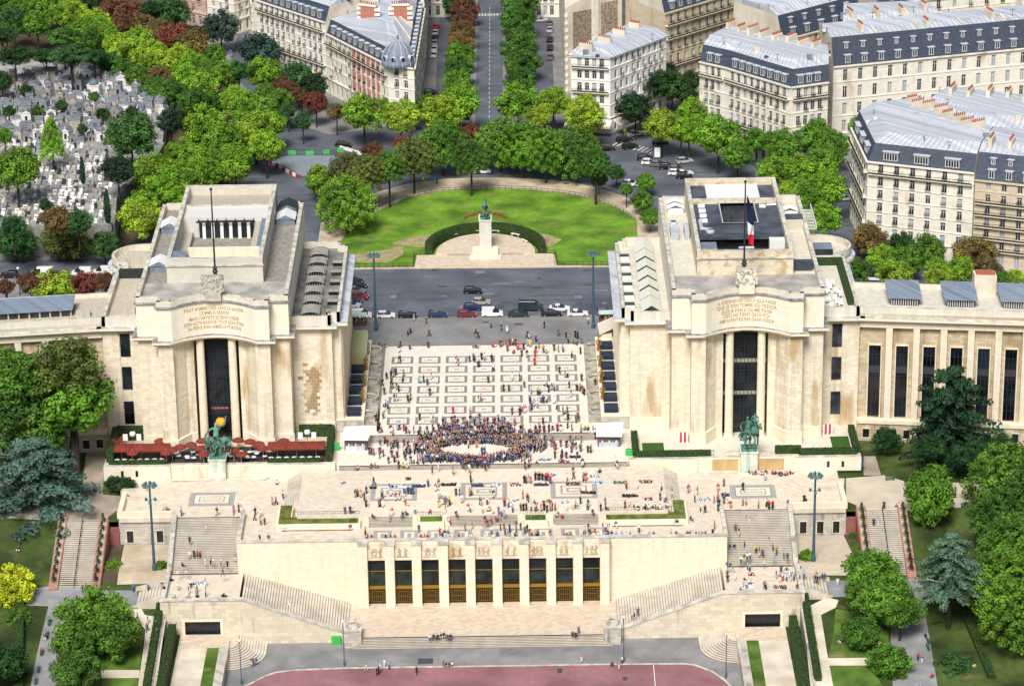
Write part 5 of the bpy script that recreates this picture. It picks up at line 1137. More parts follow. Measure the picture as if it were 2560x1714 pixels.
def tree(c, x, y, r, col, kind='round', H=None, where='', zg=None, rz=1.0, group=None, extra='', Y=None):
    zg_ = zg if zg is not None else 0.
    if Y is not None: q = aty(c, x, y, Y); H = q.z-zg_+r/ORG[c][2]*((q-CAM).length/FPX)*rz
    q = at(c, x, y, zg_+8); rm = r/ORG[c][2]*((q-CAM).length/FPX)
    if H is None: H = rm*(2.0*rz)+3.2
    if 2*rm*rz > H: rz = H/(2*rm)
    zc = zg_+H-rm*rz; q = at(c, x, y, zc)
    if zg is None and c in 'GI': zg_ = zt(q.y, q.x); zc = zg_+H-rm*rz; q = at(c, x, y, zc)
    pos = ('by %s' % where) if where else ''
    lab = '%s %s %s' % (CN[col], KN[kind], where)
    lab = (lab+' '+extra).strip(); USED.setdefault(lab, []).append(1)
    col = {'L': 'l', 'l': 'm'}.get(col, col) if 'band' in where and trr.random() < .42 else col; lab = ('%s %s %s' % (CN[col], KN[kind], where)).strip()
    root = thing(TN[kind], lab, 'tree', (q.x, q.y, zg_), group or ('trees ' + where))
    _tc[0] += 1; me = KINDS[kind][_tc[0] % len(KINDS[kind])]
    o = bpy.data.objects.new('crown', me); S.collection.objects.link(o); o.parent = root; o.location = (0, 0, zc-zg_); o.scale = (rm, rm*trr.uniform(.9, 1.1), rm*rz); o.rotation_euler[2] = trr.uniform(0, 6.28)
    k = COL[col]; v = trr.uniform(.85, 1.15); o.color = (k[0]*v*trr.uniform(.9, 1.1), k[1]*v, k[2], 1)
    if H > 2:
        t = bpy.data.objects.new('trunk', TR[_tc[0] % 3]); S.collection.objects.link(t); t.parent = root; hh = zc-zg_+rm*rz*.3; w = max(2.2, hh*.9) if kind != 'cypress' else 1; t.scale = (w*.62, w*.62, hh)
    return root
def T(c, where, s, kind='round', zg=None, H=None, rz=1., group=None, Y=None):
    for e in s.split():
        a = e.split(','); kk = kind; a[2] = float(a[2])*(1.34 if 'band' in where or 'arc' in where or 'left wing' in where else 1.24)
        if len(a) > 4: kk = dict(p='pine', c='cypress', n='cone', e='dense', w='cedar', r='round')[a[4]]
        rzz = {'cypress': 3.4, 'pine': .9, 'cone': 1.25}.get(kk, rz)
        hh = float(a[5]) if len(a) > 5 else H
        tree(c, float(a[0]), float(a[1]), float(a[2]), a[3], kk, H=hh, where=where, zg=zg, rz=rzz, group=group, Y=Y)
T('A', 'in the cemetery at far left', '100,400,115,d,p 10,260,100,d,p 10,560,70,d 310,400,95,d,p 480,400,125,g,p,15 640,400,90,d,p 430,270,110,M,p,15 30,930,55,m 110,1150,145,m 350,940,90,l,n 890,930,150,g 800,1160,100,D 560,1160,22,D,c 728,1400,28,D,c 1160,830,85,D 310,1400,45,d 380,1500,95,b 530,1510,85,g 90,1550,80,g', zg=6)
T('A', 'in the wooded band above the cemetery', '60,60,90,M 40,230,90,M,p 180,60,85,l 330,40,90,l 480,90,90,L 90,140,80,g 250,160,80,m 400,110,70,L 560,230,100,l 650,170,90,L 560,50,85,D 660,40,80,D 780,80,95,B 900,120,110,B 820,170,70,B 990,190,80,b 1080,220,85,b 1150,100,115,g 1020,60,50,d 1190,260,90,r 1310,310,100,b 1340,230,50,D 1500,190,105,u 1470,370,60,m 720,250,80,L 800,320,85,L 690,200,70,L 620,270,70,M 920,370,105,L 930,270,80,L 1060,360,80,L 1010,430,60,L 1120,440,95,L 1230,390,85,L 1320,440,80,L 740,440,70,g 840,490,80,M 950,530,75,M 1090,530,75,b 1240,530,80,L 1060,610,80,M 1180,640,90,M 1350,600,100,L 1330,700,95,M 1430,490,80,l 1540,510,90,l 1620,480,60,g', zg=0, H=13)
T('A', 'below the cream apartment row', '1775,360,125,u 1790,500,110,l 1870,560,65,m 1930,590,70,B 2030,530,100,g 2140,590,85,D 1590,680,90,L 1690,740,110,l 1800,640,70,m 1900,690,90,m 1850,840,90,l 2050,660,60,B 2150,700,72,r 2290,765,62,b 1605,800,45,B 2060,830,58,g 1450,720,70,M 1980,620,60,B 1960,760,50,g', zg=0)
T('A', 'in the big clump behind the left pavilion', '1390,880,150,l 1530,970,140,l 1740,880,130,L 1810,1000,110,L 1230,1060,110,l 1400,1110,105,l 1600,1120,120,l 1050,1190,135,l 1260,1230,125,l 1390,1180,105,l 970,1400,110,l 960,1480,125,L 1190,1330,85,l 1640,960,110,L 1150,1260,110,l', zg=0)
T('B', 'in front of the domed brick building', '160,770,125,l 410,800,115,L 700,770,115,L 810,700,125,l 590,710,70,m 330,700,55,l 480,760,60,l', zg=0)
T('B', 'in the left row of the avenue', '800,30,85,d 850,70,85,B 840,150,80,B 830,215,75,b 830,300,80,b 815,380,90,m 810,470,90,M 800,560,85,m', zg=0, H=9.5)
T('B', 'in the right row of the avenue', '1230,40,110,M 1210,140,105,M 1225,230,105,M 1220,330,105,M 1240,440,110,M 1225,560,95,M', zg=0, H=10)
T('B', 'at the mouth of the avenue, right side', '1210,700,125,l 1450,700,100,L 1350,800,78,L', zg=0)
T('B', 'before the cream awning of the white building', '1650,740,95,L 1665,800,118,L', zg=0)
T('B', 'behind the lawn ring near the left road', '430,985,60,r 220,1040,70,B 885,905,60,B', zg=0)
T('B', 'in the arc of clipped trees round the lawn', '330,1140,95,m,e 500,1080,120,o,e 700,990,140,m,e 890,1080,105,M,e 1090,980,150,m,e 1250,1000,140,m,e 1400,1030,135,m,e 1600,1040,155,m,e 1740,1110,85,M,e 60,1180,120,o,e 190,1180,105,o,e 40,1390,165,l,e', zg=0, H=14.5)
T('A', 'leaning over the left tip of the lawn', '2190,1230,105,l', zg=0, H=10)
T('B', 'young on the sand path right of the lawn', '1760,1220,60,g 1880,1180,56,g 1950,1290,45,m 2080,1240,62,m 2060,1370,70,m 2110,1480,62,m', zg=0, H=6.5)
T('B', 'behind the white corner building', '2010,740,110,D 2130,570,110,D 2260,590,105,d 2200,500,80,D', zg=0)
T('C', 'in front of the long cream corner block', '60,560,75,d 60,660,65,d 90,770,105,l 60,900,95,l 260,930,140,l 390,1050,100,m 520,960,80,m 680,990,110,m 900,930,115,m 1050,990,95,m 1000,1080,105,m 2190,860,1,m', zg=0)
T('C', 'behind the right pavilion', '640,1170,110,l 780,1160,110,l 960,1120,105,l 990,1290,125,l 880,1330,110,l 980,1490,105,l 730,1290,60,L 1190,850,60,l 1270,800,75,l 1780,700,80,l', zg=0)
T('B', 'on the corner opposite the white building', '2190,860,110,L 2320,900,80,l', zg=0)
T('D', 'on the road behind the left wing', '100,100,115,g 450,90,145,o 710,120,85,g 40,405,50,B 210,375,78,B 350,350,60,B 370,410,130,L 580,385,85,r 715,370,62,B', zg=0, H=9)
T('D', 'in the park before the left wing', '130,1030,165,m,r,17 460,950,170,o,r,17 500,1190,215,m,r,17 60,1270,180,M,r,16 240,1330,160,M,r,15 330,1420,110,M,r,11 40,950,110,m,r,17', zg=-4, Y=-40)
T('F', 'on the road behind the right wing', '1290,80,110,b 1500,110,80,d 1690,150,105,M 2000,170,125,b 1220,290,80,M 1370,200,95,l 1530,230,105,m 1460,320,110,L 1750,270,75,l 1760,335,88,L 1910,290,90,l 2120,285,70,b 2280,345,60,L 2200,345,50,m', zg=0, H=9)
T('F', 'dark and flat-layered before the right wing', '1850,1250,270,e,w,21', zg=-4, rz=1.1)
T('F', 'on the slope below the right wing', '1410,1450,95,d,r,6', zg=-4)
T('G', 'beside the upper park path at left', '250,170,370,c,w,20', rz=.85)
T('G', 'over the left park walk', '640,1130,230,m,r,15 500,1290,150,m,r,13 520,1470,150,M,r,13 780,1200,170,M,r,13', )
T('G', 'at the left edge of the lower lawn', '80,890,150,y,r,10 130,1110,85,M,r,5 20,1420,150,d,r,12 120,1480,60,d,r,5')
T('G', 'low by the left sand court', '1060,830,60,m,r,2.6 770,770,75,m,r,4 1100,750,45,m,r,4.5 1060,1040,80,d,r,2.4 780,390,60,g,r,3 790,190,70,d,r,3.5 860,190,60,d,r,3')
T('I', 'standing alone by the right park stairs', '1700,280,160,m,r,19', rz=1.45)
T('I', 'at the right edge of the park', '2240,200,270,m,e,21 2180,420,190,M,e,18 2300,640,240,m,e,20 2200,880,230,m,e,18 2280,1080,230,m,e,17 2380,300,200,M,e,20')
T('I', 'on a tall bare trunk by the right walk', '1840,720,215,c,w,22', rz=.9)
T('I', 'over the right park walk', '1300,790,170,m,r,13 1400,960,190,m,r,15 1240,960,120,m,r,11 1500,1050,140,m,r,13 1230,1200,120,M,r,10 1430,1400,140,m,r,9')
T('I', 'low behind the right walk', '1860,1440,140,g,r,4.5 1750,1180,70,d,r,3 1960,1400,70,g,r,3 1900,960,50,d,r,3 1200,560,55,M,r,3 1210,640,60,m,r,3.5 860,680,50,m,r,5 910,780,60,d,r,2.4 920,960,70,d,r,2.2 1700,1050,55,d,r,2.5')
T('A', 'among the tombs', '180,620,45,d 420,720,40,g 700,780,45,d 560,880,35,g 250,760,40,M 900,760,40,d 60,760,40,g 640,660,35,M', zg=6, H=5)
T('F', 'dark mass of shrubs below the right wing', '1700,1500,100,d,r,5 2000,1540,110,d,r,5 2200,1480,90,d,r,5')
# clipped cones
cone = MB(); rr = random.Random(4)
for i in range(9):
    t = i/9; leafq(cone, (0, 0, .15+1.5*t), .62*(1-t)+.08, 60, .07, rr, .4)
cme = cone.mesh('clipped_cone', fol)
for s in (-1, 1):
    for x, u in ((71.0, 'inner'), (78.7, 'outer')):
        for k in range(8):
            if (s > 0 and u == 'inner' and k > 5): continue
            f = (k+.5)/8; o = bpy.data.objects.new('clipped_cone', cme); S.collection.objects.link(o); o.location = (x*s, -61.2-16.6*f, -3.4-6.1*f); o.color = (.012, .035, .012, 1); o.scale = (1.15, 1.15, 1.15)
            tag(o, 'clipped yew cone, %s in the %s trough, %s park stairs' % (('topmost', 'second from the top', 'third from the top', 'fourth from the top', 'fourth from the bottom', 'third from the bottom', 'second from the bottom', 'lowest')[k], u, 'left' if s < 0 else 'right'), 'topiary', 'clipped cones in the brick troughs')
# hedges
def hedge(pts, w, z0, z1, label, c=None, zz=None):
    q = [xy(c, *a, z0) for a in pts] if c else pts; rr = random.Random(len(label)); m = MB()
    for a, b in zip(q, q[1:]):
        za, zb = (z0, z0) if zz is None else (zz(a[1]), zz(b[1])); m.obox(a, b, w, za-.3, za+z1-z0, z0b=zb-.3, z1b=zb+z1-z0)
        L_ = math.hypot(b[0]-a[0], b[1]-a[1])
        for i in range(int(L_*34)):
            t = rr.random(); x = a[0]+(b[0]-a[0])*t+rr.uniform(-w/2, w/2); y = a[1]+(b[1]-a[1])*t+rr.uniform(-w/2, w/2); leafq(m, (x+(rr.uniform(-.15, .15)), y+rr.uniform(-.2, .1), za+(zb-za)*t+(z1-z0)*(1 if rr.random() < .6 else rr.random())), .16, 2, .14, rr)
    return tag(m.build('hedge', hedgem), label, 'hedge')
hc = [(.3+12.8*math.cos(a), 69.4+13.2*math.sin(a)*1.08) for a in [math.pi*i/20 for i in range(21)]]
hedge(hc, 1.7, .2, 2.6, 'dark clipped hedge in a half circle behind the equestrian statue')
for s in (-1, 1):
    t = 'left' if s < 0 else 'right'
    hedge([(58.4*s, -83), (58.3*s, -112)], 1.3, 0, 1.3, 'long clipped hedge along the park side of the %s driveway wall' % t, zz=zt)
    hedge([(55.9*s, -89.5), (55.8*s, -115)], 1.4, -14.6, -11.6, 'ivy-green hedge at the foot of the %s driveway wall' % t)
    if s > 0:
        hedge([(29.5, -42.6), (44, -42.6)], 1.3, -1, .3, 'low dark hedge left of the right bronze group')
        hedge([(56.5, -41.0), (61.5, -41.0)], 1.4, -1, .3, 'low dark hedge right of the right bronze group')
        hedge([(61, -42.6), (72.2, -42.6), (72.2, -31)], 1.2, -1, .4, 'dark corner hedge of the right pavilion lawn')
        hedge([(29.6, -42), (29.6, -33)], 1.2, -1, .6, 'dark hedge between kiosk and the right pavilion lawn')
    else:
        hedge([(-29.6, -42.6), (-29.6, -29.6), (-36, -29.6)], 1.2, -1, 1.2, 'tall hedge round the right end of the parasol restaurant')
        hedge([(-71.8, -42.4), (-71.8, -30), (-64, -30)], 1.4, -1, 1.6, 'tall hedge round the left end of the parasol restaurant')
        hedge([(-31, -43.1), (-41, -43.1)], .9, -1, .1, 'low hedge before the restaurant right of the bronze group'); hedge([(-61, -43.1), (-71, -43.1)], .9, -1, .1, 'low hedge before the restaurant left of the bronze group')
hedge([(-84.5, -80), (-80.5, -112)], 1.5, 0, 1.4, 'clipped hedge beside the left lower lawn', zz=zt)
hedge([(86, -84), (88.5, -112)], 1.3, 0, .9, 'low hedge beside the right park walk', zz=zt)
sheet('pavilion_lawn', [(31, -41.8), (39.4, -41.8), (39.4, -39.6), (35.2, -39.6), (35.2, -35.4), (31, -35.4)], -.99, mat('turf_even', (.035, .10, .012), .95, 'noise', scale=2, amt=.25))
sheet('pavilion_lawn', [(62, -41.9), (71.4, -41.9), (71.4, -33.5), (67.8, -33.5), (67.8, -39.4), (63, -39.4)], -.99, mat('turf_even', ()))
m = MB()
for i in range(22):
    a = math.pi*i/21; b = math.pi*(i+1)/21
    if i < 21: m.q((51.3+6*math.cos(a), -42.9+3.6*math.sin(a), -.98), (51.3+6*math.cos(b), -42.9+3.6*math.sin(b), -.98), (51.3+5.4*math.cos(b), -42.9+3.1*math.sin(b), -.98), (51.3+5.4*math.cos(a), -42.9+3.1*math.sin(a), -.98))
struct(m, 'pool_edge', cope)
fb = MB(); rr = random.Random(8)
for i in range(160):
    a = rr.uniform(-1, 1); q = at('B', 995+a*145, 1448+a*a*34+rr.uniform(-6, 8), .4); leafq(fb, (q.x, q.y, .4), .28, 9, .17, rr, .7)
tag(fb.build('flower_bed', mat('red_flowers', (.42, .03, .05), .8, 'noise', col2=(.12, .16, .03), scale=1.2, amt=.2)), 'curved bed of red flowers behind the hedge of the monument', 'flower bed')
# ---------------------------------------------------------------- cemetery
gm = [mat('grave_white', (.74, .73, .70), .7, 'noise', scale=1.5, amt=.2), mat('grave_grey', (.30, .31, .32), .6, 'noise', scale=1.5, amt=.3), mat('grave_black', (.045, .05, .06), .35, 'noise', scale=1.5, amt=.4), mat('grave_tan', (.46, .42, .34), .8, 'noise', scale=1.5, amt=.3)]
gn = ['white', 'grey', 'black', 'tan']
def slab_mesh(k, v):
    m = MB(); m.box(-.55, -1.1, 0, .55, 1.1, .35, 0); m.box(-.45, -1.0, .35, .45, 1.0, .55, 0)
    if v == 0: m.box(-.5, 1.1, 0, .5, 1.25, 1.0, 0)
    if v == 1: m.box(-.1, 1.1, .0, .1, 1.25, 1.35, 0); m.box(-.32, 1.1, .85, .32, 1.25, 1.0, 0)
    if v == 2: m.ball((.1, -.2, .6), .3, .25, .25, 6, 3, m=1); m.box(-.6, 1.1, 0, .6, 1.25, .8, 0)
    return m.mesh('tomb_slab', [gm[k], mat('grave_flowers', (.25, .10, .10), .8, 'noise', col2=(.05, .14, .02), scale=3, amt=.3)])
def chapel(k, v):
    m = MB(); w, d, h = (.95, 1.3, 2.9) if v < 2 else (1.5, 1.7, 3.3)
    m.box(-w-.15, -d-.15, 0, w+.15, d+.15, .3, 0); m.box(-w, -d, .3, w, d, h, 0); m.box(-w-.15, -d-.15, h, w+.15, d+.15, h+.15, 0)
    e = w+.12; f = d+.12; z = h+.15
    if v == 3:
        m.lathe((0, 0, z), [(w*.95, 0), (w*.9, .7), (w*.65, 1.3), (.3, 1.7), (.15, 2.2), (0, 2.3)], 12, m=1)
    else:
        m.q((-e, -f, z), (0, -f, z+.9), (0, f, z+.9), (-e, f, z), m=1); m.q((e, -f, z), (0, -f, z+.9), (0, f, z+.9), (e, f, z), m=1); m.q((-e, -f, z), (e, -f, z), (0, -f, z+.9)); m.q((-e, f, z), (e, f, z), (0, f, z+.9))
        m.box(-.06, -f, z+.8, .06, -f+.15, z+1.7, 0); m.box(-.3, -f, z+1.25, .3, -f+.15, z+1.38, 0)
    m.box(-.38, -d-.05, .3, .38, -d, h*.72, 2); m.box(-.55, -d-.12, .3, -.38, -d, h*.8, 0); m.box(.38, -d-.12, .3, .55, -d, h*.8, 0)
    return m.mesh('funerary_chapel', [gm[k], mat('chapel_roof', (.16, .18, .21), .7, 'noise', scale=2, amt=.4), glassk])
slabs = {(k, v): slab_mesh(k, v) for k in range(4) for v in range(3)}; chaps = {(k, v): chapel(k, v) for k in (0, 1, 3) for v in range(4)}
def inside(p, poly):
    c = False; j = len(poly)-1
    for i in range(len(poly)):
        if (poly[i][1] > p[1]) != (poly[j][1] > p[1]) and p[0] < (poly[j][0]-poly[i][0])*(p[1]-poly[i][1])/(poly[j][1]-poly[i][1])+poly[i][0]: c = not c
        j = i
    return c
rr = random.Random(12); A1 = px('A', [(-40, 1010), (250, 960), (620, 1000), (740, 1010), (740, 1200), (770, 1290), (760, 1500), (700, 1560), (-40, 1560)], 6); A2 = px('A', [(-40, 560), (250, 500), (560, 470), (700, 540), (1130, 700), (1130, 830), (1010, 960), (740, 1000), (250, 960), (-40, 1000)], 6)
spots = []; cnt = 0; far_t = []
ys = [p[1] for p in A1]; y = min(ys)
while y < max(ys):
    x = -135+rr.random()
    while x < -84:
        if inside((x, y), A1) and cnt >= 290:
            far_t.append((x, y))
        elif inside((x, y), A1) and rr.random() < .95:
            k = rr.choices(range(4), (5, 4, 2.6, 1.5))[0]; v = rr.choices(range(3), (4, 1.3, 4))[0]; o = bpy.data.objects.new('tomb_slab', slabs[k, v]); S.collection.objects.link(o); o.location = (x, y+rr.uniform(-.2, .2), 6); o.rotation_euler[2] = rr.uniform(-.06, .06); o.scale = (.82, rr.uniform(.62, .85), rr.uniform(.7, 1.1)); cnt += 1
            row = 'front' if y < 92 else 'middle' if y < 108 else 'back'
            tag(o, '%s stone tomb with %s in the %s cemetery rows' % (gn[k], ('plain headstone', 'stone cross', 'flowers on its slab')[v], row), 'tomb', '%s tombs in the %s rows' % (gn[k], row))
        x += rr.choice((1.3, 1.45, 1.7, 2.6) if rr.random() < .92 else (4.0,))
    y += 2.5
m = MB()
for x, y in far_t:
    k = rr.choices(range(4), (5, 4, 2.6, 1.5))[0]; h = rr.uniform(.3, .55); m.box(x-.42, y-.8, 6, x+.42, y+.8, 6+h, k); m.box(x-.4, y+.8, 6, x+.4, y+.95, 6+h+rr.uniform(.2, .7), k)
if far_t: q = tag(m.build('far_tombs', gm), 'low pale tombs of the farther open cemetery rows', 'tombs'); q['kind'] = 'stuff'
cnt = 0
for _ in range(12000):
    x, y = rr.uniform(-130, -76), rr.uniform(105, 205)
    if inside((x, y), A2) and all((x-a)**2+(y-b)**2 > 2.35**2 for a, b in spots):
        spots.append((x, y))
        if rr.random() < .10: continue
        k = rr.choice((0, 0, 3, 1, 1)); v = rr.choices(range(4), (4, 4, 2, .4))[0]; o = bpy.data.objects.new('funerary_chapel', chaps[k, v]); S.collection.objects.link(o); o.location = (x, y, 6); o.rotation_euler[2] = rr.uniform(-.5, .5)+rr.choice((0, 0, 1.57)); sc = rr.uniform(.52, .92); o.scale = (sc, sc, sc*rr.uniform(.7, 1.15))
        tag(o, '%s funerary chapel with %s, %s part of the cemetery' % (gn[k], ('small gabled roof', 'gabled roof and cross', 'broad gabled roof', 'little dome')[v], 'near' if y < 135 else 'middle' if y < 160 else 'far'), 'chapel', '%s funerary chapels' % gn[k]); cnt += 1
# ---------------------------------------------------------------- figures grown from a skeleton as one continuous skin
def skin(nodes, edges, sub=1):
    names = list(nodes); me = bpy.data.meshes.new('body'); me.from_pydata([nodes[k][:3] for k in names], [(names.index(a), names.index(b)) for a, b in edges], [])
    o = bpy.data.objects.new('body', me); S.collection.objects.link(o); sm = o.modifiers.new('s', 'SKIN'); sv = me.skin_vertices[0].data
    for i, k in enumerate(names):
        r = nodes[k][3]; r2 = nodes[k][4] if len(nodes[k]) > 4 else r; sv[i].radius = (r, r2); sv[i].use_root = (i == 0)
    if sub: q = o.modifiers.new('u', 'SUBSURF'); q.levels = sub; q.render_levels = sub
    bpy.context.view_layer.update(); r = bpy.data.meshes.new_from_object(o.evaluated_get(bpy.context.evaluated_depsgraph_get())); bpy.data.objects.remove(o); return r
BE = [('pelvis', 'spine'), ('spine', 'chest'), ('chest', 'neck'), ('neck', 'head'), ('head', 'crown')]
for q in 'LR': BE += [('chest', 'sh'+q), ('sh'+q, 'el'+q), ('el'+q, 'wr'+q), ('wr'+q, 'ha'+q), ('pelvis', 'hip'+q), ('hip'+q, 'kn'+q), ('kn'+q, 'an'+q), ('an'+q, 'to'+q)]
def figure(pose):
    N = dict(pelvis=(0, 0, .95, .15, .11), spine=(0, 0, 1.14, .135, .1), chest=(0, 0, 1.36, .17, .115), neck=(0, -.01, 1.5, .06), head=(0, -.03, 1.62, .085, .10), crown=(0, -.01, 1.73, .075, .085))
    for q, s in (('L', -1), ('R', 1)):
        N['sh'+q] = (.2*s, 0, 1.42, .062); N['el'+q] = (.27*s, .03, 1.15, .048); N['wr'+q] = (.27*s, -.06, .92, .036); N['ha'+q] = (.26*s, -.09, .82, .04, .025)
        N['hip'+q] = (.1*s, 0, .88, .1); N['kn'+q] = (.11*s, -.02, .49, .068); N['an'+q] = (.11*s, .02, .09, .046); N['to'+q] = (.12*s, -.13, .045, .04)
    def mv(d):
        for k, v in d.items(): N[k] = tuple(v)+tuple(N[k][3:])
    if pose == 'walk': mv(dict(knL=(-.11, -.2, .52), anL=(-.11, -.28, .12), toL=(-.11, -.42, .09), knR=(.11, .06, .5), anR=(.11, .36, .14), toR=(.11, .27, .05), elL=(-.26, .14, 1.17), wrL=(-.26, .14, .94), haL=(-.26, .12, .85), elR=(.26, -.1, 1.17), wrR=(.24, -.25, .97), haR=(.23, -.31, .9)))
    if pose == 'photo': mv(dict(elL=(-.3, -.2, 1.3), wrL=(-.12, -.36, 1.52), haL=(-.08, -.38, 1.6), elR=(.3, -.2, 1.3), wrR=(.12, -.36, 1.52), haR=(.08, -.38, 1.6)))
    if pose == 'wave': mv(dict(elR=(.4, 0, 1.55), wrR=(.45, -.02, 1.8), haR=(.45, -.03, 1.9), elL=(-.4, 0, 1.5), wrL=(-.5, -.02, 1.72), haL=(-.52, -.03, 1.82)))
    if pose == 'bag': mv(dict(elL=(-.32, .02, 1.18), wrL=(-.16, -.2, 1.1), haL=(-.06, -.24, 1.1)))
    if pose in ('sit', 'ground'):
        for k in list(N): v = N[k]; N[k] = (v[0], v[1], v[2]-(.5 if pose == 'sit' else .83))+tuple(v[3:])
        if pose == 'sit': mv(dict(knL=(-.14, -.46, .5), anL=(-.14, -.48, .08), toL=(-.14, -.62, .05), knR=(.14, -.46, .5), anR=(.14, -.44, .08), toR=(.14, -.58, .05), wrL=(-.2, -.3, .56), haL=(-.15, -.38, .56), wrR=(.2, -.3, .56), haR=(.15, -.38, .56)))
        else: mv(dict(hipL=(-.1, -.02, .11), hipR=(.1, -.02, .11), knL=(-.28, -.42, .4), anL=(-.1, -.6, .08), toL=(-.1, -.73, .05), knR=(.3, -.38, .32), anR=(.02, -.48, .08), toR=(.1, -.62, .05), wrL=(-.2, -.3, .36), haL=(-.12, -.4, .36), wrR=(.22, -.3, .36), haR=(.15, -.38, .34)))
    if pose == 'bend': mv(dict(chest=(0, -.33, 1.18), neck=(0, -.46, 1.22), head=(0, -.57, 1.22), crown=(0, -.66, 1.17), spine=(0, -.12, 1.12), shL=(-.2, -.36, 1.2), shR=(.2, -.36, 1.2), elL=(-.25, -.42, .92), elR=(.25, -.42, .92), wrL=(-.2, -.5, .68), wrR=(.2, -.5, .68), haL=(-.17, -.52, .58), haR=(.17, -.52, .58)))
    return N
def person_mesh(pose):
    N = figure(pose); me = skin(N, BE, 1); cls = {}
    for k in N:
        cls[k] = 3 if k in ('head', 'neck') else 4 if k == 'crown' else 0 if k[:2] in ('sp', 'ch', 'sh') else 0 if k[:2] == 'el' else 3 if k[:2] in ('wr', 'ha') else 1 if k[:2] in ('pe', 'hi', 'kn') else 2
    pts = [(Vector(N[k][:3]), cls[k]) for k in N]
    for a, b in BE:
        if a[:2] == b[:2]: continue
        va, vb = Vector(N[a][:3]), Vector(N[b][:3]); pts.append(((va+vb)/2, cls[a] if cls[b] in (2, 3) and cls[a] != 3 else cls[b]))
    hd = Vector(N['head'][:3]); cr_ = Vector(N['crown'][:3])
    for f in me.polygons:
        c = f.center; k = min(pts, key=lambda q: (q[0]-c).length)[1]
        if k == 3 and (c-hd).length < .2 and (c.y > hd.y+.035) and (c-N_neck(N)).length > .1: k = 4
        f.material_index = k; f.use_smooth = True
    return me
def N_neck(N): return Vector(N['neck'][:3])
skm = [mat('skin_fair', (.52, .34, .24), .6), mat('skin_brown', (.20, .11, .07), .6)]
hrm = [mat('hair_black', (.02, .015, .012), .6), mat('hair_brown', (.09, .05, .025), .6), mat('hair_fair', (.35, .24, .11), .6)]
shm = mat('shoes_dark', (.04, .035, .035), .6)
CLO = dict(k=('black', (.02, .02, .025)), w=('white', (.75, .75, .75)), n=('navy', (.03, .045, .12)), b=('blue', (.06, .14, .38)), r=('red', (.50, .03, .04)), g=('grey', (.22, .22, .24)), t=('beige', (.50, .40, .27)), p=('pink', (.60, .22, .32)),
           y=('yellow', (.65, .52, .05)), o=('orange', (.65, .20, .03)), v=('purple', (.20, .09, .25)), e=('green', (.10, .34, .06)), l=('light blue', (.30, .45, .65)), m=('maroon', (.16, .03, .05)), j=('denim blue', (.07, .11, .20)), h=('brown', (.13, .08, .05)))
CM = {k: mat('cloth_'+v[0].replace(' ', '_'), v[1], .85) for k, v in CLO.items()}
PM = {k: person_mesh(k) for k in ('stand', 'walk', 'photo', 'wave', 'bag', 'sit', 'ground', 'bend')}
for me in PM.values():
    for q in range(5): me.materials.append(CM['k'])
PL = dict(s='stand', w='walk', c='photo', a='wave', b='bag', i='sit', g='ground', d='bend')
VERB = dict(s='standing', w='walking', c='photographing', a='arms raised', b='holding a bag', i='sitting', g='crouched', d='bending')
prr = random.Random(31); npl = [0]; PEOPLE = []; TAKEN = set()
def person(c, x, y, z, code, where, rz=None):
    top, bot, pose = code[0], code[1], code[2]; q = at(c, x, y, z) if z is not None else att(c, x, y); zz = q.z
    o = bpy.data.objects.new('person', PM[PL[pose]]); S.collection.objects.link(o); o.location = (q.x, q.y, zz+(.0 if pose != 'i' else 0))
    o.rotation_euler[2] = prr.uniform(-3.1, 3.1) if rz is None else rz+prr.uniform(-.5, .5)
    k = prr.uniform(.99, 1.10)
    if len(code) > 3: k = .68
    o.scale = (k*1.06, k*1.06, k)
    ms = [CM[top], CM[bot], shm, skm[prr.random() < .2], prr.choice(hrm[:2]+hrm)]
    for i, mm in enumerate(ms): o.material_slots[i].link = 'OBJECT'; o.material_slots[i].material = mm
    lab = 'person in %s top, %s trousers, %s %s' % (CLO[top][0], CLO[bot][0], VERB[pose], where.replace('seated ', ''))
    if len(code) > 3: lab = lab.replace('person', 'child', 1)
    PEOPLE.append((o, lab, where, x, y)); return o
def folk(c, z, where, s, rz=None, jit=0):
    for e in s.split(): a = e.split(','); person(c, float(a[0]), float(a[1]), z, a[2], where, rz)
folk('G', -3.3, 'on the left statue forecourt', '1885,192,wki 912,200,lwi 880,300,wji 1130,375,tkg 1142,378,kkg 1237,405,ljs 1478,405,ktw 1590,385,ljs 1627,380,hhs 1643,385,twsx 1590,402,pps 1738,400,kkw 1735,440,kkw 1775,415,wtw 1775,470,ths 1803,470,mkb 1855,330,pps 1880,335,gkw 1928,290,wnw 1962,135,kkd 1998,125,wki 1770,590,kjb 1830,590,kts')
folk('G', -3.3, 'seated on the left planter bench', '1918,500,thi 1943,505,wni 2012,495,tji 2095,490,gki 2115,495,oki 2228,495,wki 2335,490,rli', rz=0)
folk('G', -5.5, 'on the left grand staircase', '1208,470,wni 1245,485,wni 1265,490,lwi 1435,462,wws 1408,520,wts 1550,462,lww 1578,455,wnw 1655,455,nkw 1293,600,kkw')
folk('G', -7.2, 'lower down the left grand staircase', '1292,700,wts 1323,695,kks 1345,692,kks 1363,695,rks 1400,745,wws 1435,740,tks 1452,745,wps 1505,745,wks 1550,765,kkw 1602,715,gww 1242,760,kki 1222,800,lwi 1268,795,pwi 1518,820,hjw')
folk('G', -8.7, 'on the left landing', '1215,915,wtb 1300,900,wkd 1195,970,ehg 1285,940,rws 1335,950,lks 1402,960,lkb 1400,890,lww 1343,930,mks 1290,968,pvg 1345,965,kkg 1515,962,kkg 1525,958,kkg 1118,935,kkw 1165,850,kkg 1155,790,kji 1163,815,jji 1115,900,kkd')
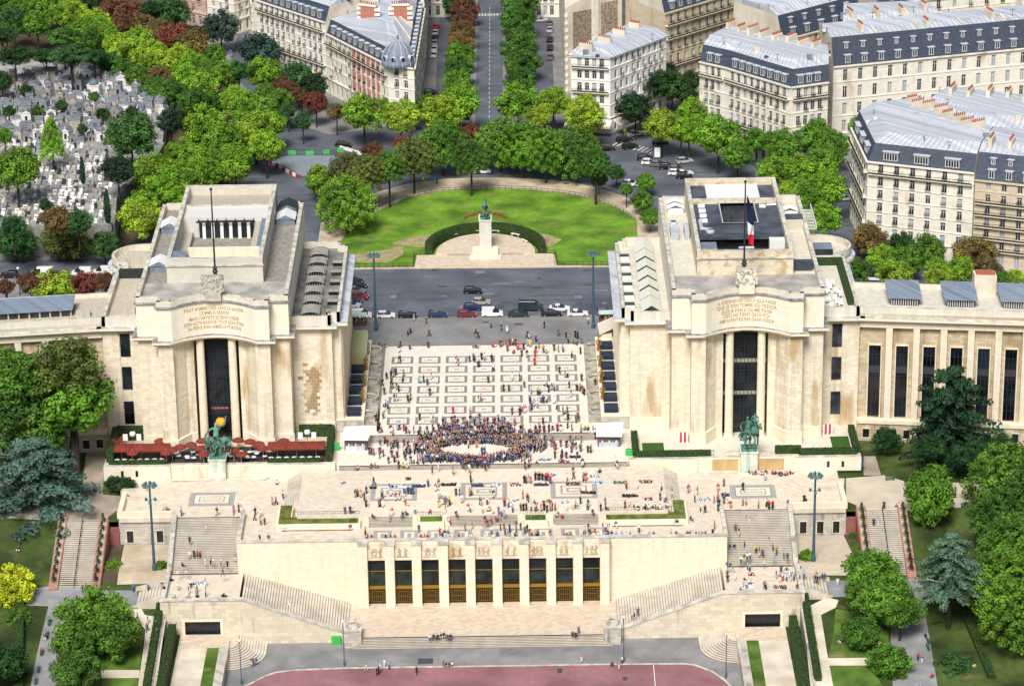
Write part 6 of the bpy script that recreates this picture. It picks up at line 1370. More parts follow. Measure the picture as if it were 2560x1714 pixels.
folk('G', -12.5, 'on the left slanting staircase', '1968,1030,wtw 1980,1045,wwd')
folk('G', None, 'on the left park walk', '565,935,njw 588,918,kkb 612,925,tkwx 655,912,vws 910,925,bjs 1012,930,bkw 742,945,kts 803,990,mmw 530,1005,kkb 545,1018,llb 565,1020,lwb 500,1008,kksx 435,1155,lww 473,1135,rkw 125,640,kwg 1003,1195,jkw 1060,1170,hhw 1070,1230,nns 1008,1140,kts 938,1120,tkw 330,1130,gki 315,1215,ggi 318,1250,kwi 283,1345,rki')
folk('G', -15.9, 'on the curved steps left', '1720,1405,rji 1745,1405,nji 1715,1412,jwi')
folk('E', .12, 'on the road pavement', '505,632,lws 587,652,kks 462,730,gks 480,718,gks 608,738,kkw 475,828,gns 600,818,kkb 412,810,kkw 402,850,kwd 1028,680,gjs 1098,700,kks 1138,715,lws 925,725,gkw 940,752,kkw 1390,682,kks 1487,735,jjw 1540,750,nkw 1553,785,gkb 1602,745,kks 1617,755,nks 1645,790,njs 1277,750,kkw 1288,752,gws 1278,805,lts 1295,810,yts 1335,775,bks 1355,820,vks 1687,655,wgw 215,808,wji 240,808,kki 268,806,kwi 283,808,vki 308,806,kyi 1590,790,kki 1612,790,nki 1690,785,eki 1840,780,hwi 905,815,mki 925,815,nni 945,812,lwi 1040,812,rri 1060,810,wri')
folk('E', .12, 'on the tiled parvis', '400,922,ktw 410,918,kks 790,920,mwb 805,935,rts 882,915,nns 910,905,gks 940,950,kkb 950,945,jks 965,898,nks 985,905,wps 1033,910,kks 1043,975,wkw 1010,1055,hks 1325,935,rrs 1328,880,rrs 1335,850,mkw 1237,875,mks 1273,880,kts 1385,850,ohs 1405,855,wts 1458,838,kks 1487,845,hks 1518,845,lns 1578,885,lka 1637,858,kkb 1250,830,nks 1140,840,rns 1185,850,rki 1225,828,rps 1212,822,mvi 1090,810,khs 1103,808,hgs 1135,800,vks 1158,805,mms 1178,800,wks 1195,802,mmb 1495,990,kkw 1533,1018,nks 1548,1020,wks 1172,1035,wws 1222,1040,hks 1115,1110,kks 1150,1112,nkb 1255,1090,bksx 1302,1128,wls 1347,1140,tks 1360,1130,wks 1420,1118,kjs 1410,1075,kkg 1443,1105,hts 1460,1110,lns 1560,1090,kks 1573,1150,bws 1615,1110,kks 1635,1112,ths 1650,1125,hts 1662,1140,kks 1645,1045,kkb 318,1030,kks 290,1075,kkd 348,1020,nks 365,1015,jks 380,1005,nks 352,1065,kkb 345,1085,kks 360,1095,kks 385,1100,kts 400,1115,mks 435,1010,jks 425,1055,gks 430,1040,lhs 302,1135,kks 370,1180,kts 385,1180,mws 462,1180,nks 482,1172,nks 545,1055,lls 570,1050,nks 595,1070,jks 622,1030,vws 662,1060,wws 612,1140,khs 943,1185,hts 960,1180,ths 888,1270,lrw 770,1265,rrsx 1172,1270,hhs 1225,1275,nks 1238,1245,wps 1252,1255,pws 1262,1258,rws 1295,1200,kks 1305,1240,vks 1320,1215,lws 1345,1225,wts 1370,1190,lns 1385,1195,nks 1408,1190,wks 1458,1195,wws 1475,1235,wks 1518,1268,kks 1548,1260,hks 1553,1310,kks 1535,1305,mws 1620,1300,mms 1607,1325,kkb 1737,1075,khs 245,1320,kks 295,1300,gks 310,1220,wks 325,1230,lns 298,1255,kwb 285,1390,kki 270,1370,kks')
folk('E', .12, 'behind the crowd', '543,1310,kks 620,1320,wws 635,1325,nts 390,1375,lls 405,1375,lks 435,1380,rms 360,1410,wps 345,1395,kws 1383,1335,kkc 1390,1395,mks 1423,1390,nks 1447,1380,wks 1480,1385,rms 1503,1385,kws 1550,1365,eks 1578,1380,rks 1640,1390,yks 1670,1375,eni 1690,1378,kji 1723,1375,lki 1355,1375,kns 1332,1390,nks 450,1400,mms 470,1400,wks')
folk('E', -1., 'on the plaza beside the crowd', '305,1468,rks 345,1500,nks 360,1502,mks 390,1490,kns 276,1530,wps 430,1540,tps 450,1545,kks 475,1540,gns 200,1540,kks 215,1545,mks 232,1548,kks 875,1500,wks 930,1495,oos 968,1545,jns 985,1540,bns 1300,1490,oms 1325,1510,lns 1458,1500,mks 1503,1490,khs 1550,1490,hws 1580,1500,eks 1607,1505,kts 1688,1530,nks 1708,1530,eks 1740,1440,kks 1760,1450,hks 1788,1475,wks 1450,1440,bki 1500,1420,kki 1605,1440,kki 1392,1450,bks 1433,1450,gps')
folk('H', -1.2, 'on the low steps before the terrace', '120,85,thi 215,72,mhi 238,75,mmi 372,50,hks 400,80,kns 430,75,yki 455,78,lyi 505,55,kki 528,55,kkg 628,115,hks 768,118,gts 670,95,wws 1260,85,kks 1287,72,mns 1283,68,mks 1650,70,nws 1877,60,wws 1887,80,kws 1610,50,wlg 1655,50,yei 1340,60,ktg 2005,30,kli 2025,30,kwi 880,108,wts 990,95,nks 850,90,kks')
P1 = '230,200,kjd 105,280,hts 120,278,gks 142,282,ots 180,255,nns 165,300,jks 178,345,hks 288,290,gks 265,345,ghs 275,345,mks 290,350,wws 345,270,lwb 380,305,rws 405,300,hws 433,308,wkg 447,335,rwg 437,255,wbsx 465,260,nns 483,262,jns 497,262,njs 600,210,bns 672,210,jts 652,240,rws 815,270,kjs 790,270,kkb 880,270,ghs 893,270,ths 890,180,hks 1045,205,wwi 1045,285,kws 1255,185,kks 1268,185,ghs 1283,180,lws 1298,185,rps 1330,165,kks 1345,162,kks 1358,165,kks 1378,168,kks 1400,172,rks 1415,170,rns 1432,188,rms 1545,170,wks 1588,125,nts 1660,165,kws 1675,168,rps 1770,115,kjg 1590,160,hhd 1655,170,gks 675,290,wts 675,350,eyb 700,330,gws 718,325,vvs 733,345,vts 747,335,yks 718,385,ews 830,320,wts 950,330,jns 960,335,nts 1002,330,wks 872,375,rws 887,385,wns 970,390,wts 1020,370,ekg 1012,375,wki 355,405,rws 450,408,hki 428,415,nki 512,395,wjs 615,385,rmg 70,390,kns 92,380,wni 35,395,kks 220,415,kkg'
P2 = '1120,345,rks 1148,350,wks 1165,345,wlg 1175,385,lns 1232,375,kks 1250,372,kkb 1245,290,jks 1275,300,oks 1283,315,kks 1268,370,mks 1302,375,wks 1325,330,kkg 1325,375,wms 1337,378,pks 1370,375,ots 1390,370,kks 1430,375,rks 1445,372,mrs 1465,372,gks 1410,385,kks 1540,375,wws 1605,350,oks 1637,325,kks 1685,370,gks 1690,350,kls 1720,395,kni 1775,375,kks 1805,330,njb 1808,370,kki 1950,225,okd 2025,220,wws 1940,355,rms 1967,340,wws 2180,300,jjs 2218,305,jji 2188,235,wks 2260,265,jws 2235,345,wki 2000,365,kwi 2030,360,nwi 2080,365,nki 2100,365,wki 2130,362,kwi 2148,360,gki 2178,365,wwi 1080,395,bvb 790,408,mmi 1118,415,lls'
folk('H', -1.7, 'on the left souvenir terrace', P1); folk('H', -1.7, 'on the right souvenir terrace', P2)
folk('H', -2.5, 'on the middle steps', '340,445,pps 735,450,pri 990,470,rpi 1005,465,hmi 1030,455,rmi 1060,445,vvi 1075,435,ppi 1100,425,vvs 1190,455,tpi 1480,425,tni 1510,430,rhi 985,440,mki 1045,415,vpi 1300,445,jji 1485,415,kpi')
folk('H', -3.3, 'on the parapet walk', '172,540,yks 190,570,rmi 215,568,mpi 312,568,kki 345,568,kwi 375,568,rvi 538,520,kks 550,568,rmi 575,565,hri 595,568,mti 680,545,rns 697,548,wms 715,555,nws 735,560,jws 768,562,wwi 810,565,pks 740,535,wts 852,510,rns 900,495,vts 885,562,wwi 900,562,wwi 988,560,wli 1032,535,wns 1072,550,lks 1093,505,rks 1125,540,gks 1117,510,nks 1150,560,lji 1190,555,hni 1200,520,jns 1230,505,njs 1260,530,hks 1275,520,kms 1290,545,mvs 1308,555,yns 1350,550,gks 1340,555,kki 1430,555,hts 1525,555,rwi 1545,555,rmi 1570,552,eni 1690,510,kkb 1700,530,tks 1735,525,ryi 1760,550,wni 1790,510,kls 1810,515,wms 1825,540,nki 1850,545,kwi 1880,552,lwi 1920,550,lki 1950,555,wni 1975,555,kni 1885,495,nwd 2032,550,nws 2035,520,wks 2105,552,pki 2137,550,nki 2255,550,yks 2290,550,mmi 1660,545,kwi 1670,530,lns 1155,520,nks 1365,470,njs')
folk('H', -3.3, 'on the left planter bench', '30,490,wpi 50,492,mwi 70,500,vri 95,488,wri', rz=0)
folk('H', -3.3, 'on the right planter bench', '1830,470,nji 1852,462,kbi 1882,470,wni 2280,465,gki 2295,468,kwi', rz=0)
folk('H', -15.1, 'on the lower court steps', '612,1240,wjg 638,1235,kjg 665,1238,kkg 690,1230,kwg 708,1225,ktg 730,1235,gjg 755,1235,kjg 685,1225,wkg 740,1240,njg 1583,1218,kkg 1605,1222,kkg 1625,1210,vks', rz=0)
folk('H', -16.6, 'by the kerb of the pink track', '180,1470,wtw 252,1492,kks 265,1482,nks 275,1465,wts 302,1435,wws 335,1450,ljs 522,1485,kkw 705,1430,jti 725,1435,kji 742,1435,kti 765,1435,wji 1645,1405,pws 1852,1420,nkg 1890,1418,gjg 1920,1415,wks 1900,1452,pws')
folk('H', -13.5, 'on the right slanting staircase', '2005,1100,kki 2028,1085,vks')
folk('I', -3.3, 'on the right statue forecourt', '58,250,vps 118,262,kts 100,315,kns 232,320,hhs 255,315,gms 298,205,rks 345,355,hos 258,240,rts 258,285,oks 298,325,ngs 428,235,kkw 427,335,loc 450,335,ths 533,355,ths 588,345,wks 605,360,rks 630,360,rks 733,350,jws 855,312,kki 845,315,kks 138,375,wks 170,390,kkw 260,375,nns 265,345,nkd 235,495,ojs 72,440,nni 580,165,wls 470,120,hki 515,122,mki 535,120,wki 555,120,pwi 585,120,kki 630,125,rki 650,125,kki 675,128,mki 690,128,nki 710,125,wmi 730,125,pki 750,122,kki 310,275,bki 320,320,wvg')
folk('I', -3.3, 'at the right parapet end', '50,550,kri 68,548,mni 85,550,wwi 108,550,kyi 128,550,nei 150,548,rri 172,550,kni 222,545,kkd')
folk('I', -5.5, 'on the right grand staircase', '307,410,pki 450,460,mns 472,475,wls 515,455,kks 535,440,wws 558,408,lws 587,425,wrs 610,430,wws 672,440,wws 745,435,hki 378,515,mhs 402,540,kws 532,400,nks')
folk('I', -7.4, 'lower down the right grand staircase', '398,608,yts 438,635,kks 340,635,jki 370,635,nji 605,600,bks 630,595,lws 518,660,yks 540,680,rws 562,685,mks 632,650,rns 657,670,ehs 642,720,lls 707,690,lks 732,712,nks 573,738,pws 415,735,wks 437,720,kyb 458,715,wns 478,705,wns 320,755,jji 343,760,nji')
folk('I', -8.7, 'on the right landing', '460,775,lns 475,785,lks 322,830,kks 323,860,kks 373,845,wws 440,850,kwg 465,870,wwi 490,865,wkg 455,905,vwg 410,918,kkg 575,905,kkb 585,910,tkb 655,835,hts 688,795,kks 680,860,rws 700,850,wrs 727,850,wkd 745,830,wws 755,850,bws 775,848,tks 722,905,hhg 800,905,mpi 822,905,rpi 815,865,kjs 845,835,ljs 803,750,kwi 725,810,kws 740,805,wns')
folk('I', -9.5, 'on steps beside the right landing', '920,865,kjs 935,870,kkw 968,835,nji 985,835,jji 930,820,gji')
folk('I', None, 'in the right park', '1318,480,kks 1350,470,lws 1388,360,kkb 1490,345,whi 1945,335,hki 1973,345,lki 1072,885,wws 1100,1270,kwg 1355,1280,ywg 1620,1390,rns 1647,1410,vws 1670,1240,kji 1720,1500,rkg 1610,1600,lks 1638,1590,lws 1355,1290,wkg 2005,1440,ybg')
folk('H', -1., 'inside the ring of spectators', '200,0,nki', None) if 0 else None
# at most three hundred single figures: the largest in the photograph; the far ones join the crowd
def key(e): return (e[0].location.y)
PEOPLE.sort(key=lambda e: e[0].location.y)
# keep every listed person that is not inside the densest far groups
LIM = 300; far = PEOPLE[LIM:]; PEOPLE = PEOPLE[:LIM]
lc = {}
for e in PEOPLE: lc.setdefault(e[1], []).append(e)
for lab, L_ in lc.items():
    L_.sort(key=lambda e: e[3])
    for i, e in enumerate(L_):
        tag(e[0], lab, 'person', 'visitors '+e[2])
# the dense crowd and the far visitors: one mesh
lowp = {}
for k in ('stand', 'photo', 'ground', 'walk', 'bag'):
    N = figure(k); me = skin(N, BE, 0); vs = [v.co.copy() for v in me.vertices]; fs = [(tuple(f.vertices), f.center.copy()) for f in me.polygons]
    pts = [(Vector(N[q][:3]), 3 if q in ('head', 'neck') or q[:2] in ('wr', 'ha') else 4 if q == 'crown' else 1 if q[:2] in ('pe', 'hi', 'kn') else 2 if q[:2] in ('an', 'to') else 0) for q in N]
    lowp[k] = (vs, [(f, min(pts, key=lambda q: (q[0]-c).length)[1]) for f, c in fs])
cv, cf, cm = [], [], []; ck = list('kkkkkkkknnnnnjjjjwwwbgmmmhkvnkrrlkkpe'); kk = list(CLO); crr = random.Random(77); MI = {k: i for i, k in enumerate(kk)}
def addp(x, y, z, pose, top=None, bot=None, rz=None):
    a = crr.uniform(0, 6.28) if rz is None else rz; s_ = crr.uniform(.95, 1.12); ca, sa = math.cos(a)*s_, math.sin(a)*s_; vs, fs = lowp[pose]; b = len(cv)
    for v in vs: cv.append((x+v.x*ca-v.y*sa, y+v.x*sa+v.y*ca, z+v.z*s_))
    t_ = MI[top or crr.choice(ck)]; b_ = MI[bot or crr.choice('kkkjjjnngk')]; h_ = len(kk)+(0 if crr.random() < .7 else 1)
    for f, m_ in fs: cf.append([i+b for i in f]); cm.append([t_, b_, MI['k'], len(kk)+2, h_][m_])
for o, lab, w_, x, y in far:
    i = o.data.name; a = o.rotation_euler[2]; pn = [k for k, v in PM.items() if v == o.data][0]
    pn = {'sit': 'ground', 'wave': 'photo', 'bend': 'walk'}.get(pn, pn); addp(o.location.x, o.location.y, o.location.z, pn, rz=a, top=[k for k in kk if CM[k] == o.material_slots[0].material][0], bot=[k for k in kk if CM[k] == o.material_slots[1].material][0]); bpy.data.objects.remove(o)
pos = []
def scatter(n_, fn, dmin):
    k = 0; t = 0
    while k < n_ and t < n_*60:
        t += 1; q = fn()
        if q and all((q[0]-a)**2+(q[1]-b)**2 > dmin**2 for a, b in pos[-900:]): pos.append(q); k += 1; yield q
cx0 = at('E', 900, 1500, -1.)
def ringpt():       # spectators in an ellipse, dense at the back and sides
    a = crr.uniform(0, 6.283); ex, ey = 7.4, 4.1+.3*math.sin(3*a)
    if math.sin(a) > -.1: r = 1.03+abs(crr.gauss(0, .85+.35*math.sin(5*a)))*(1.0 if abs(math.cos(a)) < .75 else .45)
    else: r = 1.02+abs(crr.gauss(0, .2+.12*math.sin(7*a)))
    x, y = -1.4+math.cos(a)*ex*r, -39.0+math.sin(a)*ey*r
    if y > -25.5 or y < -45.6 or x < -13.5 or x > 12.5 or (y > -32 and crr.random() < .35): return None
    return (x, y)
def gz(y): return .12 if y > -32.5 else -1. if y < -33.8 and y > -44.4 else -.45 if y > -33.8 else -1.35
for x, y in scatter(580, ringpt, .40): addp(x, y, gz(y), crr.choice(('stand', 'stand', 'photo', 'bag', 'ground' if y > -37 and y < -34.5 else 'stand')), rz=math.atan2(y+38.6, x+2.2)-math.pi/2+crr.uniform(-.5, .5))
def edge2():
    s_ = crr.choice((-1, 1)); return (crr.uniform(13, 20)*s_, crr.uniform(-44, -34))
for x, y in scatter(34, edge2, .8): addp(x, y, -1, crr.choice(('stand', 'walk', 'bag')))
me = bpy.data.meshes.new('crowd'); me.from_pydata(cv, [], cf)
for k in kk: me.materials.append(CM[k])
for mm in (hrm[0], hrm[1], skm[0]): me.materials.append(mm)
me.polygons.foreach_set('material_index', cm); me.update(); o = link('crowd', me); o['kind'] = 'stuff'; o['label'] = 'dense crowd ringed round the street performers and visitors spread over the parvis'; o['category'] = 'crowd'
# ---------------------------------------------------------------- souvenir blankets
vr_ = random.Random(9)
def blanket(c, x, y, z, w, mix, where):
    q = at(c, x, y, z); p = thing('souvenir_blanket', 'blanket of %s laid out %s' % (mix[1], where), 'blanket', (q.x, q.y, z), 'souvenir blankets')
    wm = w/2.7233/12.4; m = MB(); m.box(q.x-wm/2, q.y-.55, z, q.x+wm/2, q.y+.55, z+.03); m.build('cloth', mix[2], p)
    m = MB()
    for k in range(int(wm*22)):
        a, b = q.x+vr_.uniform(-wm/2, wm/2), q.y+vr_.uniform(-.5, .5); s_ = vr_.uniform(.05, .14); m.box(a-s_, b-s_, z+.03, a+s_, b+s_, z+.03+vr_.uniform(.08, .32), vr_.randrange(3))
    m.build('goods', [CM[mix[0][0]], CM[mix[0][1]], CM[mix[0][2]]], p)
BK = {'k': ('kkh', 'black bags', CM['k']), 'w': ('wkl', 'white and dark trinkets', mat('sheet_white', (.62, .62, .62), .9)), 'r': ('rkw', 'red and black scarves', CM['m']), 'n': ('nkj', 'navy souvenirs', CM['n']), 'g': ('egk', 'green and grey goods', CM['g']), 'm': ('mtk', 'brown handbags', CM['h'])}
for c, z, s in (('H', -1.7, '380,205,90,w,on_the_left_inlaid_square 535,205,85,n,right_of_the_left_inlaid_square 225,215,45,k,at_the_left_edge_of_the_inlay 740,195,95,k,left_of_the_middle_inlaid_square 935,200,80,n,on_the_middle_inlaid_square 1075,195,40,w,right_of_the_middle_inlaid_square 1195,195,70,r,between_middle_and_right_squares 1370,195,95,n,left_of_the_right_inlaid_square 1590,190,95,m,on_the_right_inlaid_square 1690,250,100,k,in_front_of_the_right_inlaid_square 1765,180,85,w,right_of_the_right_inlaid_square 1910,180,90,g,on_the_tan_paving_at_right 2080,175,80,m,near_the_right_side_steps 1975,270,100,k,above_the_right_grass_planter 2095,292,60,r,at_the_corner_of_the_right_planter 465,155,34,m,behind_the_left_inlaid_square 1735,140,60,w,behind_the_right_inlaid_square 1195,308,40,w,above_the_middle_steps 1408,310,60,m,above_the_right_stone_planter 1440,128,70,w,in_the_upper_right_of_the_terrace 1535,312,40,w,above_the_right_flight 17,185,34,w,alone_on_the_tan_paving_at_left'),
                ('H', -1., '1395,25,90,w,on_the_plaza_by_the_low_steps 1525,35,75,r,beside_the_white_one_on_the_plaza 1600,5,70,k,near_the_right_kiosk'),
                ('I', -8.7, '465,885,80,w,in_the_middle_of_the_right_landing 680,890,80,m,at_the_front_of_the_right_landing 487,805,40,r,at_the_back_of_the_right_landing 735,805,90,w,by_the_stair_foot_on_the_right_landing'), ('I', -3.3, '170,295,70,w,left_of_the_right_forecourt_square 310,265,50,n,touching_the_right_forecourt_square'), ('G', -8.7, '1335,870,90,w,on_the_left_landing')):
    for e in s.split():
        a = e.split(','); blanket(c, float(a[0]), float(a[1]), z, float(a[2]), BK[a[3]], a[4].replace('_', ' '))
# ---------------------------------------------------------------- vehicles
tyre = mat('tyre', (.015, .015, .015), .8); rim = mat('wheel_rim', (.35, .35, .37), .4, metal=.6); cglass = mat('car_glass', (.02, .025, .03), .08, spec=.6); lampm = mat('head_lamp', (.6, .6, .58), .2); tail = mat('tail_lamp', (.4, .01, .01), .3)
def car_parts(kind):
    if kind == 'hatch': L_, Wd, P, R = 4.1, 1.72, [(-2.05, .35), (2.05, .35), (2.05, .62), (1.95, .82), (1.0, .98), (-1.95, 1.0), (-2.05, .8)], [(-1.9, 1.0), (-1.55, 1.45), (.15, 1.47), (1.05, .98)]
    elif kind == 'sedan': L_, Wd, P, R = 4.5, 1.76, [(-2.25, .35), (2.25, .35), (2.25, .6), (2.1, .8), (1.1, .95), (-1.6, .98), (-2.2, .95), (-2.25, .7)], [(-1.65, .97), (-1.0, 1.4), (.1, 1.42), (1.1, .95)]
    elif kind == 'van': L_, Wd, P, R = 4.6, 1.85, [(-2.3, .4), (2.3, .4), (2.3, .75), (2.2, .95), (1.35, 1.15), (-2.25, 1.15), (-2.3, .9)], [(-2.25, 1.15), (-2.2, 1.95), (.5, 1.97), (1.45, 1.12)]
    else: L_, Wd, P, R = 5.3, 1.95, [(-2.65, .4), (2.65, .4), (2.65, .8), (2.5, 1.1), (1.8, 1.25), (-2.6, 1.25), (-2.65, .9)], [(-2.6, 1.25), (-2.55, 2.15), (1.1, 2.15), (1.95, 1.22)]
    def ext(m, prof, w0, w1, mi=0, mside=None):
        zlo = min(z for _, z in prof); zhi = max(z for _, z in prof); W_ = lambda z: w0+(w1-w0)*((z-zlo)/(zhi-zlo or 1)); n = len(prof)
        for i in range(n):
            (xa, za), (xb, zb) = prof[i], prof[(i+1) % n]; m.q((xa, -W_(za), za), (xb, -W_(zb), zb), (xb, W_(zb), zb), (xa, W_(za), za), m=mi)
        m.q(*[(x, -W_(z), z) for x, z in prof], m=mi if mside is None else mside); m.q(*[(x, W_(z), z) for x, z in prof][::-1], m=mi if mside is None else mside)
    b = MB(); ext(b, P, Wd/2, Wd/2-.06)
    rf = [(R[1][0]+.05, R[1][1]), (R[2][0]-.05, R[2][1]), (R[2][0]-.25, R[2][1]+.05), (R[1][0]+.2, R[1][1]+.05)]; ext(b, rf, Wd/2-.22, Wd/2-.26)
    for x in (R[0][0]+(R[1][0]-R[0][0])*.5, -.35):
        b.box(x-.06, -Wd/2+.1, R[0][1], x+.06, -Wd/2+.16, R[1][1]-.02); b.box(x-.06, Wd/2-.16, R[0][1], x+.06, Wd/2-.1, R[1][1]-.02)
    if kind in ('van', 'bigvan'): b.box(R[0][0]+.02, -Wd/2+.04, R[0][1], .1, -Wd/2+.14, R[1][1]-.02); b.box(R[0][0]+.02, Wd/2-.14, R[0][1], .1, Wd/2-.04, R[1][1]-.02)
    g = MB(); ext(g, R, Wd/2-.07, Wd/2-.22)
    w = MB()
    w.tube((0, -.1, 0), (0, .1, 0), .32, n=12); w.tube((0, -.115, 0), (0, .115, 0), .19, n=8, m=1)
    h = MB(); h.box(-.05, -.2, -.08, .03, .2, .08)
    return dict(L=L_, W=Wd, body=b.mesh('body', [CM['k']]), win=g.mesh('windows', cglass), wheel=w.mesh('wheel', [tyre, rim]), lamp=h.mesh('headlight', lampm), tail=h.mesh('tail_light', tail), ax=(L_/2-.75))
CP = {k: car_parts(k) for k in ('hatch', 'sedan', 'van', 'bigvan')}
CC = dict(k=('black', (.012, .012, .015)), w=('white', (.72, .72, .72)), s=('silver', (.40, .41, .42)), g=('grey', (.12, .13, .14)), b=('dark blue', (.015, .03, .10)), r=('dark red', (.20, .015, .02)), t=('beige', (.36, .33, .28)), n=('green-black', (.02, .04, .04)), R=('red', (.5, .02, .03)))
CPM = {k: mat('car_paint_'+v[0].replace(' ', '_').replace('-', '_'), v[1], .25, spec=.6) for k, v in CC.items()}
KK = dict(h='hatch', s='sedan', v='van', V='bigvan')
def car(c, x, y, code, rz, label, group=None, z=.005, box=False):
    q = at(c, x, y, z); k = CP[KK[code[1]]]; kind = 'parked_van' if code[1] in 'vV' else 'parked_car'
    p = thing(kind, label, 'van' if code[1] in 'vV' else 'car', (q.x, q.y, z), group, rz=rz)
    o = link('body', k['body'], p, world=False); o.material_slots[0].link = 'OBJECT'; o.material_slots[0].material = CPM[code[0]]
    link('windows', k['win'], p, world=False)
    for a in (-1, 1):
        for b in (-1, 1): link('wheel', k['wheel'], p, loc=(a*k['ax'], b*(k['W']/2-.1), .32), world=False)
    for b in (-1, 1): link('headlight', k['lamp'], p, loc=(k['L']/2-.02, b*.6, .68), world=False); link('tail_light', k['tail'], p, loc=(-k['L']/2+.02, b*.6, .8), world=False)
    if box: m = MB(); m.box(-1.1, -.4, 1.52, .5, .4, 1.8); m.build('roof_box', CPM['g'], None).parent = p
PK = 'cars along the kerb before the parvis'
for x, y, cd, l, bx in ((145, 612, 'wv', 'white van at the left end of the kerb row', 0), (312, 610, 'wh', 'small white hatchback right of the tall left lamp', 0), (460, 608, 'kh', 'black car with roof box near the left lamp', 1), (665, 606, 'bh', 'dark blue car with grey roof box in the kerb row', 1), (862, 604, 'rh', 'dark red hatchback beside the white van', 0), (1038, 600, 'wv', 'white delivery van in the middle of the kerb row', 0), (1215, 602, 'ns', 'dark sedan right of the white delivery van', 0), (1440, 597, 'ks', 'black sedan below the silver car', 0), (1618, 597, 'ws', 'silver-white car left of the tall right lamp', 0), (1805, 590, 'gh', 'dark grey hatchback at the right end of the kerb row', 0)):
    car('E', x, y, cd, 0, l, PK, box=bx)
for x, y, cd, l in ((905, 442, 'kh', 'black hatchback driving alone in the middle of the square'), (960, 518, 'th', 'beige hatchback above the dark blue one'), (905, 555, 'bh', 'dark blue hatchback double parked behind the red one'), (1298, 558, 'nV', 'dark minibus double parked beside the silver car'), (1495, 562, 'ws', 'silver car double parked right of the minibus')): car('E', x, y, cd, -.06, l, 'cars double parked on the square')
for x, y, cd, l in ((90, 375, 'ks', 'black'), (115, 408, 'ks', 'second black'), (105, 440, 'gs', 'grey'), (125, 480, 'rs', 'dark red'), (80, 510, 'bs', 'dark blue'), (78, 540, 'sh', 'silver')): car('E', x, y, cd, -.25, '%s car half hidden at the left side of the square' % l, 'cars parked slanting behind the left gallery')
for x, y, cd, l, r in ((2010, 925, 'ss', 'silver car crossing behind the zebra crossing', .35), (1935, 965, 'kh', 'black hatchback left on the zebra crossing', .5), (1975, 1010, 'kh', 'black hatchback on the zebra crossing', .45), (1815, 1025, 'kh', 'small black city car at the end of the zebra crossing', .2), (2180, 985, 'kh', 'dark car under the plane tree at the crossing', .1), (1975, 1265, 'wh', 'white hatchback behind the young trees of the lawn ring', -.15), (970, 1180, 'wh', 'white car seen between trunks of the arc', 0), (25, 1000, 'kh', 'black car on the street left of the plane trees', -.2), (620, 645, 'kh', 'black car at the foot of the left lane', 0), (862, 830, 'wV', 'white van at the mouth of the avenue', 1.57), (1360, 150, 'ss', 'silver car at the top of the right lane', 0), (1095, 745, 'kh', 'dark car on the avenue edge near the plane trees', 1.57)): car('B', x, y, cd, r, l)
for k, (x, y, cd) in enumerate(((2078, 1092, 'kh'), (2108, 1120, 'wh'), (2165, 1132, 'gh'), (2230, 1150, 'kh'), (2292, 1165, 'gh'), (2290, 1192, 'wh'), (2345, 1215, 'kh'))): car('B', x, y, cd, -.05, '%s car, %s in the row by the right pavement' % (CC[cd[0]][0], ('leftmost', 'second', 'third', 'fourth', 'fifth', 'sixth', 'last')[k]), 'cars in the row by the right pavement')
for k, (x, y, cd) in enumerate(((653, 195, 'Rs'), (650, 235, 'ws'), (648, 270, 'ks'), (646, 305, 'ss'), (643, 345, 'ws'), (640, 385, 'ws'))): car('B', x, y, cd, 1.5, '%s car, %s from the top of the left lane' % (CC[cd[0]][0], ('first', 'second', 'third', 'fourth', 'fifth', 'sixth')[k]), 'cars parked in the left lane')
for k, (x, y, cd) in enumerate(((1425, 170, 'gs'), (1428, 215, 'ss'), (1428, 280, 'ks'), (1430, 335, 'ks'), (1432, 400, 'gs'))): car('B', x, y, cd, 1.5, '%s car, %s from the top of the right lane' % (CC[cd[0]][0], ('first', 'second', 'third', 'fourth', 'fifth')[k]), 'cars parked in the right lane')
for x, y, cd, l in ((65, 335, 'kh', 'black car on the road left of the white van behind the left wing'), (285, 330, 'wV', 'tall white van behind the left wing'), (555, 325, 'wv', 'white van with side windows behind the left wing'), (700, 318, 'wv', 'white van beside the round turret of the left wing')): car('D', x, y, cd, 3.14, l, z=.02)
car('F', 1325, 355, 'ws', 3.0, 'white car among trees behind the right wing')
for x, y, cd, l in ((25, 1195, 'ws', 'white car nearest the roof of the right pavilion'), (30, 1110, 'sh', 'silver car under the trees behind the right pavilion'), (1120, 1365, 'ss', 'silver car in the side street left of the balcony block')): car('C', x, y, cd, .3, l)
for x, y, cd, l in ((1700, 155, 'ks', 'black car high up the top left street'), (1735, 190, 'Rs', 'red car high up the top left street')): car('A', x, y, cd, 2.2, l)
def bike(c, x, y, z, label, rider=None):
    q = at(c, x, y, z); p = thing('bicycle', label, 'bicycle', (q.x, q.y, z), rz=.1); m = MB()
    for a in (-.52, .52):
        w = MB()
        for i in range(12): b0, b1 = i*math.pi/6, (i+1)*math.pi/6; w.tube((a+.34*math.cos(b0), 0, .35+.34*math.sin(b0)), (a+.34*math.cos(b1), 0, .35+.34*math.sin(b1)), .03, n=5)
        w.build('wheel', tyre).parent = p
    for a, b in (((-.52, 0, .35), (-.1, 0, .35)), ((-.1, 0, .35), (-.2, 0, .85)), ((-.2, 0, .8), (.42, 0, .8)), ((.42, 0, .95), (.52, 0, .35)), ((-.1, 0, .35), (.42, 0, .8)), ((.38, -.25, .98), (.38, .25, .98))): m.tube(a, b, .03, n=5)
    m.box(-.32, -.07, .84, -.1, .07, .9); m.build('frame', bluepole).parent = p
